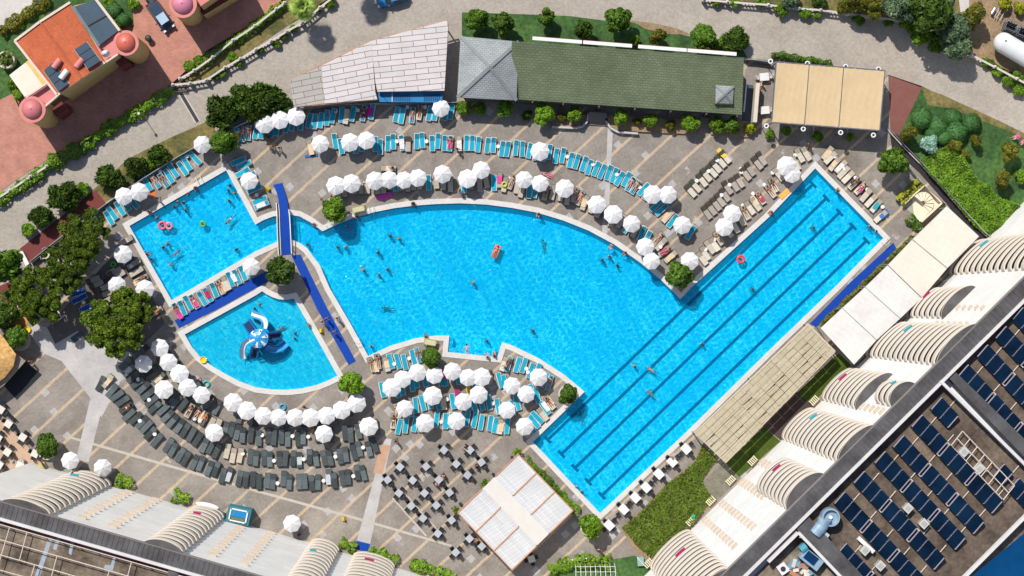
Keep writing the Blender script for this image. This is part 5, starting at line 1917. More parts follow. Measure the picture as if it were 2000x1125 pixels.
# hedges
HEDGES = [
 ([(-10, 398), (60, 352), (110, 310)], 1.3, 0.9, LEAF_B, 'leafy hedge along the road at the far left'),
 ([(100, 318), (140, 296), (175, 282)], 1.7, 1.0, LEAF_B, 'thick hedge at the corner of the red forecourt below the villa'),
 ([(172, 280), (215, 248), (270, 218), (335, 176)], 1.4, 0.9, LEAF_B, 'long flowering hedge between the red forecourt and the road'),
 ([(372, 138), (430, 98), (505, 46), (553, 8)], 1.1, 0.5, LEAF_B, 'grassy hedge strip along the upper balustrade in the shade'),
 ([(0, 62), (55, 24), (92, -6)], 1.5, 0.9, LEAF_O, 'dark hedge along the grey side road in the corner'),
 ([(1508, 108), (1530, 108), (1560, 115), (1621, 124)], 0.8, 0.8, LEAF_G, 'hedge along the top edge of the beige canopy'),
 ([(1757, 394), (1795, 358)], 1.35, 1.0, LEAF_YG, 'clipped yellow green hedge beside the stairwell'),
 ([(1775, 425), (1796, 446)], 1.1, 0.8, LEAF_G, 'short hedge below the stairwell'),
 ([(1026, 896), (1070, 938), (1100, 968)], 0.75, 0.7, LEAF_G, 'dark hedge between the white pavilion and the lane pool'),
 ([(1096, 965), (1128, 1000)], 0.9, 0.6, LEAF_B, 'brighter end of the planting by the white pavilion'),
 ([(665, 1058), (693, 1073)], 1.3, 0.7, LEAF_FL, 'flower bed left of the small blue mat'),
 ([(722, 1076), (748, 1086), (774, 1098)], 1.3, 0.7, LEAF_FL, 'flower bed right of the small blue mat'),
 ([(802, 1102), (845, 1114)], 1.4, 0.7, LEAF_FL, 'flower bed at the bottom edge beside the white post'),
 ([(850, 1118), (885, 1128)], 1.4, 0.7, LEAF_FL, 'flower bed cut by the bottom edge'),
 ([(228, 940), (258, 944)], 1.5, 0.8, LEAF_FL, 'flower bed between the first and second balcony stacks'),
 ([(338, 968), (368, 976)], 1.5, 0.8, LEAF_FL, 'flower bed left of the second balcony stack'),
 ([(1075, 1116), (1105, 1103), (1150, 1096), (1190, 1100)], 1.7, 0.7, LEAF_FL, 'bushy flower bed round the white arbour'),
 ([(0, 972), (35, 954), (55, 948)], 1.0, 0.7, LEAF_G, 'grassy hedge beside the left white terrace wall'),
 ([(1604, 634), (1700, 542), (1782, 463)], 0.5, 0.5, LEAF_O, 'narrow brownish planting in front of the white awnings'),
 ([(0, 575), (22, 600), (6, 640)], 1.6, 0.9, LEAF_G, 'dark planting at the left edge by the orange mat'),
 ([(1930, 122), (1985, 158), (2010, 172)], 0.8, 0.5, LEAF_G, 'planting along the yard wall at the right edge'),
]
for i, (px, wd, ht, mt, lab) in enumerate(HEDGES):
 pts = PP(px, ht * .6)
 me = hedge_mesh('hedge', [(p.x, p.y) for p in pts], wd, ht, 0.17, mt, 100 + i, dens=70, clip='clipped' in lab)
 o = link('hedge', me)
 o.location = (0, 0, 0.01)
 tag(o, lab, 'flower bed' if 'flower' in lab and mt is LEAF_FL else 'hedge')
gp = PP([(1797, 312), (1815, 305), (1848, 285), (1880, 300), (1896, 330), (1912, 352), (1935, 362), (1950, 385), (1975, 392), (2000, 405), (2030, 420), (2000, 440), (1985, 455), (1938, 464), (1905, 440), (1858, 385), (1812, 335)], 1.2)
o = link('garden_hedge', patch_leaves('garden_hedge', gp, 0.2, 1.6, 110, 0.16, LEAF_B, 9, jit=0.9))
tag(o, 'wide bright green hedge mass along the asphalt path on the right', 'hedge')
iv = PP([(1372, 868), (1400, 896), (1370, 940), (1392, 975), (1345, 1032), (1282, 1094), (1248, 1070), (1215, 1030), (1262, 990), (1300, 948), (1330, 925), (1358, 903)], 0.4)
o = link('ground_cover', patch_leaves('ground_cover', iv, 0.02, 0.75, 110, 0.15, LEAF_IV, 12, jit=0.9))
tag(o, 'leafy green ground cover between the white dining tables and the hotel', 'ground cover', kind='stuff')

# ------------------------------------------------------------------ balustrades and fences

def balustrade(label, px, z0=-0.1, step=0.42, hide=()):
 pts = [Vector((p.x, p.y, 0)) for p in PP(px, 0.8)]
 t = thing('balustrade', label, 'balustrade', pts[0] + Vector((0, 0, z0)))
 m = MB()
 for a, c in zip(pts, pts[1:]):
  d = (c - a).normalized() * .08
  m.bar(a - d + Vector((0, 0, .92)), c + d + Vector((0, 0, .92)), 0.24, 0.12, STONE)
 part(m, 'rail', t)
 m = MB()
 for a, c in zip(pts, pts[1:]):
  m.bar(a + Vector((0, 0, .06)), c + Vector((0, 0, .06)), 0.2, 0.2, STONE)
 part(m, 'base', t)
 bm_ = MB().lathe((0, 0, 0), [(.06, .16), (.09, .3), (.10, .42), (.05, .6), (.05, .74), (.08, .86)], STONE, 8).mesh('baluster')
 n = 0
 for a, c in zip(pts, pts[1:]):
  L = (c - a).length
  k = int(L / step)
  for i in range(k):
   if n >= 95:
    break
   q = link('baluster', bm_, t)
   q.location = a.lerp(c, (i + .5) / k) - t.location + Vector((0, 0, z0 * 0))
   n += 1
 for p in pts:
  m = MB().box((p.x, p.y, .55), (.36, .36, 1.1), STONE)
  m.lathe((p.x, p.y, 1.1), [(.22, 0), (.22, .05), (.08, .10), (.13, .22), (.07, .34), (0, .36)], STONE, 10)
  part(m, 'post', t)
 return t

balustrade('curved stone balustrade along the road at the upper left', [(338, 166), (372, 163), (403, 157), (440, 132), (470, 115), (500, 97), (530, 80), (560, 62), (590, 45), (625, 15), (650, -4)])
balustrade('stone balustrade between the red forecourt and the planting strip', [(352, 154), (380, 138), (416, 112), (456, 79), (498, 51), (540, 18), (556, 6)])
balustrade('short stone balustrade in the hedge at the far left', [(-5, 388), (20, 372), (60, 345), (92, 325)])
balustrade('long stone balustrade along the far side of the road, top right', [(1374, 0), (1420, 4), (1500, 10), (1560, 17), (1602, 20), (1655, 27), (1708, 34), (1760, 41)])
balustrade('stone wall rail at the yard with the white tank', [(1878, 103), (1897, 108), (1942, 131), (1985, 154), (2030, 178)])
m = MB()
for a, c in (((330, 178), (240, 236)), ((240, 236), (172, 282))):
 m.bar(P(*a, .2), P(*c, .2), 0.25, 0.4, STONE)
tag(m.obj('kerb_wall'), 'low stone wall under the hedge of the red forecourt', 'wall')

def fence(label, px, h=1.1, glass=True):
 pts = [Vector((p.x, p.y, 0)) for p in PP(px, h * .8)]
 t = thing('fence', label, 'fence', pts[0])
 m = MB()
 for a, c in zip(pts, pts[1:]):
  m.bar(a + Vector((0, 0, h)), c + Vector((0, 0, h)), 0.07, 0.06, STEEL)
  m.bar(a + Vector((0, 0, .1)), c + Vector((0, 0, .1)), 0.10, 0.2, STONE)
 part(m, 'rail', t)
 if glass:
  m = MB()
  for a, c in zip(pts, pts[1:]):
   m.bar(a + Vector((0, 0, .6)), c + Vector((0, 0, .6)), 0.03, .8, GREENGLASS)
  part(m, 'glass_panel', t)
 for p in pts:
  part(MB().bar(p, p + Vector((0, 0, h + .04)), .07, .07, STEEL), 'post', t)
 return t

fence('glass fence behind the back row of loungers at the top', [(452, 252), (480, 240), (520, 226), (560, 214), (590, 212), (640, 206), (690, 204), (740, 202), (800, 202), (860, 201), (893, 200)])
fence('glass fence behind the loungers along the upper pool', [(58, 512), (100, 478), (150, 440), (205, 400), (250, 368), (300, 336), (345, 308), (385, 285)])
fence('tall wire fence along the asphalt path at the garden side', [(1735, 250), (1768, 286), (1800, 318), (1840, 362), (1880, 408), (1925, 456), (1938, 466)], 1.3, False)
fence('low fence along the asphalt path at the deck side', [(1771, 322), (1800, 358), (1848, 400)], 1.1, True)
fence('short fence between the restaurant and the beige canopy', [(1455, 116), (1480, 118), (1505, 122)], 1.1, True)
# ------------------------------------------------------------------ umbrellas
UMB = M('umbrella_canvas', (0.595, 0.59, 0.60), 0.9, 0.03, 1.5, obj=0.07, c2=(0.635, 0.63, 0.64))

def umbrella_proto(name='parasol'):
 t = thing(name, 'x', 'parasol')
 rr = 1.17
 m = MB()
 N = 8
 prof = [(0.0, 2.62), (0.10, 2.60), (0.45, 2.47), (0.85, 2.28), (rr, 2.10)]
 vs, fs = [], []
 for r, z in prof:
  for j in range(16):
   a = 2 * math.pi * j / 16
   k = 1.0 if j % 2 == 0 else (math.cos(math.pi / N) * 0.985)
   zz = z - (0 if j % 2 == 0 else 0.045 * (r / rr) ** 1.5)
   vs.append((r * k * math.cos(a), r * k * math.sin(a), zz))
 for i in range(len(prof) - 1):
  for j in range(16):
   fs.append((i * 16 + j, (i + 1) * 16 + j, (i + 1) * 16 + (j + 1) % 16, i * 16 + (j + 1) % 16))
 m.add(vs, fs, UMB)
 c = m.obj('canopy', t)
 m = MB()
 for j in range(8):
  a0, a1 = 2 * math.pi * j / 8, 2 * math.pi * (j + 1) / 8
  p, q = Vector((rr * math.cos(a0), rr * math.sin(a0), 2.1)), Vector((rr * math.cos(a1), rr * math.sin(a1), 2.1))
  mid = (p + q) / 2 * .985 - Vector((0, 0, .05))
  mid.z = 2.05
  dn = Vector((0, 0, -.10))
  m.add([p, mid, q, p + dn, mid + dn, q + dn], [(0, 3, 4, 1), (1, 4, 5, 2)], UMB)
 m.obj('valance', t)
 MB().tube([(0, 0, 0.1), (0, 0, 2.58)], .024, STEEL, 8).obj('pole', t)
 MB().lathe((0, 0, 2.6), [(.05, -.02), (.055, .02), (.03, .05), (.035, .08), (0, .10)], M('finial_grey', (0.35, 0.35, 0.36), 0.5, 0.1, 2), 10).obj('finial', t)
 m = MB()
 for j in range(8):
  a = 2 * math.pi * j / 8
  m.bar((0.02 * math.cos(a), .02 * math.sin(a), 2.55), (rr * .98 * math.cos(a), rr * .98 * math.sin(a), 2.06), .02, .02, WHITE)
 m.obj('ribs', t)
 MB().lathe((0, 0, 0), [(.30, 0), (.30, .06), (.10, .10), (.06, .28), (0, .28)], M('base_concrete', (0.35, 0.34, 0.33), 0.8, 0.1, 3), 16).obj('base', t)
 return t

UK = Kind(umbrella_proto())
UROWS = [
 ('beside the loungers along the upper pool fence', 'top right', [(394, 283), (271, 373), (241, 382)]),
 ('at the back fence near the dark spiky bushes', 'left', [(517, 242), (547, 235), (579, 227)]),
 ('in the long second row of turquoise loungers', 'left', [(626, 280), (685, 277), (716, 276), (1054, 295), (1276, 380), (1304, 381), (1335, 439)]),
 ('along the curved edge of the main pool', 'left', [(656, 362), (686, 357), (733, 352), (762, 349), (789, 352), (816, 347), (865, 340), (915, 351), (940, 332), (1024, 351), (1054, 360), (1103, 369), (1167, 400), (1198, 420), (1234, 436), (1260, 483), (1273, 510)]),
 ('among the cream loungers along the lane pool', 'bottom', [(1348, 510), (1415, 443), (1430, 418)]),
 ('among the grey loungers left of the upper pool', 'top', [(239, 497), (227, 558), (283, 566)]),
 ('in the cluster near the largest pine', 'top', [(312, 679), (280, 711), (329, 707), (349, 731), (319, 761), (367, 756), (394, 771)]),
 ('in the curved row below the children\'s pool', 'left', [(454, 786), (481, 803), (514, 812), (544, 813), (576, 815), (607, 816), (637, 812), (667, 801), (696, 786)]),
 ('in the front row of the lower terrace', 'left', [(764, 756), (787, 741), (816, 728), (849, 734), (884, 727), (914, 736), (942, 738), (999, 754), (1052, 737)]),
 ('in the middle row of the lower terrace', 'left', [(790, 798), (844, 773), (904, 786), (934, 771), (991, 801), (1027, 771)]),
 ('in the last row of the lower terrace', 'left', [(831, 826), (892, 824), (1025, 834)]),
 ('over the dark padded loungers', 'left', [(417, 845), (632, 847), (719, 834)])]
UG = 'white parasols round the pools'
ru = random.Random(3)
for where, end, pts in UROWS:
 for i, px in enumerate(pts):
  p = P(*px, 2.3)
  lab = f'white parasol, {nth(i)} from the {end} {where}'
  s = ru.uniform(.95, 1.06)
  o = UK.put((p.x, p.y, 0.0), ru.uniform(0, .78), lab, UG, (s, s, 1.0))
  o.rotation_euler[0] = R(ru.gauss(0, 1.6))
  o.rotation_euler[1] = R(ru.gauss(0, 1.6))
for px, lab in (((861, 211), 'single white parasol at the right end of the back lounger row'), ((486, 353), 'white parasol right of the upper pool near the blue bridge'), ((490, 521), 'white parasol on the strip between the upper pool and children\'s pool'),
    ((136, 900), 'white parasol beside the round tree at the lower left'), ((570, 1023), 'lone white parasol between the hotel balconies and the plaza')):
 p = P(*px, 2.3)
 UK.put((p.x, p.y, 0), ru.uniform(0, .78), lab, UG)
p = P(194, 914, 2.3)
o = UK.put((p.x, p.y, 0), .4, 'tilted white parasol at the hotel corner beside the first balcony stack', UG)
o.rotation_euler = (R(4), R(9), .4)
for px, dz, s in (((1537, 324), 0.0, 1.12),):
 p = P(*px, 2.3)
 UK.put((p.x, p.y, 0), .3, 'large white parasol at the top corner of the lane pool', UG, (s, s, 1.03))
p = P(1541, 334, 2.15)
o = UK.put((p.x + .4, p.y - .35, 0), .1, 'second white parasol half hidden under the large one at the lane pool corner', UG, (1, 1, .93))

# ------------------------------------------------------------------ loungers
TURQ = M('turquoise_sling', (0.004, 0.30, 0.43), 0.8, 0.06, 2, obj=0.12)
TURQ_SHADED = M('turquoise_backrest_shaded', (0.004, 0.23, 0.34), 0.8, 0.06, 2, obj=0.15)  # sling turquoise darkened: shade of the sloping backrest put into its colour
NAVY = M('navy_sling', (0.006, 0.060, 0.32), 0.8, 0.06, 2, obj=0.1)
CHAR = M('charcoal_cushion', (0.074, 0.092, 0.098), 0.9, 0.15, 3, obj=0.5, fine=0.1)
BEIGEC = M('beige_cushion', (0.40, 0.35, 0.28), 0.9, 0.08, 2, obj=0.12)
GREYC = M('grey_beige_sling', (0.34, 0.30, 0.26), 0.9, 0.08, 2, obj=0.1)
IVORYC = M('ivory_cushion', (0.52, 0.475, 0.40), 0.9, 0.08, 2, obj=0.12)
BROWN = M('dark_brown_frame', (0.045, 0.028, 0.020), 0.6, 0.1, 3)

def lounger_proto(name, frame, seat, back, pad=0.03, wd=0.62, raise_=26, foot=None):
 """head towards +Y, standing on z=0"""
 t = thing(name, 'x', 'sun lounger')
 m = MB()
 for s in (-1, 1):
  m.bar((s * wd / 2, -.97, .33), (s * wd / 2, .97, .33), .06, .06, frame)
 for y in (-.97, .97, .30):
  m.bar((-wd / 2, y, .33), (wd / 2, y, .33), .055, .05, frame)
 m.obj('frame', t)
 lm = MB().bar((0, 0, 0), (0, 0, .31), .06, .06, frame).mesh('leg')
 for x in (-1, 1):
  for y in (-.8, .8):
   q = link('leg', lm, t)
   q.location = (x * (wd / 2 - .0), y, 0)
 iw = wd - .09 if pad < .05 else wd + .02
 m = MB().box((0, -.33, .36 + pad / 2), (iw, 1.24, pad), seat)
 if pad >= .05:
  for k in range(3):
   m.box((0, -.75 + k * .42, .365 + pad), (iw - .06, .36, .02), seat)
 m.obj('seat', t)
 a = R(raise_)
 m = MB()
 L = .68
 cy, cz = .30 + math.cos(a) * L / 2, .37 + pad / 2 + math.sin(a) * L / 2
 m.box((0, cy, cz), (iw, L, pad), back, 0, a)
 m.bar((-iw / 2 - .02, .30, .36), (-iw / 2 - .02, .30 + math.cos(a) * L, .36 + math.sin(a) * L), .04, .04, frame)
 m.bar((iw / 2 + .02, .30, .36), (iw / 2 + .02, .30 + math.cos(a) * L, .36 + math.sin(a) * L), .04, .04, frame)
 m.bar((-iw / 2, .30 + math.cos(a) * L, .36 + math.sin(a) * L), (iw / 2, .30 + math.cos(a) * L, .36 + math.sin(a) * L), .05, .05, frame)
 m.obj('backrest', t)
 return t

LK = {
 'turq': Kind(lounger_proto('sling_lounger', WHITE, TURQ, TURQ_SHADED)),
 'turqflat': Kind(lounger_proto('sling_lounger', WHITE, TURQ, TURQ, raise_=8)),
 'navy': Kind(lounger_proto('sling_lounger', WHITE, NAVY, NAVY, raise_=15)),
 'char': Kind(lounger_proto('padded_lounger', DARK, CHAR, CHAR, .10, .66, 20)),
 'beigepad': Kind(lounger_proto('padded_lounger', DARK, BEIGEC, BEIGEC, .10, .66, 20)),
 'brown': Kind(lounger_proto('timber_lounger', BROWN, BEIGEC, GREYC, .05, .62, 24)),
 'ivory': Kind(lounger_proto('timber_lounger', BROWN, IVORYC, BEIGEC, .06, .64, 24)),
 'grey': Kind(lounger_proto('rattan_lounger', BROWN, GREYC, M('taupe_backrest', (0.085, 0.07, 0.055), 0.9, 0.1, 2), .05, .62, 28)),
 'olive': Kind(lounger_proto('rattan_lounger', BROWN, IVORYC, M('olive_backrest', (0.075, 0.085, 0.055), 0.9, 0.1, 2), .05, .62, 28)),
}
DESC = {'turq': 'turquoise lounger', 'turqflat': 'flat turquoise lounger', 'navy': 'navy blue lounger', 'char': 'charcoal padded lounger', 'beigepad': 'beige padded lounger', 'brown': 'brown framed lounger',
  'ivory': 'ivory cushioned lounger', 'grey': 'grey rattan lounger', 'olive': 'ivory lounger with olive backrest'}
LPOS = []

def axis_rz(dirv):
 """rotation that turns local +Y towards dirv"""
 return math.atan2(-dirv.x, dirv.y)

def row(kind, pts, where, end, group, head=1, dirpx=None, over=None, jit=.095):
 """loungers at photo pixels; heads to the left of the walking direction when head = 1"""
 W = PP(pts, .4)
 n = len(W)
 for i, p in enumerate(W):
  if dirpx:
   a, c = P(0, 0), P(*dirpx)
   d = (c - a).normalized()
  else:
   a, c = W[max(0, i - 2)], W[min(n - 1, i + 2)]
   tg = (c - a).normalized()
   d = Vector((-tg.y, tg.x, 0)) * head
  k = (over or {}).get(i, kind)
  rz = axis_rz(d) + ru.uniform(-jit, jit)
  p = p + d * ru.gauss(0, .15)
  LK[k].put((p.x, p.y, 0), rz, f'{DESC[k]}, {nth(i)} from the {end} {where}', group)
  LPOS.append((p, rz))

def along(poly, n, pair=.16):
 """n points along a pixel polyline, drawn together in pairs"""
 L = [0]
 for a, c in zip(poly, poly[1:]):
  L.append(L[-1] + math.hypot(c[0] - a[0], c[1] - a[1]))
 out = []
 for i in range(n):
  f = (i + (pair if i % 2 == 0 else -pair)) / (n - 1)
  s = min(max(f, 0), 1) * L[-1]
  k = max(j for j in range(len(L)) if L[j] <= s + 1e-6)
  k = min(k, len(poly) - 2)
  q = (s - L[k]) / (L[k + 1] - L[k])
  out.append(lerp2(poly[k], poly[k + 1], q))
 return out

A_ = 'turquoise loungers in the upper rows'
row('turq', [(190, 437), (211, 423), (219, 416.5), (234, 407), (245, 399), (260, 396), (290, 362), (303, 354), (318, 350), (328, 340), (338, 333), (356, 328), (364, 319), (380, 308)], 'along the upper pool fence', 'bottom left', A_)
row('turq', [(461, 266), (474, 262), (485, 259), (500, 257.5), (511, 256), (531, 251), (541, 249), (560, 246), (571, 243), (588, 239), (604, 234), (615.5, 233), (627, 231.5), (638.5, 230), (650, 228.5), (667, 226), (677, 224), (689, 223), (710, 222), (726, 221),
   (775, 221), (786, 221), (806, 221), (819, 222), (839, 221), (850, 221), (870, 221), (881, 220)], 'in the back row at the glass fence', 'left', A_, dirpx=(1, -6), over={16: 'ivory', 21: 'turqflat', 23: 'ivory'})
row('turq', [(607, 292), (655, 281), (665.5, 281), (676, 281), (695, 281), (706, 281), (733, 280.5), (742.5, 280.5), (757.5, 280), (768, 280), (785, 280), (797, 280), (814, 277), (824.5, 277), (844, 279.5), (855, 279.5), (868, 279), (879, 279), (897, 280), (911, 281), (922, 281),
   (934, 282), (952, 284.5), (963, 286), (981, 289), (991, 290.5), (1007, 292), (1020, 293.5), (1034, 296), (1046, 297), (1062, 299), (1072, 300), (1086, 304), (1098, 307), (1115, 311.5), (1126.5, 315), (1141, 319), (1152, 323), (1165, 327.5), (1177, 332),
   (1189, 336), (1200, 341), (1211, 347), (1222, 352.5), (1232, 358), (1242, 363.5), (1255, 372), (1265, 378), (1282, 401), (1294, 408), (1304, 423), (1314, 431), (1333, 446), (1350, 452)], 'in the long second row', 'left', A_, over={0: 'ivory', 11: 'grey', 18: 'ivory', 50: 'ivory'})
B__ = 'timber loungers along the curved pool edge'
row('brown', [(660, 370), (672, 369), (690, 366), (705, 365), (717, 364), (737, 361), (748, 360), (760, 358), (772, 357), (785, 357), (797, 357), (808, 356.5), (820, 356), (837, 356), (852, 356), (866, 356), (880, 356), (906, 357), (920, 357), (937, 358), (950, 357), (965, 357), (976, 349), (986, 360), (998, 358),
   (1010, 364), (1021, 366), (1034, 370), (1046, 372), (1066, 374), (1080, 376), (1096, 379), (1109, 384), (1121, 385), (1132, 389), (1143, 394), (1158, 402), (1172, 410), (1186, 418), (1198, 428), (1213, 433), (1226, 442), (1241, 452), (1253, 458), (1265, 462), (1284, 467), (1291, 477), (1300, 490), (1310, 501)],
 'along the curved edge of the main pool', 'left', B__, over={8: 'turq', 13: 'turq', 17: 'turq', 21: 'turqflat', 27: 'turq', 28: 'turq', 43: 'turq', 44: 'turq', 41: 'turq'})
C__ = 'rattan loungers on the right of the plaza'
row('olive', [(1347, 371), (1357, 362), (1370, 351), (1379, 342), (1389, 333), (1398, 325), (1408, 316), (1417, 307)], 'in the short diagonal row', 'bottom left', C__, dirpx=(-.68, -.73))
row('grey', [(1380, 415), (1389, 407.5), (1398, 398.5), (1406, 390), (1415, 380), (1424, 371), (1434, 361), (1443, 352), (1456, 339.5), (1465, 331), (1479, 318.5), (1487.5, 310)], 'in the diagonal row of grey rattan loungers', 'bottom left', C__, dirpx=(-.6, -.8))
row('ivory', [(1370, 503), (1377, 495), (1387, 484), (1395, 477), (1404, 466), (1421, 451), (1435, 441), (1447, 428), (1456, 416), (1465, 407), (1475, 398), (1486, 387), (1502, 369), (1510, 361), (1522, 343), (1553, 318), (1564, 307), (1573.5, 299)], 'beside the lane pool', 'bottom left', 'ivory loungers by the lane pool', dirpx=(-.55, -.83))
row('ivory', [(1614, 301), (1622, 308), (1632, 318), (1641, 327), (1648, 336), (1656, 346), (1670, 356), (1681, 367), (1693, 379), (1702, 391), (1711, 402), (1722, 420)], 'at the top end of the lane pool', 'top', 'ivory loungers by the lane pool', dirpx=(.68, -.73))
row('turq', [(346, 606), (356, 601.5), (369, 595), (380, 590), (394, 581), (405, 575), (419, 568), (431, 562), (441, 553), (451, 548), (463, 542), (475, 535), (484, 530)], 'on the strip between the upper and children\'s pools', 'left', A_, dirpx=(-.45, -.9), over={7: 'ivory', 8: 'ivory'})
row('turq', [(465, 315), (471, 325), (477, 335), (484, 345), (491, 357), (497, 369), (507, 391), (512, 400)], 'right of the upper pool beside the blue bridge', 'top', A_, dirpx=(.88, -.46))
D__ = 'turquoise loungers on the lower terrace'
row('turqflat', [(726, 714), (739, 711), (755, 712), (764, 710), (777, 706), (789, 702.5), (807, 697), (817, 694)], 'along the lower edge of the main pool', 'left', D__, dirpx=(-.25, -1), over={0: 'brown', 1: 'brown', 2: 'ivory'})
row('turqflat', [(747, 762), (775, 760), (785, 757), (804, 749), (813, 745), (830, 742), (860, 737), (868, 737), (895, 738), (925, 741), (957, 738), (977, 744), (987, 752)], 'in the front parasol row of the lower terrace', 'left', D__, over={10: 'grey'}, dirpx=(-.2, -1))
row('turqflat', [(986, 706), (994, 709), (1011, 712), (1022, 716), (1037, 723), (1047, 729), (1063, 741), (1073, 748)], 'along the pool edge right of the square bay', 'left', D__, dirpx=(.38, -.93), over={0: 'ivory'})
row('turqflat', [(776, 803), (801, 796), (812, 791), (825, 787), (840, 786), (855, 786), (866, 784), (884, 783), (893, 783), (914, 785), (925, 786), (940, 786), (955, 787), (972, 791), (1000, 796), (1010, 786), (1040, 768), (1049, 773)], 'in the middle parasol row of the lower terrace', 'left', D__, dirpx=(-.2, -1), over={0: 'ivory', 6: 'ivory'})
row('turqflat', [(768, 824), (779, 835), (792, 833), (810, 830), (822, 829), (852, 823), (870, 822), (880, 821), (900, 821), (912, 821), (927, 822), (940, 825), (957, 831), (967, 833), (977, 834), (990, 836)], 'in the last parasol row of the lower terrace', 'left', D__, dirpx=(.14, -1), over={0: 'ivory', 14: 'ivory'})
row('turqflat', [(1072, 785), (1064, 797), (1057, 806), (1048, 814), (1043, 823), (1034, 831)], 'in the slanted group by the corner tree', 'top', D__, dirpx=(-.65, -.76), over={0: 'ivory', 2: 'ivory'})
K__ = 'charcoal padded loungers'
row('char', [(199, 746), (212, 742), (222, 760), (231, 771), (239, 784), (249, 795), (257, 806), (266, 816), (276, 826), (285, 834), (294, 846), (309, 857), (328, 871), (338, 878), (353, 888), (364, 894), (380, 903), (391, 908), (408, 917), (420, 921), (436, 926), (447, 929), (468, 934), (480, 936), (494, 938), (506, 940), (522, 941), (533, 941),
   (554, 941.5), (565, 942), (584, 942), (595, 942), (609, 941), (621, 941), (643, 938), (653, 937), (669, 934), (680, 932.5), (699, 929), (710, 927)], 'in the outermost charcoal row', 'left', K__, over={1: 'beigepad'})
row('char', [(240, 714), (252, 724), (260, 737), (268, 749), (277, 760), (287, 772), (297, 783), (306, 792), (316, 803), (327, 813), (337, 823), (350, 833), (361, 841), (373, 850), (386, 858), (401, 867), (412, 873), (424, 879), (443, 884), (456, 887), (469, 890), (489, 893), (500, 894), (516, 895.5), (527, 896), (546, 897), (557, 897.5), (573, 898), (584, 898),
   (605, 897), (617, 896.5), (633, 894), (644, 892.5), (664, 889), (675, 887), (691, 882.5), (702, 879.5), (720, 875), (732, 872)], 'in the second charcoal row', 'left', K__, over={18: 'beigepad', 19: 'beigepad', 20: 'beigepad'})
row('char', [(275, 687), (297, 722), (310, 738), (331, 772), (345, 783), (357, 792), (372, 800), (385, 810), (398, 820), (412, 829), (424, 834), (440, 840), (451, 843), (463, 846), (474, 849), (490, 851), (506, 852), (524, 853.5), (535, 854), (550, 855), (562, 855), (582, 854), (592, 853.5), (620, 851), (646, 851), (674, 847), (684, 845), (700, 841), (735, 836)],
 'in the third charcoal row', 'left', K__, over={6: 'beigepad', 9: 'beigepad', 10: 'beigepad'})
row('char', [(322, 692), (340, 713), (356, 735), (386, 753), (377, 768), (408, 786), (425, 793), (470, 812), (500, 818), (560, 820), (592, 822), (622, 822), (652, 813), (682, 802)], 'under the parasols by the children\'s pool', 'left', K__)
row('grey', [(181, 547), (188, 556), (195, 566), (202, 576), (209, 587), (211, 535), (226, 530), (231, 538)], 'on the grey platform under the pines', 'top', 'grey loungers on the grey platform', dirpx=(-.9, .45))
row('navy', [(154, 571), (160, 581), (170, 600), (176, 610), (186, 628), (192, 637)], 'on the grey platform under the pines', 'top', 'navy loungers on the grey platform', dirpx=(-.9, .45))
row('brown', [(262, 515), (268, 530), (276, 545), (303, 610), (244, 471)], 'along the left edge of the upper pool', 'top', 'brown loungers left of the upper pool', dirpx=(.88, -.47))

# small white tables beside the loungers
t = thing('side_table', 'x', 'side table')
MB().lathe((0, 0, .48), [(.0, -.02), (.24, -.02), (.25, .0), (.24, .02), (0, .025)], WHITE, 18).obj('top', t)
MB().tube([(0, 0, .03), (0, 0, .47)], .035, WHITE).obj('stem', t)
MB().lathe((0, 0, 0), [(.18, 0), (.18, .03), (.04, .05), (0, .05)], WHITE, 14).obj('foot', t)
TK = Kind(t)
TROWS = [('beside the back row at the glass fence', 'left', [(465, 256), (656, 217), (796, 209), (830, 209), (699, 215)]),
  ('among the olive backrest loungers', 'bottom left', [(1361, 353), (1384, 334), (1401, 313)]),
  ('in the diagonal row of grey rattan loungers', 'bottom left', [(1409, 381), (1425, 361), (1448, 336), (1447, 330)]),
  ('beside the lane pool', 'bottom left', [(1378, 487), (1395, 468), (1451, 401), (1471, 378), (1493, 361), (1509, 337), (1553, 303)]),
  ('at the top end of the lane pool', 'top', [(1632, 306), (1650, 329), (1671, 347), (1694, 370), (1724, 404)]),
  ('in the second charcoal row', 'left', [(270, 741), (291, 781), (474, 886), (535, 900), (593, 897), (655, 892), (709, 874)]),
  ('in the outermost charcoal row', 'left', [(273, 822), (302, 848), (542, 944), (632, 939), (690, 930)]),
  ('in the third charcoal row', 'left', [(512, 850), (571, 852), (602, 853), (380, 818), (390, 822)]),
  ('on the lower terrace among turquoise loungers', 'left', [(770, 711), (799, 700), (873, 780), (963, 788), (862, 824), (1028, 720), (1031, 727)]),
  ('beside the upper pool', 'top', [(313, 335), (334, 321), (365, 305), (501, 381), (256, 520), (163, 591)]),
  ('in the long second row', 'left', [(775, 276), (833, 276), (973, 286), (1108, 306), (1158, 321), (1205, 341), (1250, 366)]),
  ('along the curved pool edge', 'left', [(710, 353), (905, 351), (1074, 366), (1149, 396), (1257, 444), (1290, 482), (995, 349)])]
for where, end, pts in TROWS:
 for i, px in enumerate(pts):
  p = P(*px, .5)
  TK.put((p.x, p.y, 0), 0, f'white round table, {nth(i)} from the {end} {where}', 'small white tables between the loungers')

# towels and floats lying on loungers or deck
TOW = {'white': (0.60, 0.59, 0.58), 'sand': (0.60, 0.46, 0.30), 'pink': (0.62, 0.05, 0.26), 'crimson': (0.35, 0.02, 0.10), 'yellow': (0.70, 0.48, 0.05), 'orange': (0.75, 0.14, 0.02), 'blue': (0.04, 0.16, 0.45), 'magenta': (0.55, 0.02, 0.28), 'grey': (0.42, 0.44, 0.46), 'black': (0.03, 0.03, 0.035), 'teal': (0.03, 0.30, 0.36)}

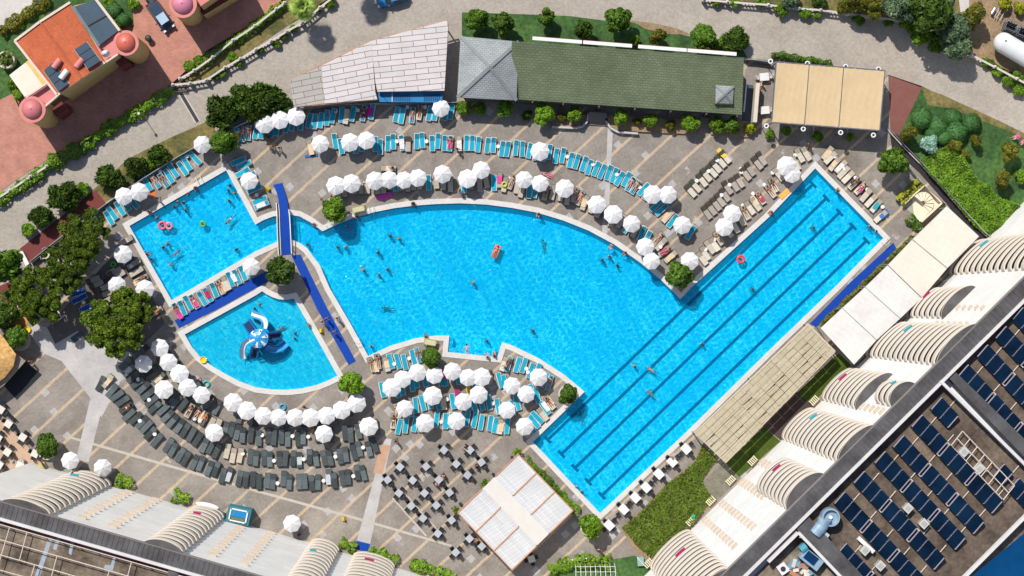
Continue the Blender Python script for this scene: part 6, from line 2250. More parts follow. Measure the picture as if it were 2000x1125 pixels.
def cloth_proto(colr, patt=False):
 m = MB()
 rr = random.Random(sum(map(ord, colr)))
 n, k = 8, 4
 vs = [((i / k - .5) * .58 + rr.uniform(-.03, .03), (j / n - .5) * 1.35 + rr.uniform(-.03, .03), rr.uniform(0, .035)) for j in range(n + 1) for i in range(k + 1)]
 fs = [(j * (k + 1) + i, j * (k + 1) + i + 1, (j + 1) * (k + 1) + i + 1, (j + 1) * (k + 1) + i) for j in range(n) for i in range(k)]
 m.add(vs, fs, M('towel_' + colr, TOW[colr], 0.95, 0.1, 3))
 return m.mesh('towel')

CLM = {}
TW = [('sand', (607, 292), 'on the first lounger of the long second row'), ('white', (897, 281), 'on a lounger in the middle of the long second row'), ('pink', (879, 279), 'on a lounger of the long second row near its middle'), ('sand', (677, 224), 'on a back row lounger near the slatted roof'),
 ('crimson', (711, 219), 'on a back row lounger below the blue lean-to'), ('magenta', (723, 216), 'crumpled at the head of a back row lounger'), ('white', (785, 281), 'on a lounger left of the flat pair in the second row'),
 ('pink', (976, 348), 'on the timber lounger right of the tall parasol pair'), ('pink', (1300, 490), 'on the timber lounger beside the wedge tree'), ('sand', (1310, 502), 'on the last timber lounger beside the wedge tree'), ('sand', (1141, 394), 'on a timber lounger left of the twelfth parasol'),
 ('sand', (1304, 420), 'on a lounger left of the last parasol of the second row'), ('yellow', (1409, 299), 'on the highest olive backrest'), ('magenta', (1684, 366), 'on a lounger at the top end of the lane pool'), ('black', (1671, 353), 'on a lounger in the middle of the lane pool end'),
 ('teal', (1713, 400), 'striped with white at the lower lane pool end'), ('blue', (1727, 418), 'on the lowest lounger at the lane pool end'), ('white', (1640, 327), 'on the third lounger at the lane pool end'), ('sand', (1632, 317), 'on an upper lounger at the lane pool end'), ('sand', (1617, 300), 'over the topmost pair at the lane pool end'),
 ('pink', (380, 590), 'on the strip between the upper and children\'s pools'), ('crimson', (404, 573), 'dark one on the strip between the two pools'), ('pink', (349, 613), 'at the left end of the strip between the two pools'), ('white', (456, 541), 'on the strip near the parasol'), ('sand', (435, 561), 'laid across the strip loungers'),
 ('white', (511, 400), 'on the lounger nearest the blue bridge'), ('sand', (483, 343), 'on a lounger right of the upper pool'), ('sand', (755, 708), 'on a lounger by the left corner of the main pool'), ('sand', (735, 716), 'next to the sitting couple at the main pool corner'), ('magenta', (866, 731), 'hanging between two parasols of the front row'),
 ('yellow', (915, 760), 'behind a parasol in the middle row'), ('crimson', (893, 771), 'small one between two middle row parasols'), ('sand', (866, 782), 'on a middle row lounger of the lower terrace'), ('sand', (980, 832), 'on a last row lounger of the lower terrace'), ('white', (1066, 794), 'by the corner tree of the lane pool'), ('sand', (1073, 782), 'on the slanted group by the corner tree'),
 ('sand', (213, 743), 'on the leftmost charcoal loungers'), ('grey', (252, 722), 'on the second charcoal row near the pine'), ('sand', (310, 739), 'under the parasols beside the large pine'), ('sand', (395, 811), 'among the sunbathers in the third charcoal row'), ('grey', (447, 930), 'pale one on the outermost charcoal row'), ('grey', (585, 897), 'pale one on the second charcoal row'), ('grey', (641, 936), 'pale one on the right part of the outermost row'),
 ('orange', (295, 373), 'beside the two parasols at the upper pool fence'), ('yellow', (462, 267), 'bundled beside the round tree at the pool corner'), ('sand', (271, 550), 'on a brown lounger left of the upper pool'), ('sand', (300, 606), 'on the lounger at the corner below the pine'), ('crimson', (1486, 386), 'dark one on an ivory lounger by the lane pool'), ('sand', (1474, 392), 'on an ivory lounger by the lane pool')]
for c_, px, lab in TW:
 if c_ not in CLM:
  CLM[c_] = cloth_proto(c_)
 p = P(*px, .45)
 near = min(LPOS, key=lambda q: (q[0] - p).length)
 o = link('towel', CLM[c_])
 o.location = (p.x, p.y, .475) if (near[0] - p).length < 1.0 else (p.x, p.y, 0.02)
 o.rotation_euler = (0, 0, near[1] + ru.uniform(-.1, .1))
 lb = f'{c_} towel {lab}'
 tag(o, lb, 'towel')
# inflatable mats on the deck
for px, rz, nm, label, sz in (((751, 383), R(17), (0.62, 0.05, 0.42), 'magenta air mattress lying on the deck above the curved pool edge', (1.9, .7)), ((1532, 379), R(42), (0.80, 0.36, 0.03), 'orange air mattress at the edge of the lane pool', (1.5, .65)),
       ((608, 304), R(6), (0.02, 0.12, 0.38), 'dark blue board at the foot of the first second row lounger', (1.6, .35))):
 p = P(*px, .08)
 mt = M('float_' + label.split()[0] + label.split()[1], nm, 0.35, 0.08, 2, spec=0.5)
 m = MB()
 k = 5
 for i in range(k):
  y = (i - (k - 1) / 2) * sz[1] / k
  m.tube([(-sz[0] / 2, y, .08), (-sz[0] / 2 + .06, y, .08), (sz[0] / 2 - .06, y, .08), (sz[0] / 2, y, .08)], sz[1] / k * .55, mt, 10)
 o = m.obj('air_mattress', None, True)
 o.location = (p.x, p.y, .0)
 o.rotation_euler = (0, 0, rz)
 tag(o, label, 'air mattress')

def ring_float(px, R0, r0, c_, label, z):
 mt = M('ring_' + label.split()[0], c_, 0.35, 0.1, 6, spec=0.5, fine=0.15)
 m = MB()
 vs, fs = [], []
 A, B_ = 24, 10
 for i in range(A):
  for j in range(B_):
   a, b_ = 2 * math.pi * i / A, 2 * math.pi * j / B_
   vs.append(((R0 + r0 * math.cos(b_)) * math.cos(a), (R0 + r0 * math.cos(b_)) * math.sin(a), r0 * math.sin(b_)))
   fs.append((i * B_ + j, ((i + 1) % A) * B_ + j, ((i + 1) % A) * B_ + (j + 1) % B_, i * B_ + (j + 1) % B_))
 m.add(vs, fs, mt)
 o = m.obj('swim_ring', None, True)
 p = P(*px, z)
 o.location = (p.x, p.y, z)
 tag(o, label, 'swim ring')

ring_float((317, 440), .42, .16, (0.60, 0.10, 0.16), 'crimson swim ring with a bather in the upper pool', WATER_Z + .08)
ring_float((330, 441), .36, .14, (0.68, 0.22, 0.28), 'rosy swim ring beside the crimson one in the upper pool', WATER_Z + .08)
ring_float((396, 437), .30, .12, (0.10, 0.38, 0.05), 'green swim ring in the middle of the upper pool', WATER_Z + .08)
ring_float((985, 360), .28, .10, (0.42, 0.55, 0.03), 'lime swim ring lying on a lounger beside the pink towel', .62)
ring_float((221, 517), .28, .10, (0.08, 0.45, 0.02), 'bright green swim ring beside the parasol at the grey platform', .12)
ring_float((403, 750), .36, .12, (0.02, 0.36, 0.38), 'turquoise swim ring under the parasols by the children\'s pool', .12)
ring_float((552, 795), .36, .12, (0.05, 0.30, 0.45), 'blue swim ring behind the curved parasol row', .12)
ring_float((1447, 506), .42, .15, (0.70, 0.05, 0.07), 'scarlet swim ring in the lane pool', WATER_Z + .08)
p = P(969, 491, 0)
m = MB()
ml = M('float_orange_pink', (0.75, 0.20, 0.12), 0.4, 0.1, 3, spec=0.5)
for i in range(5):
 m.tube([((i - 2) * .15, -.85, 0), ((i - 2) * .15, .85, 0)], .09, ml, 10)
o = m.obj('air_mattress', None, True)
o.location = (p.x, p.y, WATER_Z + .06)
o.rotation_euler = (0, 0, R(-22))
tag(o, 'orange and pink air mattress carrying a bather in the main pool', 'air mattress')
# yellow cones, signs and tubs
for px, lab in (((523, 369), 'yellow floor sign beside the top of the blue bridge'), ((397, 703), 'yellow float lying on the rim of the children\'s pool'), ((628, 646), 'yellow floor sign on the walkway between the pools'), ((672, 1013), 'yellow floor sign on the plaza below the charcoal loungers'), ((53, 644), 'yellow tub between the orange mat and the curved planter')):
 p = P(*px, .3)
 m = MB()
 YL = M('yellow_plastic', (0.72, 0.50, 0.01), 0.4, 0.08, 2)
 if 'sign' in lab:
  m.add([(-.28, -.25, 0), (.28, -.25, 0), (.2, 0, .62), (-.2, 0, .62), (-.28, .25, 0), (.28, .25, 0), (-.28, -.29, 0), (.28, -.29, 0), (.28, .29, 0), (-.28, .29, 0), (.2, 0, .66), (-.2, 0, .66)],
   [(6, 7, 10, 11), (8, 9, 11, 10), (0, 3, 2, 1), (4, 5, 2, 3)], YL)
  m.bar((-.22, .0, .6), (.22, .0, .6), .06, .08, YL)
  m.box((0, 0, .7), (.14, .05, .08), YL)
 else:
  m.lathe((0, 0, 0), [(.25, 0), (.38, .10), (.42, .25), (.36, .25), (.30, .12), (0, .10)], YL, 20)
 o = m.obj('floor_sign' if 'sign' in lab else ('pool_float' if 'float' in lab else 'tub'))
 o.location = (p.x, p.y, .06 if 'rim' in lab else 0.03)
 o.rotation_euler = (0, 0, ru.uniform(0, 3))
 tag(o, lab, 'floor sign' if 'sign' in lab else ('float' if 'float' in lab else 'tub'))
# white tub under the tree between the pools, curved planters
for px, r, lab in (((550, 537), 1.35, 'white round tub under the tree between the two pools'), ((92, 878), 1.3, 'stone round planter under the tree by the cream tables'), ((38, 664), 1.4, 'curved stone planter beside the straw hut'), ((1109, 770), 1.2, 'stone planter under the corner tree by the lane pool'), ((1153, 1028), 1.3, 'stone planter under the tree at the lower lane pool end')):
 p = P(*px, .5)
 m = MB().lathe((p.x, p.y, 0), [(r * .9, 0), (r, .55), (r * .86, .55), (r * .84, .42), (0, .42)], WHITE if 'white' in lab else STONE, 28)
 tag(m.obj('planter'), lab, 'planter')
p = P(1330, 545, .3)
m = MB().prism(PP([(1308, 545), (1331, 520), (1352, 545), (1330, 572)], .4), .06, .45, STONE, top=SOIL)
tag(m.obj('planter'), 'diamond shaped stone planter on the wedge between two pools', 'planter')

# ------------------------------------------------------------------ dining tables and chairs

def chair_mesh(name, mt, back=True):
 m = MB()
 m.box((0, 0, .44), (.46, .46, .05), mt)
 m.box((0, -.23, .68), (.46, .05, .44), mt, 0, R(-8))
 for x in (-.2, .2):
  for y in (-.2, .2):
   m.box((x, y, .21), (.045, .045, .42), mt)
  m.box((x * 1.12, 0, .64), (.04, .44, .04), mt)
 return m.mesh(name)

CH_D = chair_mesh('chair', M('dark_chair', (0.022, 0.026, 0.034), 0.6, 0.15, 3, obj=.2))
CH_W = chair_mesh('chair', M('pale_chair', (0.48, 0.45, 0.42), 0.6, 0.08, 3))

def table_proto(name, topm, legm, sz, cloth=False):
 t = thing(name, 'x', 'table')
 m = MB().box((0, 0, .74), (sz[0], sz[1], .04), topm)
 if cloth:
  for s in (-1, 1):
   m.box((s * (sz[0] / 2 + .006), 0, .60), (.012, sz[1], .30), topm)
   m.box((0, s * (sz[1] / 2 + .006), .60), (sz[0] + .02, .012, .30), topm)
 m.obj('top', t)
 lg = MB().bar((0, 0, 0), (0, 0, .72), .05, .05, legm).mesh('leg')
 for x in (-1, 1):
  for y in (-1, 1):
   q = link('leg', lg, t)
   q.location = (x * (sz[0] / 2 - .08), y * (sz[1] / 2 - .08), 0)
 return t

GT = Kind(table_proto('cafe_table', M('grey_table_top', (0.36, 0.38, 0.41), 0.5, 0.05, 2, obj=.06), DARK, (.82, .82)))
CT = Kind(table_proto('cafe_table', M('cream_table_top', (0.60, 0.55, 0.49), 0.6, 0.05, 2), WHITE, (.85, .85), True))
WT = Kind(table_proto('dining_table', M('white_tablecloth', (0.62, 0.61, 0.61), 0.9, 0.04, 2), WHITE, (1.15, .95), True))
cn = [0]

def chairs(c, rz, dist, me, where, kinds=(0, 1, 2, 3), group='chairs'):
 for k in kinds:
  a = rz + k * math.pi / 2
  o = link('chair', me)
  d = dist + ru.uniform(-.06, .12)
  o.location = (c.x + math.sin(a) * -1 * d * -1, c.y - math.cos(a) * d, 0)
  # backrest is on local -Y, so the chair's -Y points away from the table
  o.rotation_euler = (0, 0, a + ru.uniform(-.2, .2))
  tag(o, f'{"dark" if me is CH_D else "pale"} chair at the {"lower" if math.cos(a) > 0 else "upper"} {"right" if math.sin(a) > 0 else "left"} of {where}', 'chair', group)

GTP = [((867, 879), 'top'), ((918, 879), 'top right'), ((781, 912), 'upper left'), ((832, 911), 'upper middle'), ((891, 906), 'second of the right column'), ((940, 903), 'rightmost'), ((757, 937), 'leftmost'), ((806, 938), 'second of the third line'),
 ((857, 937), 'central occupied'), ((913, 928), 'right end of the third line'), ((779, 963), 'left end of the fourth line'), ((829, 963), 'middle of the fourth line'), ((878, 962), 'right of the fourth line'), ((803, 988), 'left of the fifth line'),
 ((852, 987), 'right of the fifth line'), ((826, 1012), 'left of the sixth line'), ((882, 1016), 'right of the sixth line'), ((855, 1042), 'single lower'), ((917, 1052), 'upper pavilion-side'), ((941, 1067), 'lower pavilion-side'), ((890, 1079), 'bottom')]
for px, nm in GTP:
 p = P(*px, .75)
 lab = f'grey square cafe table, {nm} of the plaza group'
 rz = R(44) + ru.uniform(-.12, .12)
 GT.put((p.x, p.y, 0), rz, lab, 'grey cafe tables on the plaza')
 chairs(p, rz, .62, CH_D, f'the {nm} grey table', group='dark chairs round the grey cafe tables')
CTP = [((16, 828), 'upper'), ((44, 854), 'second along the edge'), ((68, 886), 'nearest the round tree'), ((14, 883), 'middle left'), ((38, 909), 'beside the rolled awning'), ((7, 936), 'bottom left'), ((1, 800), 'topmost'), ((-4, 856), 'upper cut-off'), ((-2, 908), 'lower cut-off')]
for px, nm in CTP:
 p = P(*px, .75)
 rz = R(-30) + ru.uniform(-.1, .1)
 CT.put((p.x, p.y, 0), rz, f'cream cafe table, {nm} one on the salmon terrace', 'cream cafe tables at the left')
 chairs(p, rz, .66, CH_W if ru.random() < .25 else CH_D, f'the {nm} cream table', group='chairs round the cream cafe tables')
DTP = [((1190, 1026), 'lowest'), ((1218, 995), 'second from the bottom'), ((1241, 972), 'third from the bottom'), ((1262, 952), 'fourth from the bottom'), ((1287, 926), 'fifth from the bottom'), ((1313, 902), 'occupied'), ((1340, 877), 'highest')]
for px, nm in DTP:
 p = P(*px, .75)
 rz = R(44)
 WT.put((p.x, p.y, 0), rz - R(90), f'white clothed dining table, {nm} of the row by the lane pool', 'white dining tables by the lane pool')
 chairs(p, rz, .80, CH_D, f'the {nm} white dining table', kinds=(0, 1, 2, 3), group='dark chairs at the white dining tables')
# tables among white chairs near the pines
for px, nm in (((92, 497), 'left'), ((106, 500), 'right')):
 p = P(*px, .75)
 CT.put((p.x, p.y, 0), .5, f'white table under the pines, {nm} one of two', 'cream cafe tables at the left')
 chairs(p, .5, .6, CH_W, f'the {nm} white table under the pines', group='pale chairs under the pines')
for px, nm in (((1493, 150), 'behind the canopy'), ((1494, 215), 'by the teal screen')):
 p = P(*px, .75)
 WT.put((p.x, p.y, 0), .1, f'white table {nm} between restaurant and beige canopy', 'white dining tables by the lane pool')
 chairs(p, .1, .75, CH_W, f'the white table {nm}', kinds=(1, 3), group='pale chairs by the canopy')
p = P(1038, 1092, .75)
CT.put((p.x, p.y, 0), .3, 'small table in the shade below the white pavilion', 'cream cafe tables at the left')
chairs(p, .3, .62, CH_D, 'the small table below the white pavilion', group='dark chairs at the white dining tables')
# benches on the pool edge
for i, px in enumerate(((1199, 1008), (1227, 984), (1249, 961), (1272, 938), (1297, 912), (1324, 888))):
 p = P(*px, .4)
 t = thing('bench', f'grey slatted bench on the lane pool edge, {nth(i)} from the bottom', 'bench', (p.x, p.y, 0), R(44), 'slatted benches along the lane pool')
 m = MB()
 for k in range(4):
  m.box((0, -.18 + k * .12, .44), (1.25, .08, .04), M('grey_slats', (0.32, 0.31, 0.30), 0.7, 0.1, 2))
 m.obj('seat', t)
 lm = MB().box((0, 0, .21), (.06, .42, .42), DARK).mesh('leg')
 for x in (-.5, .5):
  q = link('leg', lm, t)
  q.location = (x, 0, 0)
# ------------------------------------------------------------------ ring lamps round the beige canopy
t = thing('ring_lamp', 'x', 'lamp')
MB().tube([(0, 0, 0), (0, 0, 3.3)], .045, DARK).obj('post', t)
m = MB()
vs, fs = [], []
for i in range(24):
 for j in range(8):
  a, b_ = 2 * math.pi * i / 24, 2 * math.pi * j / 8
  vs.append(((.24 + .09 * math.cos(b_)) * math.cos(a), (.24 + .09 * math.cos(b_)) * math.sin(a), 3.3 + .08 * math.sin(b_)))
  fs.append((i * 8 + j, ((i + 1) % 24) * 8 + j, ((i + 1) % 24) * 8 + (j + 1) % 8, i * 8 + (j + 1) % 8))
m.add(vs, fs, WHITE)
m.obj('lamp_shade', t, True)
MB().lathe((0, 0, 3.25), [(0, -.1), (.15, -.1), (.15, .06), (.05, .14), (0, .15)], M('navy_lamp_cap', (0.02, 0.03, 0.07), 0.5, 0.1, 2), 14).obj('cap', t)
RL = Kind(t)
for px, lab in (((1505, 120), 'at the top left corner of the beige canopy'), ((1577, 124), 'on the road side, left one'), ((1652, 130), 'on the road side, middle one'), ((1716, 135), 'on the road side, right one'),
    ((1497, 246), 'at the lower left corner of the beige canopy'), ((1569, 252), 'on the plaza side, left one'), ((1642, 259), 'on the plaza side, middle one'), ((1706, 264), 'on the plaza side, right one')):
 p = P(*px, 3.3)
 RL.put((p.x, p.y, 0), 0, f'white ring lamp with dark cap {lab}', 'ring lamps round the beige canopy')
# lamp post by the road
p = P(281, 228, 0)
t = thing('street_lamp', 'thin street lamp in the hedge, its shadow across the road', 'street lamp', (p.x, p.y, -.1))
MB().tube([(0, 0, 0), (0, 0, 3.2)], .05, DARK, r2=.035).obj('post', t)
MB().lathe((0, 0, 3.2), [(.05, 0), (.16, .08), (.18, .25), (.1, .36), (0, .4)], WHITE, 14).obj('lamp_shade', t, True)
# ------------------------------------------------------------------ blue bridge over the channel
t = thing('footbridge', 'blue decked footbridge curving over the channel between the pools', 'bridge', P(552, 430, 0))
Lp = [(533, 361), (542, 381), (546, 411), (547.5, 451), (550, 498)]
Rp = [(551, 357), (560, 388), (565, 420), (567, 456), (569, 496)]
zz = [0.10, .34, .5, .45, .1]

def cubic(pts, n):
 out = []
 k = len(pts)
 for i in range(n + 1):
  f = i / n * (k - 1)
  j = min(int(f), k - 2)
  u = f - j
  p0, p1, p2, p3 = pts[max(j - 1, 0)], pts[j], pts[j + 1], pts[min(j + 2, k - 1)]
  out.append(0.5 * ((2 * p1) + (p2 - p0) * u + (2 * p0 - 5 * p1 + 4 * p2 - p3) * u * u + (3 * p1 - p0 - 3 * p2 + p3) * u ** 3))
 return out

LL = cubic([P(*a, z) for a, z in zip(Lp, zz)], 24)
RR = cubic([P(*a, z) for a, z in zip(Rp, zz)], 24)
m = MB()
dn = Vector((0, 0, -.12))
for i in range(24):
 m.add([LL[i], RR[i], RR[i + 1], LL[i + 1], LL[i] + dn, RR[i] + dn, RR[i + 1] + dn, LL[i + 1] + dn], [(3, 2, 1, 0) if (RR[i] - LL[i]).cross(LL[i + 1] - LL[i]).z < 0 else (0, 1, 2, 3), (0, 4, 5, 1), (1, 5, 6, 2), (3, 2, 6, 7), (0, 3, 7, 4)], BLUEMAT)
part(m, 'deck', t)
RAILW = M('weathered_rail', (0.20, 0.15, 0.11), 0.8, 0.15, 3)
for side, S, O in (('left', LL, RR), ('right', RR, LL)):
 out = [(a - b_).normalized() for a, b_ in zip(S, O)]
 top = [a + o * .34 + Vector((0, 0, .55)) if side == 'left' else a + o * .10 + Vector((0, 0, .8)) for a, o in zip(S, out)]
 low = [a + o * .06 for a, o in zip(S, out)]
 m = MB()
 for i in range(10, 24):
  m.bar(top[i], top[i + 1], .10, .08, WHITE)
  m.bar(low[i] + Vector((0, 0, .1)), low[i + 1] + Vector((0, 0, .1)), .08, .12, WHITE)
 part(m, 'handrail', t)
 if side == 'left':
  m = MB()
  for k in range(1, 4):
   for i in range(10, 24):
    f = k / 4
    m.bar(low[i].lerp(top[i], f), low[i + 1].lerp(top[i + 1], f), .07, .05, RAILW)
  part(m, 'rail_boards', t)
 for i in (10, 14, 18, 22, 24):
  part(MB().bar(low[i] - Vector((0, 0, .1)), top[i], .08, .08, WHITE), 'post', t)
# ------------------------------------------------------------------ water slide in the children's pool
SLB = M('slide_blue', (0.006, 0.11, 0.36), 0.35, 0.1, 2, spec=0.5)
SLL = M('slide_light_blue', (0.03, 0.30, 0.58), 0.35, 0.1, 2, spec=0.5)
SLW = M('slide_white', (0.68, 0.72, 0.76), 0.35, 0.05, 2, spec=0.5)
t = thing('water_slide', 'blue and white octopus-like water slide with a domed roof in the children\'s pool', 'water slide', P(505, 661, -.5))
zt = 2.7
c = P(505, 661, zt)
m = MB()
n = 18
vs = []
for r, z in ((0.0, 3.15), (.45, 3.08), (.85, 2.92), (1.18, 2.70)):
 for j in range(n):
  a = 2 * math.pi * j / n + .1
  vs.append((c.x + r * math.cos(a), c.y + r * math.sin(a), z))
for i in range(3):
 for j in range(n):
  f = [(i * n + j, (i + 1) * n + j, (i + 1) * n + (j + 1) % n, i * n + (j + 1) % n)]
  m.add([vs[q] for q in f[0]], [(0, 1, 2, 3)], SLW if (j % 3 == 0 and i > 0) else (SLL if j % 3 == 1 else M('slide_mid_blue', (0.015, 0.20, 0.48), 0.35, 0.1, 2)))
part(m, 'roof', t)
m = MB().lathe((c.x, c.y, 0), [(1.16, 2.55), (1.20, 2.55), (1.20, 2.70), (1.16, 2.70)], SLL, 24)
part(m, 'roof_rim', t)
m = MB()
for k, a in enumerate((20, 75, 130, 185, 240, 295)):     # little dark motifs on the panels
 x, y = c.x + .95 * math.cos(R(a)), c.y + .95 * math.sin(R(a))
 m.lathe((x, y, 2.90), [(0, .06), (.11, .03), (.11, -.02)], SLB, 10)
part(m, 'roof_motif', t)
m = MB().lathe((c.x, c.y, 0), [(1.05, -.5), (1.05, 1.2), (0, 1.2)], SLB, 20)
part(m, 'platform', t)
for a in range(0, 360, 72):
 x, y = c.x + 1.0 * math.cos(R(a)), c.y + 1.0 * math.sin(R(a))
 part(MB().tube([(x, y, 1.2), (x, y, 2.6)], .05, SLW), 'column', t)

def chute(px, z, wd, mt_in, mt_out, name):
 ctl = [P(u, v, zz_) for (u, v), zz_ in zip(px, z)]
 pts = cubic(ctl, 18)
 m = MB()
 prof = [(-1.0, .38), (-.92, .14), (-.5, -.05), (0, -.1), (.5, -.05), (.92, .14), (1.0, .38)]
 vs = []
 for i, p in enumerate(pts):
  d = (pts[min(i + 1, 18)] - pts[max(i - 1, 0)])
  s = Vector((-d.y, d.x, 0)).normalized()
  for x, h in prof:
   vs.append(p + s * x * wd + Vector((0, 0, h)))
 k = len(prof)
 for i in range(18):
  for j in range(k - 1):
   f = (i * k + j, i * k + j + 1, (i + 1) * k + j + 1, (i + 1) * k + j)
   m.add([vs[q] for q in f], [(0, 1, 2, 3)], mt_in if 1 <= j <= 4 and (j < 4) else mt_out)
 o = part(m, name, t)
 for p in (0, 18):
  pass
 m = MB()
 for off in (0, k - 1):
  m.tube([vs[i * k + off] for i in range(19)], .055, mt_out, 6)
 m.v = m.v
 part(m, 'slide_edge', t)

chute([(516, 641), (518, 630), (511, 620), (500, 616), (491, 613)], [1.35, 1.1, .75, .35, .05], .38, SLW, SLL, 'slide')
chute([(489, 664), (479, 671), (475, 682), (475, 692), (477, 701)], [1.35, 1.1, .75, .35, .05], .38, SLW, SLL, 'slide')
chute([(521, 676), (530, 681), (540, 682), (551, 678), (560, 670)], [1.35, 1.05, .7, .35, .05], .45, SLL, SLB, 'slide')
for pa, pb in (((496, 650), (482, 629)), ((524, 658), (547, 654)), ((500, 679), (496, 697))):      # step ladders
 a, b_ = P(*pa, 1.2), P(*pb, -.3)
 d = (b_ - a)
 s = Vector((-d.y, d.x, 0)).normalized()
 m = MB()
 for i in range(5):
  q = a.lerp(b_, (i + .5) / 5)
  m.bar(q - s * .42, q + s * .42, .34, .12, M('slide_navy', (0.006, 0.035, 0.11), 0.5, 0.1, 2))
 part(m, 'steps', t)
 m = MB()
 for k in (-1, 1):
  m.tube([a + s * .48 * k + Vector((0, 0, .5)), b_ + s * .48 * k + Vector((0, 0, .6)), b_ + s * .48 * k], .12, SLB, 8)
 part(m, 'step_rail', t)
# ------------------------------------------------------------------ lifeguard carts, ladders, white arbour, rolled awning
for px, rz, lab in (((700, 408), R(12), 'yellow framed cart at the upper edge of the main pool'), ((840, 668), R(-10), 'yellow framed cart at the square pool bay')):
 p = P(*px, .4)
 t = thing('pool_cart', lab, 'cart', (p.x, p.y, .06 if px[1] > 500 else 0), rz, 'yellow carts on the pool edge')
 YC = M('ochre_frame', (0.42, 0.38, 0.10), 0.6, 0.1, 2)
 m = MB()
 for a, c_ in (((-.75, -.35), (.75, -.35)), ((-.75, .35), (.75, .35)), ((-.75, -.35), (-.75, .35)), ((.75, -.35), (.75, .35))):
  m.bar((*a, .75), (*c_, .75), .07, .07, YC)
 for x in (-.75, .75):
  for y in (-.35, .35):
   m.bar((x, y, 0), (x, y, .75), .06, .06, YC)
 m.obj('frame', t)
 MB().box((0, 0, .70), (1.4, .62, .03), M('cart_tray', (0.46, 0.44, 0.28), 0.7, 0.1, 2)).obj('tray', t)
for px, dpx, lab in (((725, 412), (-.1, -1), 'steel pool ladder at the upper edge of the main pool'), ((699, 667), (-1, .5), 'steel pool ladder at the left edge of the main pool'), ((390, 352), (-.4, -1), 'steel pool ladder at the upper pool'),
     ((1729, 473), (.7, -.6), 'steel pool ladder at the right corner of the lane pool'), ((664, 741), (.9, .3), 'steel handrails at the corner of the children\'s pool'), ((645, 437), (-.4, .9), 'steel handrails at the channel corner')):
 p = P(*px, .1)
 d = (P(*dpx) - P(0, 0)).normalized()
 s = Vector((-d.y, d.x, 0))
 t = thing('pool_ladder', lab, 'ladder', (p.x, p.y, 0), 0, 'pool ladders')
 for k in (-.28, .28):
  MB().tube([s * k - d * .35 + Vector((0, 0, -.8)), s * k - d * .35 + Vector((0, 0, .6)), s * k + Vector((0, 0, .8)), s * k + d * .45 + Vector((0, 0, .62)), s * k + d * .5 + Vector((0, 0, .05))], .03, M('chrome_tube', (0.7, 0.7, 0.7), 0.25, 0.05, 2), 8).obj('handrail', t)
 m = MB()
 for z in (-.7, -.4):
  m.bar(-s * .28 - d * .35 + Vector((0, 0, z)), s * .28 - d * .35 + Vector((0, 0, z)), .10, .03, MATS['chrome_tube'])
 m.obj('treads', t)
t = thing('arbour', 'white metal arbour of curved ribs over the flower bed at the bottom edge', 'arbour', P(1165, 1125, 0))
c = P(1165, 1124, 1.6)
for k in range(9):
 x = c.x - 2.6 + k * .62
 part(MB().tube([(x, c.y + 1.3 * math.cos(R(a)) , .05 + 2.0 * math.sin(R(a))) for a in range(0, 181, 18)], .035, WHITE, 6), 'rib', t)
m = MB()
for y, z in ((1.05, 1.2), (.5, 1.9), (-.5, 1.9)):
 m.tube([(c.x - 2.6, c.y + y, z), (c.x + 2.4, c.y + y, z)], .03, WHITE, 6)
part(m, 'rail', t)
p = P(1127, 1093, .4)
t = thing('bench', 'long white slatted bench beside the flower bed below the pavilion', 'bench', (p.x, p.y, 0), R(14))
m = MB()
for k in range(9):
 m.box((-1.15 + k * .29, 0, .44), (.20, .42, .05), WHITE)
m.box((0, 0, .41), (2.5, .10, .04), MATS['crimson_flashing'])
m.obj('seat', t)
lm = MB().box((0, 0, .2), (.06, .4, .4), DARK).mesh('leg')
for x in (-1, 1):
 link('leg', lm, t).location = (x, 0, 0)
t = thing('rolled_awning', 'olive canvas roll on a timber frame beside the cream tables', 'awning', P(70, 922, 0))
m = MB().tube([P(53, 938, 1.6), P(88, 912, 1.6)], .75, M('olive_canvas', (0.36, 0.30, 0.14), 0.9, 0.1, 1), 16)
part(m, 'canvas_roll', t)
m = MB()
for a, c_ in (((80, 902), (103, 930)), ((60, 950), (103, 930)), ((38, 940), (60, 950)), ((38, 940), (52, 930))):
 m.bar(P(*a, 1.5), P(*c_, 1.5), .1, .1, M('dark_timber', (0.10, 0.06, 0.035), 0.8, 0.15, 2))
for a in ((80, 902), (103, 930), (60, 950), (38, 940)):
 q = P(*a, 1.5)
 m.bar((q.x, q.y, 0), (q.x, q.y, 1.5), .1, .1, MATS['dark_timber'])
part(m, 'frame', t)
# square swing frame near the pines
t = thing('swing_frame', 'red and white square metal frame on the grey platform', 'frame', P(107, 617, 0))
m = MB()
for a, c_ in (((94, 610), (103, 634)), ((111, 604), (122, 622)), ((94, 612), (113, 603)), ((101, 633), (122, 620))):
 m.bar(P(*a, 1.5), P(*c_, 1.5), .12, .10, M('pinkish_white_metal', (0.66, 0.55, 0.55), 0.6, 0.1, 3))
part(m, 'top_frame', t)
for a in ((94, 611), (111, 604), (102, 633), (121, 621)):
 q = P(*a, 1.5)
 part(MB().bar((q.x, q.y, .01), (q.x, q.y, 1.5), .08, .08, DARK), 'post', t)
m = MB().box(P(107, 618, .5), (.8, .8, .08), DARK, .5)
part(m, 'seat', t)
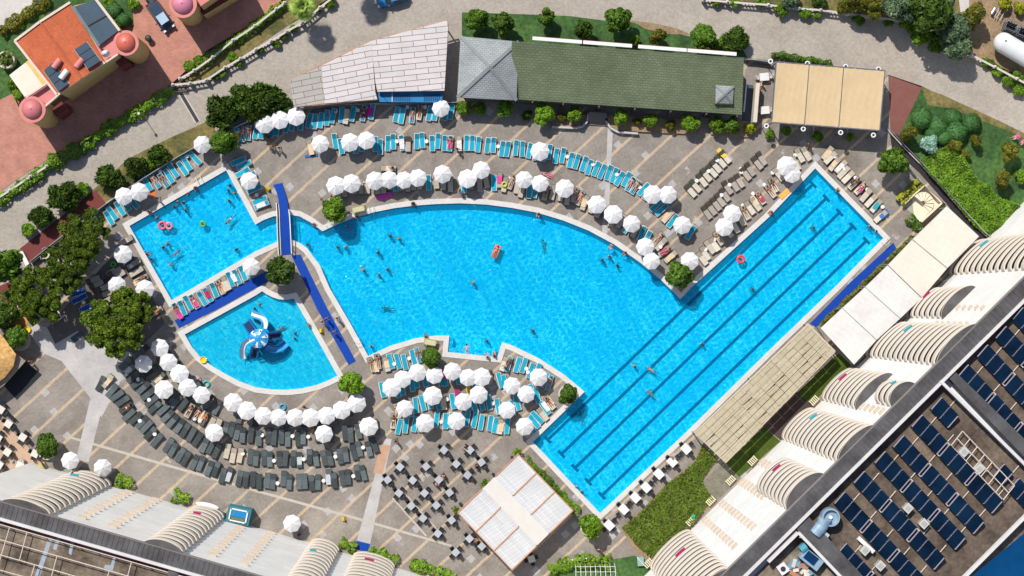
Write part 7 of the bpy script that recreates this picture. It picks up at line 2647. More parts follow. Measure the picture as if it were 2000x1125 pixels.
# small green bin and glass box by the ivy
p = P(1354, 1008, .4)
t = thing('rubbish_bin', 'small emerald bin at the edge of the ivy bed', 'bin', (p.x, p.y, 0))
MB().lathe((0, 0, 0), [(.16, 0), (.24, .6), (.22, .6), (.2, .2), (0, .2)], M('emerald_plastic', (0.01, 0.30, 0.18), 0.5, 0.1, 2), 16).obj('drum', t)
MB().lathe((0, 0, .6), [(.25, 0), (.25, .04), (0, .1)], MATS['emerald_plastic'], 16).obj('lid', t)
t = thing('glass_box', 'pale green glass skylight box beside the hotel at the bottom', 'skylight', P(1252, 1096, 0))
part(MB().prism(PP([(1244, 1088), (1257, 1088), (1259, 1105), (1246, 1106)], .5), 0, .5, GREENGLASS), 'glass', t)
part(MB().bar(P(1244, 1088, .52), P(1259, 1105, .52), .05, .05, WHITE), 'frame', t)
# bench by the balustrade
p = P(353, 175, .4)
t = thing('bench', 'dark wooden bench at the bend of the curved balustrade', 'bench', (p.x, p.y, -.1), R(4))
m = MB()
for k in range(3):
 m.box((0, -.2 + k * .2, .45), (1.5, .12, .05), M('bench_timber', (0.14, 0.10, 0.08), 0.8, 0.15, 3))
m.obj('seat', t)
MB().box((0, .33, .7), (1.5, .06, .35), MATS['bench_timber']).obj('backrest', t)
lm = MB().box((0, 0, .22), (.08, .5, .44), DARK).mesh('leg')
for x in (-.65, .65):
 link('leg', lm, t).location = (x, 0, 0)
# drain grate across the road
b = MB()
A, B_ = P(353, 182, 0), P(386, 238, 0)
b.bar(A + Vector((0, 0, -.11)), B_ + Vector((0, 0, -.11)), .42, .02, M('grate_iron', (0.035, 0.035, 0.04), 0.7, 0.1, 3))
tag(b.obj('drain_grate'), kind='structure')
b = MB()
d = (B_ - A).normalized()
s = Vector((-d.y, d.x, 0))
for k in (-.29, .29):
 b.bar(A + s * k + Vector((0, 0, -.105)), B_ + s * k + Vector((0, 0, -.105)), .12, .02, STONE)
tag(b.obj('drain_kerb'), kind='structure')
# dark seating box: loose little things
for px, lab, sz, cl in (((584, 1044), 'dark litter bin standing on the plaza near the lone parasol', (.42, .42, .9), 'charcoal_plastic'), ((1000, 893), 'dark stool at the upper side of the white pavilion', (.4, .4, .5), 'charcoal_plastic'), ((963, 926), 'dark stool beside the pavilion, second from the top', (.4, .4, .5), 'charcoal_plastic'), ((899, 984), 'dark stool at the left corner of the pavilion', (.4, .4, .5), 'charcoal_plastic')):
 p = P(*px, .4)
 m = MB().lathe((0, 0, 0), [(sz[0] / 2 * .8, 0), (sz[0] / 2, sz[2] * .9), (sz[0] / 2 * .85, sz[2]), (0, sz[2])], MATS[cl], 12)
 o = m.obj('litter_bin' if 'bin' in lab else 'stool')
 o.location = (p.x, p.y, 0)
 tag(o, lab, 'bin' if 'bin' in lab else 'stool')
for px, lab in (((947, 941), 'terracotta pot with a small palm at the pavilion side'), ((1010, 882), 'terracotta pot at the top corner of the pavilion'), ((891, 995), 'terracotta pot at the left corner of the pavilion')):
 p = P(*px, .4)
 t = thing('plant_pot', lab, 'plant pot', (p.x, p.y, 0))
 MB().lathe((0, 0, 0), [(.2, 0), (.3, .45), (.26, .45), (.24, .36), (0, .36)], M('terracotta_pot', (0.42, 0.15, 0.08), 0.8, 0.1, 3), 16).obj('pot', t)
 rng = np.random.default_rng(int(px[0]))
 q = rng.normal(size=(90, 3)) * np.array([.22, .22, .16]) + np.array([0, 0, .65])
 link('foliage', leaf_mesh('foliage', q, rng.normal(size=(90, 3)) + np.array([0, 0, 1]), .16, LEAF_B, rng), t)

# ------------------------------------------------------------------ yard: white tank, racks of cylinders
t = thing('gas_tank', 'big white horizontal gas tank in the yard at the right edge', 'tank', P(1980, 95, 0))
a, b_ = P(1947, 76, 1.9), P(2040, 131, 1.9)
d = (b_ - a).normalized()
prof = [(-1.28, .05), (-1.18, .5), (-.95, .92), (-.6, 1.18), (-.2, 1.29), (0, 1.3)]
pth = [a + d * (x + 1.0) for x, r in prof]
m = MB()
sx = d.cross(Vector((0, 0, 1))).normalized()
up = sx.cross(d)
rings = [(p, r) for p, (x, r) in zip(pth, prof)] + [(b_, 1.3)]
vs, fs = [], []
for p, r in rings:
 for j in range(28):
  an = 2 * math.pi * j / 28
  vs.append(p + sx * r * math.cos(an) + up * r * math.sin(an))
for i in range(len(rings) - 1):
 for j in range(28):
  fs.append((i * 28 + j, (i + 1) * 28 + j, (i + 1) * 28 + (j + 1) % 28, i * 28 + (j + 1) % 28))
m.add(vs, fs, M('tank_white', (0.62, 0.63, 0.65), 0.45, 0.05, 0.5, spec=0.4))
part(m, 'drum', t, True)
m = MB()
for f in (.2, .75):
 q = a.lerp(b_, f)
 m.bar((q.x, q.y, -.1), (q.x, q.y, .9), 1.6, .5, CREAM)
part(m, 'saddle', t)
q = a.lerp(b_, .12) + Vector((0, 0, 1.3))
part(MB().lathe(q, [(.10, -.05), (.10, .08), (0, .1)], DARK, 10), 'valve', t)
for px, lab in (((1977, 50), 'steel cage of dark gas cylinders next to the white tank'), ((2002, 62), 'second steel cage of gas cylinders cut by the right edge')):
 p = P(*px, 1.6)
 t = thing('cylinder_cage', lab, 'cage', (p.x, p.y, -.1), R(-24))
 m = MB()
 for z in (.15, 1.0, 1.75):
  for x0, y0, x1, y1 in ((-.75, -.6, .75, -.6), (-.75, .6, .75, .6), (-.75, -.6, -.75, .6), (.75, -.6, .75, .6)):
   m.bar((x0, y0, z), (x1, y1, z), .06, .06, STEEL)
 for k in range(7):
  x = -.75 + k * .25
  for y in (-.6, .6):
   m.bar((x, y, .1), (x, y, 1.75), .03, .03, STEEL)
 m.obj('cage_frame', t)
 cm = MB().lathe((0, 0, .2), [(.13, 0), (.14, 1.1), (.10, 1.25), (.04, 1.32), (.04, 1.42), (0, 1.43)], M('cylinder_black', (0.03, 0.035, 0.04), 0.4, 0.1, 2), 12).mesh('cylinder')
 for i in range(4):
  for j in range(3):
   q = link('cylinder', cm, t)
   q.location = (-.52 + i * .35, -.38 + j * .38, 0)
p = P(1941, 21, .6)
t = thing('small_cylinder', 'small silver cylinder with pipes beside the olive tree', 'cylinder', (p.x, p.y, -.1), R(60))
MB().tube([(-.45, 0, .5), (-.4, 0, .5), (.4, 0, .5), (.45, 0, .5)], .22, STEEL, 14).obj('drum', t, True)
m = MB()
for y in (-.5, -.8, -1.3):
 m.tube([(-.6, y, .5), (.9, y, .5)], .05, STONE, 6)
m.tube([(0, 0, .3), (0, -1.4, .3)], .05, DARK, 6)
m.obj('pipes', t)

# ------------------------------------------------------------------ cars

def car(name, label, px, rz, paint, L=4.2, W=1.76, H=1.48):
 t = thing(name, label, 'car', (*P(*px, .8).xy, -.08), rz)
 GL = M('car_glass', (0.02, 0.035, 0.05), 0.05, 0.1, 1, spec=0.8)
 st = [(-L / 2, .42, .55, .66), (-L / 2 + .12, .30, .72, .80), (-L * .30, .24, .86, .88), (-L * .05, .22, .92, .88), (L * .16, .22, .90, .88), (L * .36, .24, .80, .86), (L / 2 - .12, .30, .70, .78), (L / 2, .42, .56, .62)]
 m = MB()
 vs, fs = [], []
 k = 7
 for x, zb, zt, hw in st:
  for y, z in ((-hw, zb), (-hw, (zb + zt) / 2), (-hw * .93, zt - .05), (0, zt), (hw * .93, zt - .05), (hw, (zb + zt) / 2), (hw, zb)):
   vs.append((x, y, z))
 for i in range(len(st) - 1):
  for j in range(k - 1):
   fs.append((i * k + j, i * k + j + 1, (i + 1) * k + j + 1, (i + 1) * k + j))
  fs.append((i * k + k - 1, i * k, (i + 1) * k, (i + 1) * k + k - 1))
 fs += [tuple(range(k))[::-1], tuple((len(st) - 1) * k + j for j in range(k))]
 fs = [f[::-1] for f in fs]
 m.add(vs, fs, paint)
 m.obj('body', t, True)
 x0, x1, x2, x3 = -L * .44, -L * .33, L * .06, L * .24
 hw0, hw1 = W * .46, W * .37
 lo = [(x0, -hw0, .86), (x3, -hw0, .88), (x3, hw0, .88), (x0, hw0, .86)]
 hi = [(x1, -hw1, H - .03), (x2, -hw1, H), (x2, hw1, H), (x1, hw1, H - .03)]
 MB().add(hi + [(p[0], p[1], p[2] - .07) for p in hi], [(0, 1, 2, 3), (0, 4, 5, 1), (1, 5, 6, 2), (2, 6, 7, 3), (3, 7, 4, 0)], paint).obj('roof', t)
 q = lambda i, j: [lo[i], lo[j], (hi[j][0], hi[j][1], hi[j][2] - .05), (hi[i][0], hi[i][1], hi[i][2] - .05)]
 MB().add(q(1, 2), [(0, 1, 2, 3)], GL).obj('windshield', t)
 MB().add(q(3, 0), [(0, 1, 2, 3)], GL).obj('rear_window', t)
 MB().add(q(0, 1), [(0, 1, 2, 3)], GL).obj('side_window', t)
 MB().add(q(2, 3), [(0, 1, 2, 3)], GL).obj('side_window', t)
 tm = MB().tube([(0, -.1, 0), (0, .1, 0)], .31, M('tyre_rubber', (0.02, 0.02, 0.02), 0.9, 0.1, 2), 20).mesh('wheel')
 rm = MB().tube([(0, -.105, 0), (0, .105, 0)], .19, STEEL, 14).mesh('rim')
 for x in (-L * .31, L * .31):
  for s in (-1, 1):
   wv = link('wheel', tm, t)
   wv.location = (x, s * (W / 2 - .11), .31)
   link('rim', rm, wv)
 for s in (-1, 1):
  MB().box((L / 2 - .12, s * W * .36, .68), (.24, .34, .12), WHITE).obj('headlight', t)
  MB().box((-L / 2 + .08, s * W * .38, .74), (.12, .24, .14), M('tail_red', (0.3, 0.01, 0.01), 0.3, 0.1, 2)).obj('tail_light', t)
  MB().box((L * .17, s * (W / 2 + .08), .95), (.12, .2, .13), paint).obj('mirror', t)
 return t

car('parked_car', 'dark blue car with a pale roof reflection parked on the red forecourt between the villas', (312, 30), R(-55), M('midnight_paint', (0.012, 0.035, 0.075), 0.2, 0.1, 1, spec=0.7))
car('parked_car', 'bright blue car cut by the top edge on the road', (766, -6), R(197), M('azure_paint', (0.02, 0.20, 0.42), 0.2, 0.1, 1, spec=0.7))
o = MB().box((0, 0, 0), (1.3, 1.15, .04), M('reflection_blue', (0.32, 0.45, 0.58), 0.3, 0.1, 2)).obj('roof_reflection')  # light blue sheet added as the painted windshield reflection of the dark car
q = P(317, 36, 1.45)
o.location = (q.x, q.y, 1.43)
o.rotation_euler = (0, 0, R(-55))
tag(o, 'silvery blue painted reflection on the roof of the dark car', 'reflection')
t = thing('quad_bike', 'small dark blue utility vehicle parked above the dark car', 'vehicle', (*P(298, 5, .5).xy, -.08), R(-60))
MB().box((0, 0, .55), (1.6, .8, .3), MATS['midnight_paint']).box((.5, 0, .75), (.5, .7, .12), MATS['midnight_paint']).obj('body', t)
MB().box((-.2, 0, .78), (.7, .45, .16), DARK).obj('seat', t)
wm = MB().tube([(0, -.12, 0), (0, .12, 0)], .28, M('tyre_rubber', (0.02, 0.02, 0.02)), 16).mesh('wheel')
for x in (-.6, .6):
 for y in (-.5, .5):
  link('wheel', wm, t).location = (x, y, .28)

# ------------------------------------------------------------------ people
SKIN = [M('skin_fair', (0.52, 0.29, 0.20), 0.6, 0.05, 4), M('skin_tan', (0.36, 0.18, 0.11), 0.6, 0.05, 4), M('skin_brown', (0.20, 0.095, 0.055), 0.6, 0.05, 4)]
HAIR = [M('hair_black', (0.012, 0.009, 0.008), 0.6, 0.1, 4), M('hair_brown', (0.05, 0.025, 0.014), 0.6, 0.1, 4), M('hair_blond', (0.34, 0.22, 0.09), 0.6, 0.1, 4)]
SWIM = {'black': (0.012, 0.012, 0.015), 'blue': (0.02, 0.07, 0.25), 'red': (0.40, 0.03, 0.04), 'pink': (0.55, 0.08, 0.25), 'white': (0.72, 0.70, 0.68), 'green': (0.05, 0.22, 0.08), 'orange': (0.6, 0.18, 0.03), 'teal': (0.02, 0.25, 0.28)}
SWM = {k: M('swimwear_' + k, v_, 0.8, 0.08, 4) for k, v_ in SWIM.items()}

def skin_obj(joints, bones, rad, name):
 me = bpy.data.meshes.new(name)
 ks = list(joints)
 me.from_pydata([joints[k] for k in ks], [(ks.index(a), ks.index(b_)) for a, b_ in bones], [])
 o = bpy.data.objects.new(name, me)
 col.objects.link(o)
 md = o.modifiers.new('skin', 'SKIN')
 md.use_smooth_shade = True
 sd_ = me.skin_vertices[0].data
 for i, k in enumerate(ks):
  r = rad[k]
  sd_[i].radius = r if isinstance(r, tuple) else (r, r)
  sd_[i].use_root = (i == 0)
 ss = o.modifiers.new('sub', 'SUBSURF')
 ss.levels = ss.render_levels = 1
 bpy.context.view_layer.update()
 ev = o.evaluated_get(bpy.context.evaluated_depsgraph_get())
 out = bpy.data.meshes.new_from_object(ev)
 out.name = name
 bpy.data.objects.remove(o)
 return out

def figure(pose):
 """joints of an adult 1.72 m tall, feet or seat on z=0"""
 V = Vector
 J = {}
 J['pelvis'] = V((0, 0, .94)); J['waist'] = V((0, 0, 1.08)); J['chest'] = V((0, 0, 1.28)); J['neck'] = V((0, 0, 1.47)); J['head'] = V((0, .02, 1.60)); J['crown'] = V((0, .01, 1.68))
 for s, k in ((-1, 'l'), (1, 'r')):
  J['sh' + k] = V((s * .19, 0, 1.40)); J['el' + k] = V((s * .24, -.02, 1.12)); J['wr' + k] = V((s * .26, .04, .88)); J['pa' + k] = V((s * .26, .06, .80))
  J['hip' + k] = V((s * .09, 0, .90)); J['kn' + k] = V((s * .10, .02, .49)); J['an' + k] = V((s * .10, 0, .09)); J['to' + k] = V((s * .11, .16, .04))
 if pose == 'walk':
  J['knl'] = V((-.10, .16, .50)); J['anl'] = V((-.10, .22, .10)); J['tol'] = V((-.11, .38, .06))
  J['knr'] = V((.10, -.06, .49)); J['anr'] = V((.10, -.28, .14)); J['tor'] = V((.11, -.14, .05))
  J['ell'] = V((-.25, -.12, 1.14)); J['wrl'] = V((-.25, -.14, .92)); J['pal'] = V((-.25, -.12, .84)); J['elr'] = V((.25, .08, 1.14)); J['wrr'] = V((.25, .22, .95)); J['par'] = V((.25, .27, .88))
 if pose in ('sit', 'edge'):
  for k, j in J.items():
   J[k] = V((j.x, j.y, j.z - .45))
  for s, k in ((-1, 'l'), (1, 'r')):
   J['hip' + k] = V((s * .10, .04, .47)); J['kn' + k] = V((s * .13, .46, .48)); J['an' + k] = V((s * .12, .50, .08)); J['to' + k] = V((s * .13, .66, .04))
   J['wr' + k] = V((s * .22, .26, .55)); J['pa' + k] = V((s * .19, .33, .54))
 if pose == 'edge':
  for k in J:
   J[k] = J[k] - V((0, 0, .42))
 if pose == 'lie':
  for k, j in list(J.items()):
   y = j.z - .94
   z = .10
   if y > 0:
    z += y * .42
    y *= .90
   J[k] = V((j.x * (1.25 if k[:2] in ('el', 'wr', 'pa') else 1.05), y, z + j.y * .6))
  J['knl'] = V((-.13, -.42, .22)); J['anl'] = V((-.12, -.80, .09)); J['tol'] = V((-.13, -.86, .20))
  J['knr'] = V((.12, -.43, .12)); J['anr'] = V((.13, -.83, .09)); J['tor'] = V((.14, -.88, .20))
  J['head'].z += .02; J['crown'].z += .0
 if pose in ('prone', 'float'):
  for k, j in list(J.items()):
   J[k] = V((j.x * 1.05, j.z - .94, -.02 - abs(j.y) * .3))
  if pose == 'prone':
   J['ell'] = V((-.34, .66, -.05)); J['wrl'] = V((-.26, .88, -.06)); J['pal'] = V((-.24, .97, -.06))
   J['elr'] = V((.40, .36, -.06)); J['wrr'] = V((.46, .14, -.12)); J['par'] = V((.46, .06, -.14))
   J['anl'] = V((-.14, -.82, -.10)); J['tol'] = V((-.15, -.95, -.12)); J['anr'] = V((.16, -.84, -.04)); J['tor'] = V((.17, -.98, -.06))
   J['head'] = V((0, .68, .06)); J['crown'] = V((0, .75, .08))
  else:
   J['tol'] = V((-.12, -.90, .08)); J['tor'] = V((.12, -.90, .08))
   J['ell'] = V((-.36, .30, 0)); J['wrl'] = V((-.50, .10, .02)); J['pal'] = V((-.54, .02, .02)); J['elr'] = V((.36, .36, .0)); J['wrr'] = V((.40, .58, .06)); J['par'] = V((.36, .66, .08))
 if pose == 'wade':
  for s, k in ((-1, 'l'), (1, 'r')):
   J['kn' + k] = V((s * .13, .28, .72)); J['an' + k] = V((s * .12, .06, .42)); J['to' + k] = V((s * .12, .12, .30))
  for k, j in list(J.items()):
   J[k] = V((j.x, j.y, j.z - 1.30))
  J['ell'] = V((-.26, .10, -.12)); J['wrl'] = V((-.20, .30, -.10)); J['pal'] = V((-.16, .38, -.10)); J['elr'] = V((.27, .04, -.12)); J['wrr'] = V((.30, .24, -.10)); J['par'] = V((.28, .32, -.10))
 return J

BON = [('pelvis', 'waist'), ('waist', 'chest'), ('chest', 'neck'), ('neck', 'head'), ('head', 'crown')] + [x for k in 'lr' for x in (('chest', 'sh' + k), ('sh' + k, 'el' + k), ('el' + k, 'wr' + k), ('wr' + k, 'pa' + k), ('pelvis', 'hip' + k), ('hip' + k, 'kn' + k), ('kn' + k, 'an' + k), ('an' + k, 'to' + k))]
RAD = {'pelvis': .135, 'waist': .12, 'chest': .15, 'neck': .058, 'head': .092, 'crown': .065}
for k in 'lr':
 RAD.update({'sh' + k: .062, 'el' + k: .043, 'wr' + k: .030, 'pa' + k: .036, 'hip' + k: .095, 'kn' + k: .060, 'an' + k: .038, 'to' + k: .032})
PEO = {}
for pose in ('stand', 'walk', 'sit', 'edge', 'lie', 'prone', 'float', 'wade'):
 J = figure(pose)
 joints, bones, rad = dict(J), list(BON), dict(RAD)
 for k, s in (('l', -1), ('r', 1)):          # five separate fingers on each palm
  pa, wr = J['pa' + k], J['wr' + k]
  d = (pa - wr).normalized()
  sd2 = d.cross(Vector((0, .3, 1))).normalized()
  for f, (w_, ln) in enumerate(((-.026, .072), (-.009, .084), (.009, .080), (.026, .064))):
   a = f'f{k}{f}'
   joints[a + 'a'] = pa + sd2 * w_ + d * .035
   joints[a + 'b'] = pa + sd2 * w_ * 1.25 + d * (.035 + ln * .9) + Vector((0, 0, -.012))
   bones += [('pa' + k, a + 'a'), (a + 'a', a + 'b')]
   rad[a + 'a'] = rad[a + 'b'] = .009
  joints[f't{k}'] = pa + sd2 * -.062 * s + d * .02
  bones.append(('pa' + k, f't{k}'))
  rad[f't{k}'] = .011
 body = skin_obj(joints, bones, rad, 'person')
 sub = {k: J[k] for k in ('pelvis', 'waist', 'hipl', 'hipr')}
 for k in 'lr':
  sub['m' + k] = J['hip' + k].lerp(J['kn' + k], .45)
 sub['waist'] = J['pelvis'].lerp(J['waist'], .6)
 short = skin_obj(sub, [('pelvis', 'waist'), ('pelvis', 'hipl'), ('pelvis', 'hipr'), ('hipl', 'ml'), ('hipr', 'mr')], {'pelvis': .152, 'waist': .14, 'hipl': .112, 'hipr': .112, 'ml': .092, 'mr': .092}, 'swim_shorts')
 top = skin_obj({'a': J['waist'].lerp(J['chest'], .55), 'b': J['chest'].lerp(J['neck'], .15)}, [('a', 'b')], {'a': .155, 'b': .168}, 'bikini_top')
 hd, cw = J['head'], J['crown']
 up = (cw - J['neck']).normalized()
 m = MB()
 m.lathe((0, 0, 0), [(.118, -.05), (.122, .0), (.112, .06), (.08, .105), (.04, .125), (0, .13)], HAIR[0], 12)
 hair = m.mesh('hair')
 hair.polygons.foreach_set('use_smooth', [True] * len(hair.polygons))
 qh = Vector((0, 0, 1)).rotation_difference(up)
 back = (hd - up * .0)
 PEO[pose] = (body, short, top, hair, hd, qh)
PN = [0]

def person(px, pose, rz, label, z=0.0, sk=None, hr=None, wear=None, female=None, group=None, s=1.0):
 PN[0] += 1
 rr = random.Random(PN[0] * 7)
 body, short, top, hair, hd, qh = PEO[pose]
 sk = SKIN[rr.randint(0, 2) if sk is None else sk]
 o = bpy.data.objects.new('person', body)
 col.objects.link(o)
 zz_ = {'lie': z, 'sit': z}.get(pose, z)
 p = P(*px, z + (.9 if pose in ('stand', 'walk') else .3))
 o.location = (p.x, p.y, zz_)
 o.rotation_euler = (0, 0, rz)
 o.scale = (s, s, s)
 if not body.materials:
  body.materials.append(SKIN[0])
  short.materials.append(SWM['black'])
  top.materials.append(SWM['black'])

 def setm(ob, mt):
  ob.material_slots[0].link = 'OBJECT'
  ob.material_slots[0].material = mt
 setm(o, sk)
 wc = wear or rr.choice(list(SWM))
 q = link('swim_shorts', short, o)
 setm(q, SWM[wc])
 if female if female is not None else rr.random() < .45:
  q = link('bikini_top', top, o)
  setm(q, SWM[wc])
 q = link('hair', hair, o)
 q.location = hd + Vector((0, 0, 0))
 q.rotation_mode = 'QUATERNION'
 q.rotation_quaternion = qh
 setm(q, HAIR[hr if hr is not None else rr.choice((0, 0, 1, 1, 2))])
 tag(o, label, 'person', group)
 return o

ZW = WATER_Z
# bathers: (pixel, pose, heading, label)
BATH = [
 ((381, 366), 'edge', 3.6, 'bather sitting on the upper rim of the upper pool'), ((367, 378), 'wade', 1, 'bather with pinkish skin near the upper rim of the upper pool'), ((347, 395), 'wade', 2, 'left one of two bathers close together near the upper rim'),
 ((357, 395), 'wade', 4, 'right one of two bathers close together near the upper rim'), ((340, 404), 'wade', 0, 'bather in a pale top left of the close pair'), ((361, 411), 'wade', 5, 'bather below the close pair in the upper pool'),
 ((291, 413), 'edge', 3.7, 'person sitting on the upper left rim of the upper pool'), ((306, 425), 'wade', 1, 'lone bather near the left corner of the upper pool'), ((317, 441), 'wade', 2, 'bather inside the crimson swim ring'), ((330, 441), 'wade', 2.5, 'bather inside the rosy swim ring'),
 ((396, 438), 'wade', 0, 'child in the green swim ring', ), ((449, 428), 'prone', 2.4, 'swimmer stretched out near the right side of the upper pool'), ((447, 391), 'wade', 3, 'bather in the middle right of the upper pool'), ((449, 362), 'wade', 1, 'highest of three dark heads at the right corner of the upper pool'),
 ((446, 372), 'wade', 2, 'middle of three dark heads at the right corner of the upper pool'), ((457, 377), 'wade', 0, 'rightmost of three dark heads at the corner of the upper pool'), ((325, 476), 'wade', 5, 'reddish bather of a pair in the lower left of the upper pool'), ((318, 483), 'wade', 1, 'darker bather of the pair in the lower left of the upper pool'),
 ((341, 496), 'prone', -.9, 'swimmer in dark wear crossing the lower left of the upper pool'), ((332, 517), 'wade', 0, 'bather nearest the lower left wall of the upper pool'), ((460, 487), 'wade', 4, 'lone bather in the lower right of the upper pool'), ((295, 506), 'wade', 2, 'bather holding the left wall of the upper pool'), ((287, 497), 'edge', 5.2, 'person sitting on the left rim of the upper pool'),
 ((762, 461), 'wade', .5, 'left one of two bathers below the magenta air mattress'), ((779, 466), 'wade', .2, 'right one of two bathers with raised arms below the air mattress'), ((659, 483), 'wade', .3, 'left one of two bathers near the channel mouth'), ((674, 482), 'wade', 4, 'right one of two bathers near the channel mouth'), ((739, 493), 'wade', 1, 'single bather left of the middle of the main pool'),
 ((709, 527), 'wade', .4, 'bather with a yellow ball, left one of the ball players'), ((741, 537), 'wade', 2, 'lower one of the ball players'), ((756, 526), 'wade', 4.4, 'right one of the ball players'), ((924, 552), 'wade', 1, 'lone bather in the centre of the main pool'), ((680, 442), 'wade', 3, 'bather in the tree shadow at the pool corner'),
 ((600, 478), 'wade', 0, 'bather in the channel right of the bridge'), ((612, 438), 'edge', 4.2, 'person on the rim of the channel bend'), ((807, 396), 'edge', 3.1, 'person on the top rim of the main pool'), ((1052, 417), 'edge', 2.9, 'person at the rim below the tenth parasol'), ((1062, 480), 'prone', .1, 'swimmer under water in the right of the main pool'),
 ((1195, 480), 'edge', 2.4, 'person at the right rim, upper one of two'), ((1222, 493), 'edge', 2.4, 'reddish person at the right rim, lower one of two'), ((1177, 508), 'wade', 1, 'left one of three bathers near the right rim'), ((1191, 500), 'wade', 3, 'upper one of three bathers near the right rim'), ((1205, 518), 'wade', 5, 'lower one of three bathers near the right rim'),
 ((1447, 505), 'wade', 2, 'bather in the scarlet ring in the lane pool'), ((1507, 414), 'edge', 2.2, 'person at the rim of the lane pool beside the orange mattress'), ((1590, 445), 'wade', 1, 'bather between the second and third lane lines'), ((1635, 373), 'edge', -.8, 'person at the top right rim of the lane pool'), ((1700, 443), 'wade', 2, 'left one of a couple at the right corner of the lane pool'),
 ((1712, 451), 'wade', 4, 'right one of a couple at the right corner of the lane pool'), ((757, 603), 'prone', 1.4, 'dark swimmer under water in the lower left of the main pool'), ((725, 677), 'wade', .2, 'bather near the lower left corner of the main pool'), ((912, 684), 'float', .1, 'bather in the square bay'), ((952, 666), 'wade', 1.5, 'bather at the mouth of the square bay'),
 ((952, 697), 'edge', .3, 'left one of two people on the rim of the square bay'), ((965, 694), 'edge', .1, 'right one of two people on the rim of the square bay'), ((1042, 646), 'wade', 2, 'lone bather below the centre of the main pool'), ((1239, 714), 'wade', 0, 'bather with a pink cap beside the first lane line'), ((1274, 724), 'prone', .9, 'swimmer crossing the second lane line'),
 ((1272, 770), 'prone', .8, 'swimmer in dark wear on the third lane line'), ((1372, 671), 'wade', 3, 'reddish bather on the third lane line'), ((1136, 816), 'prone', .2, 'diver under water near the corner tree'), ((1471, 565), 'wade', 1, 'dark head above the fourth lane line'), ((1125, 951), 'wade', 1, 'upper one of two bathers at the lower rim of the lane pool'), ((1135, 961), 'wade', 4, 'lower one of two bathers at the lower rim of the lane pool'),
 ((551, 641), 'prone', 1.9, 'child swimming beside the water slide'), ((576, 651), 'wade', 0, 'upper child of a pair right of the water slide'), ((575, 660), 'wade', 3, 'lower child of a pair right of the water slide'), ((506, 594), 'wade', 1, 'child in the upper corner of the children\'s pool'), ((497, 602), 'wade', 2, 'child in red at the tip of the upper slide'), ((604, 636), 'edge', 1.0, 'person sitting on the right rim of the children\'s pool')]
for b_ in BATH:
 px, pose, rz, lab = b_[:4]
 sc_ = .78 if 'child' in lab else 1.0
 z = ZW + (-.04 if pose == 'prone' else 0)
 if pose == 'edge':
  z = .06
 if 'under water' in lab:
  z = ZW - .45
 kw = {'sk': 2 if 'dark' in lab else None}
 if 'pink cap' in lab:
  kw['hr'] = 2
 person(px, pose, rz, lab, z, s=sc_, **kw)
person((969, 491), 'float', R(-22), 'sunbather lying on the orange and pink air mattress', ZW + .24, wear='blue', sk=1)
# people on the deck
WALKP = [((534, 286), 'walk', 2.6, 'left one of two people walking below the back parasols'), ((546, 289), 'walk', 2.4, 'right one of two people walking below the back parasols'), ((308, 387), 'walk', 2.2, 'person walking at the upper rim past the orange towel'), ((893, 291), 'walk', 2.8, 'person walking below the middle of the second row'),
  ((630, 628), 'walk', 2.5, 'left one of the walkers on the long blue mat'), ((639, 623), 'walk', 2.5, 'pale walker on the upper part of the long blue mat'), ((659, 621), 'walk', 2.4, 'person walking on the stone beside the long blue mat'), ((654, 649), 'walk', 2.4, 'lowest walker on the long blue mat'), ((773, 860), 'walk', 2.2, 'person in orange walking at the terracotta band'),
  ((627, 388), 'stand', 1, 'person standing left of the planter tree at the channel corner'), ((648, 384), 'stand', 2, 'person standing behind the planter tree at the channel corner'), ((697, 421), 'edge', 3.0, 'person sitting beside the yellow cart at the upper rim'), ((832, 658), 'edge', .1, 'person sitting at the yellow cart by the square bay'),
  ((1579, 283), 'walk', 2.4, 'person walking below the beige canopy'), ((898, 372), 'stand', 1, 'person standing below the seventh parasol of the curved row'), ((524, 282), 'stand', .4, 'dark dressed person beside the two walkers'), ((985, 715), 'walk', 2.4, 'person walking right of the square bay'),
  ((1171, 1074), 'walk', 2.4, 'person in brown walking below the lower tree of the lane pool'), ((60, 707), 'walk', 2.3, 'person standing at the corner of the straw hut'), ((388, 742), 'walk', 2.3, 'person walking past the parasols towards the children\'s pool'), ((594, 794), 'stand', 2, 'person in black behind the curved parasol row'), ((416, 781), 'stand', 1, 'person standing between the parasols near the children\'s pool')]
for px, pose, rz, lab in WALKP:
 z = .06 if pose == 'edge' else 0.0
 if 'mat' in lab:
  z = .03
 person(px, pose, rz, lab, z)
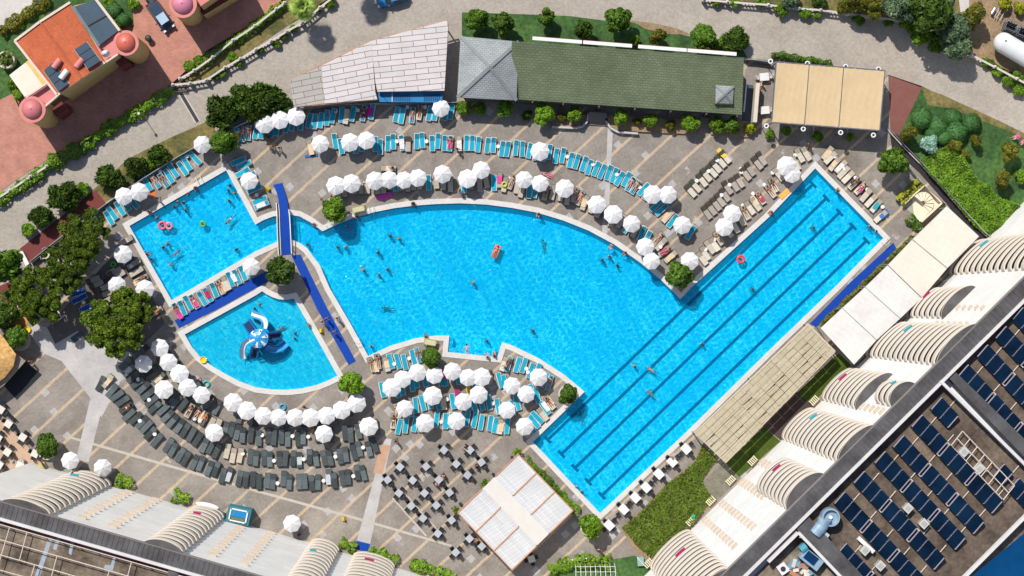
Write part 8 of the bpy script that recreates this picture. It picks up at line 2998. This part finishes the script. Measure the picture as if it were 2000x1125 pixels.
# people lying on loungers: placed on the nearest lounger
LIE = [((477, 261), 'left one of a tanned couple lying in the back row'), ((487, 259), 'right one of a tanned couple lying in the back row'), ((806, 221), 'sunbather in black in the back row under the slatted roof'), ((819, 222), 'sunbather on an ivory lounger in the back row'), ((710, 222), 'sunbather on the back row lounger with a crimson towel'),
 ((879, 279), 'sunbather on a pink towel in the middle of the second row'), ((1238, 359), 'left one of two sunbathers at the right part of the second row'), ((1247, 364), 'right one of two sunbathers at the right part of the second row'), ((1125, 385), 'left one of two sunbathers beside the twelfth parasol'), ((1137, 389), 'right one of two sunbathers beside the twelfth parasol'),
 ((1285, 466), 'tanned sunbather right of the pair of pool corner parasols'), ((1300, 490), 'sunbather beside a bright pink towel'), ((1402, 459), 'tall tanned sunbather left of the lane pool parasol'), ((1455, 416), 'tanned sunbather between two parasols by the lane pool'), ((1487, 386), 'sunbather with crossed legs on an ivory lounger by the lane pool'), ((1510, 361), 'left one of two sunbathers below the large lane pool parasol'), ((1503, 368), 'right one of two sunbathers below the large lane pool parasol'),
 ((1000, 357), 'dark haired sunbather at the left of the tenth parasol'), ((1067, 372), 'sunbather under the eleventh parasol'), ((346, 607), 'sunbather at the left end of the strip between the pools'), ((380, 590), 'sunbather on a pink towel between the upper and children\'s pools'), ((431, 562), 'sunbather with raised arms on the strip between the pools'), ((303, 354), 'left sunbather by the orange towel at the upper pool fence'), ((318, 350), 'right sunbather by the orange towel at the upper pool fence'),
 ((249, 795), 'tanned sunbather in the outermost charcoal row'), ((372, 800), 'upper one of the tanned group in the third charcoal row'), ((385, 810), 'middle one of the tanned group in the third charcoal row'), ((398, 820), 'lower one of the tanned group in the third charcoal row'), ((726, 714), 'left one of a couple at the corner of the main pool'), ((739, 711), 'right one of a couple at the corner of the main pool'), ((817, 694), 'sunbather beside the tight round tree'),
 ((768, 824), 'sunbather at the left end of the last parasol row'), ((776, 803), 'sunbather at the left end of the middle parasol row'), ((1072, 785), 'reddish sunbather in the slanted group by the corner tree'), ((1073, 748), 'sunbather in orange right of the parasol at the pool edge'), ((1681, 367), 'sunbather on a magenta towel at the lane pool end'), ((1670, 356), 'dark dressed sunbather at the lane pool end'), ((994, 709), 'sunbather right of the square bay'), ((276, 545), 'sunbather left of the upper pool beside the grey platform'), ((303, 610), 'sunbather at the corner of the upper pool below the pine')]
for px, lab in LIE:
 p = P(*px, .4)
 q, rz = min(LPOS, key=lambda k: (k[0] - p).length)
 o = person(px, 'lie', rz, lab, .40)
 d = Vector((-math.sin(rz), math.cos(rz), 0))
 o.location = Vector((q.x, q.y, .40)) + d * .12
o = person((1067, 342), 'lie', R(70), 'sunbather lying on a pink sheet on the deck above the eleventh parasol', .02, sk=0)
o = person((767, 328), 'sit', R(60), 'person sitting on a white lounger above the curved parasol row', 0)
p = P(758, 329, .4)
LK['ivory'].put((p.x, p.y, 0), R(88), 'white lounger standing crosswise above the curved parasol row', 'ivory loungers by the lane pool')
p = P(1068, 342, .02)
o = link('towel', cloth_proto('pink'))
o.location = (p.x, p.y, .03)
o.rotation_euler = (0, 0, R(70))
tag(o, 'pink sheet spread on the deck above the eleventh parasol', 'towel')
# towels drying on the balcony rails
for fac, bars, side in ((FR_, bar_R, 'right'), (FL_, bar_L, 'left')):
 for i, (a, c_, dp, nf, zb, cp) in enumerate(bars):
  for k in range(1):
   fl = (2, 6)[k] + (i % 3) if nf > 9 else 1 + 2 * k
   if fl >= nf:
    continue
   tc = ('teal', 'crimson')[i % 2]
   an = (1.1, 1.75)[k] + (i % 2) * .25
   hw, cu = (c_ - a) / 2, (a + c_) / 2
   m = MB()
   pts = [fac.pt(cu - (hw - .09) * math.cos(x), (dp - .09) * math.sin(x) ** .78, zb + fl * FH + .76) for x in (an - .22, an, an + .22)]
   for p, q in zip(pts, pts[1:]):
    m.bar(p, q, .27, .44, M('towel_' + tc, TOW[tc], 0.95, 0.1, 3))
   tag(m.obj('towel'), f'{tc} towel drying on balcony {nth(fl)} from the ground, {nth(i)} stack of the {side} hotel', 'towel', 'towels drying on the balconies')
# seated at tables
for px, rz, lab, wear in (((910, 872), 2.3, 'dark haired person seated at the top right grey table', 'black'), ((930, 910), 3.9, 'person in blue seated at the rightmost grey table', 'blue'), ((868, 931), 1.6, 'person in red seated on the right of the central table', 'red'), ((852, 946), 5.2, 'person in pink seated on the left of the central table', 'pink'),
      ((932, 1057), 1.0, 'tanned person seated at the tables by the pavilion corner', 'orange'), ((1311, 892), 3.0, 'person in a red top seated at the white dining table', 'red'), ((1302, 905), 5.0, 'person in a red top at the left of the white dining table', 'red'),
      ((1488, 74 + 90), 2, 'person in white at the table behind the canopy', 'white'), ((525, 270), .3, 'person sitting in the shade under the back parasols', 'black')):
 person(px, 'sit', rz, lab, 0, wear=wear, female=True)
for px, rz, lab in (((1984, 268), 1.9, 'left one of two people with pink hats on the garden lawn'), ((1997, 277), 2.3, 'right one of two people with pink hats on the garden lawn')):
 o = person(px, 'sit', rz, lab, -.1, wear='white', female=True)
 m = MB().lathe((0, 0, 0), [(.0, .16), (.12, .14), (.14, .04), (.30, .0), (.31, -.01), (.13, .02)], SWM['pink'], 18)
 h = m.obj('hat', o)
 h.location = PEO['sit'][4] + Vector((0, 0, .06))
# ball
p = P(705, 520, 0)
m = MB().lathe((0, 0, 0), [(.0, -.13), (.07, -.11), (.12, -.05), (.13, 0), (.12, .05), (.07, .11), (0, .13)], MATS['yellow_plastic'], 14)
o = m.obj('beach_ball', None, True)
o.location = (p.x, p.y, ZW + .12)
tag(o, 'small yellow ball held up in the main pool', 'ball')
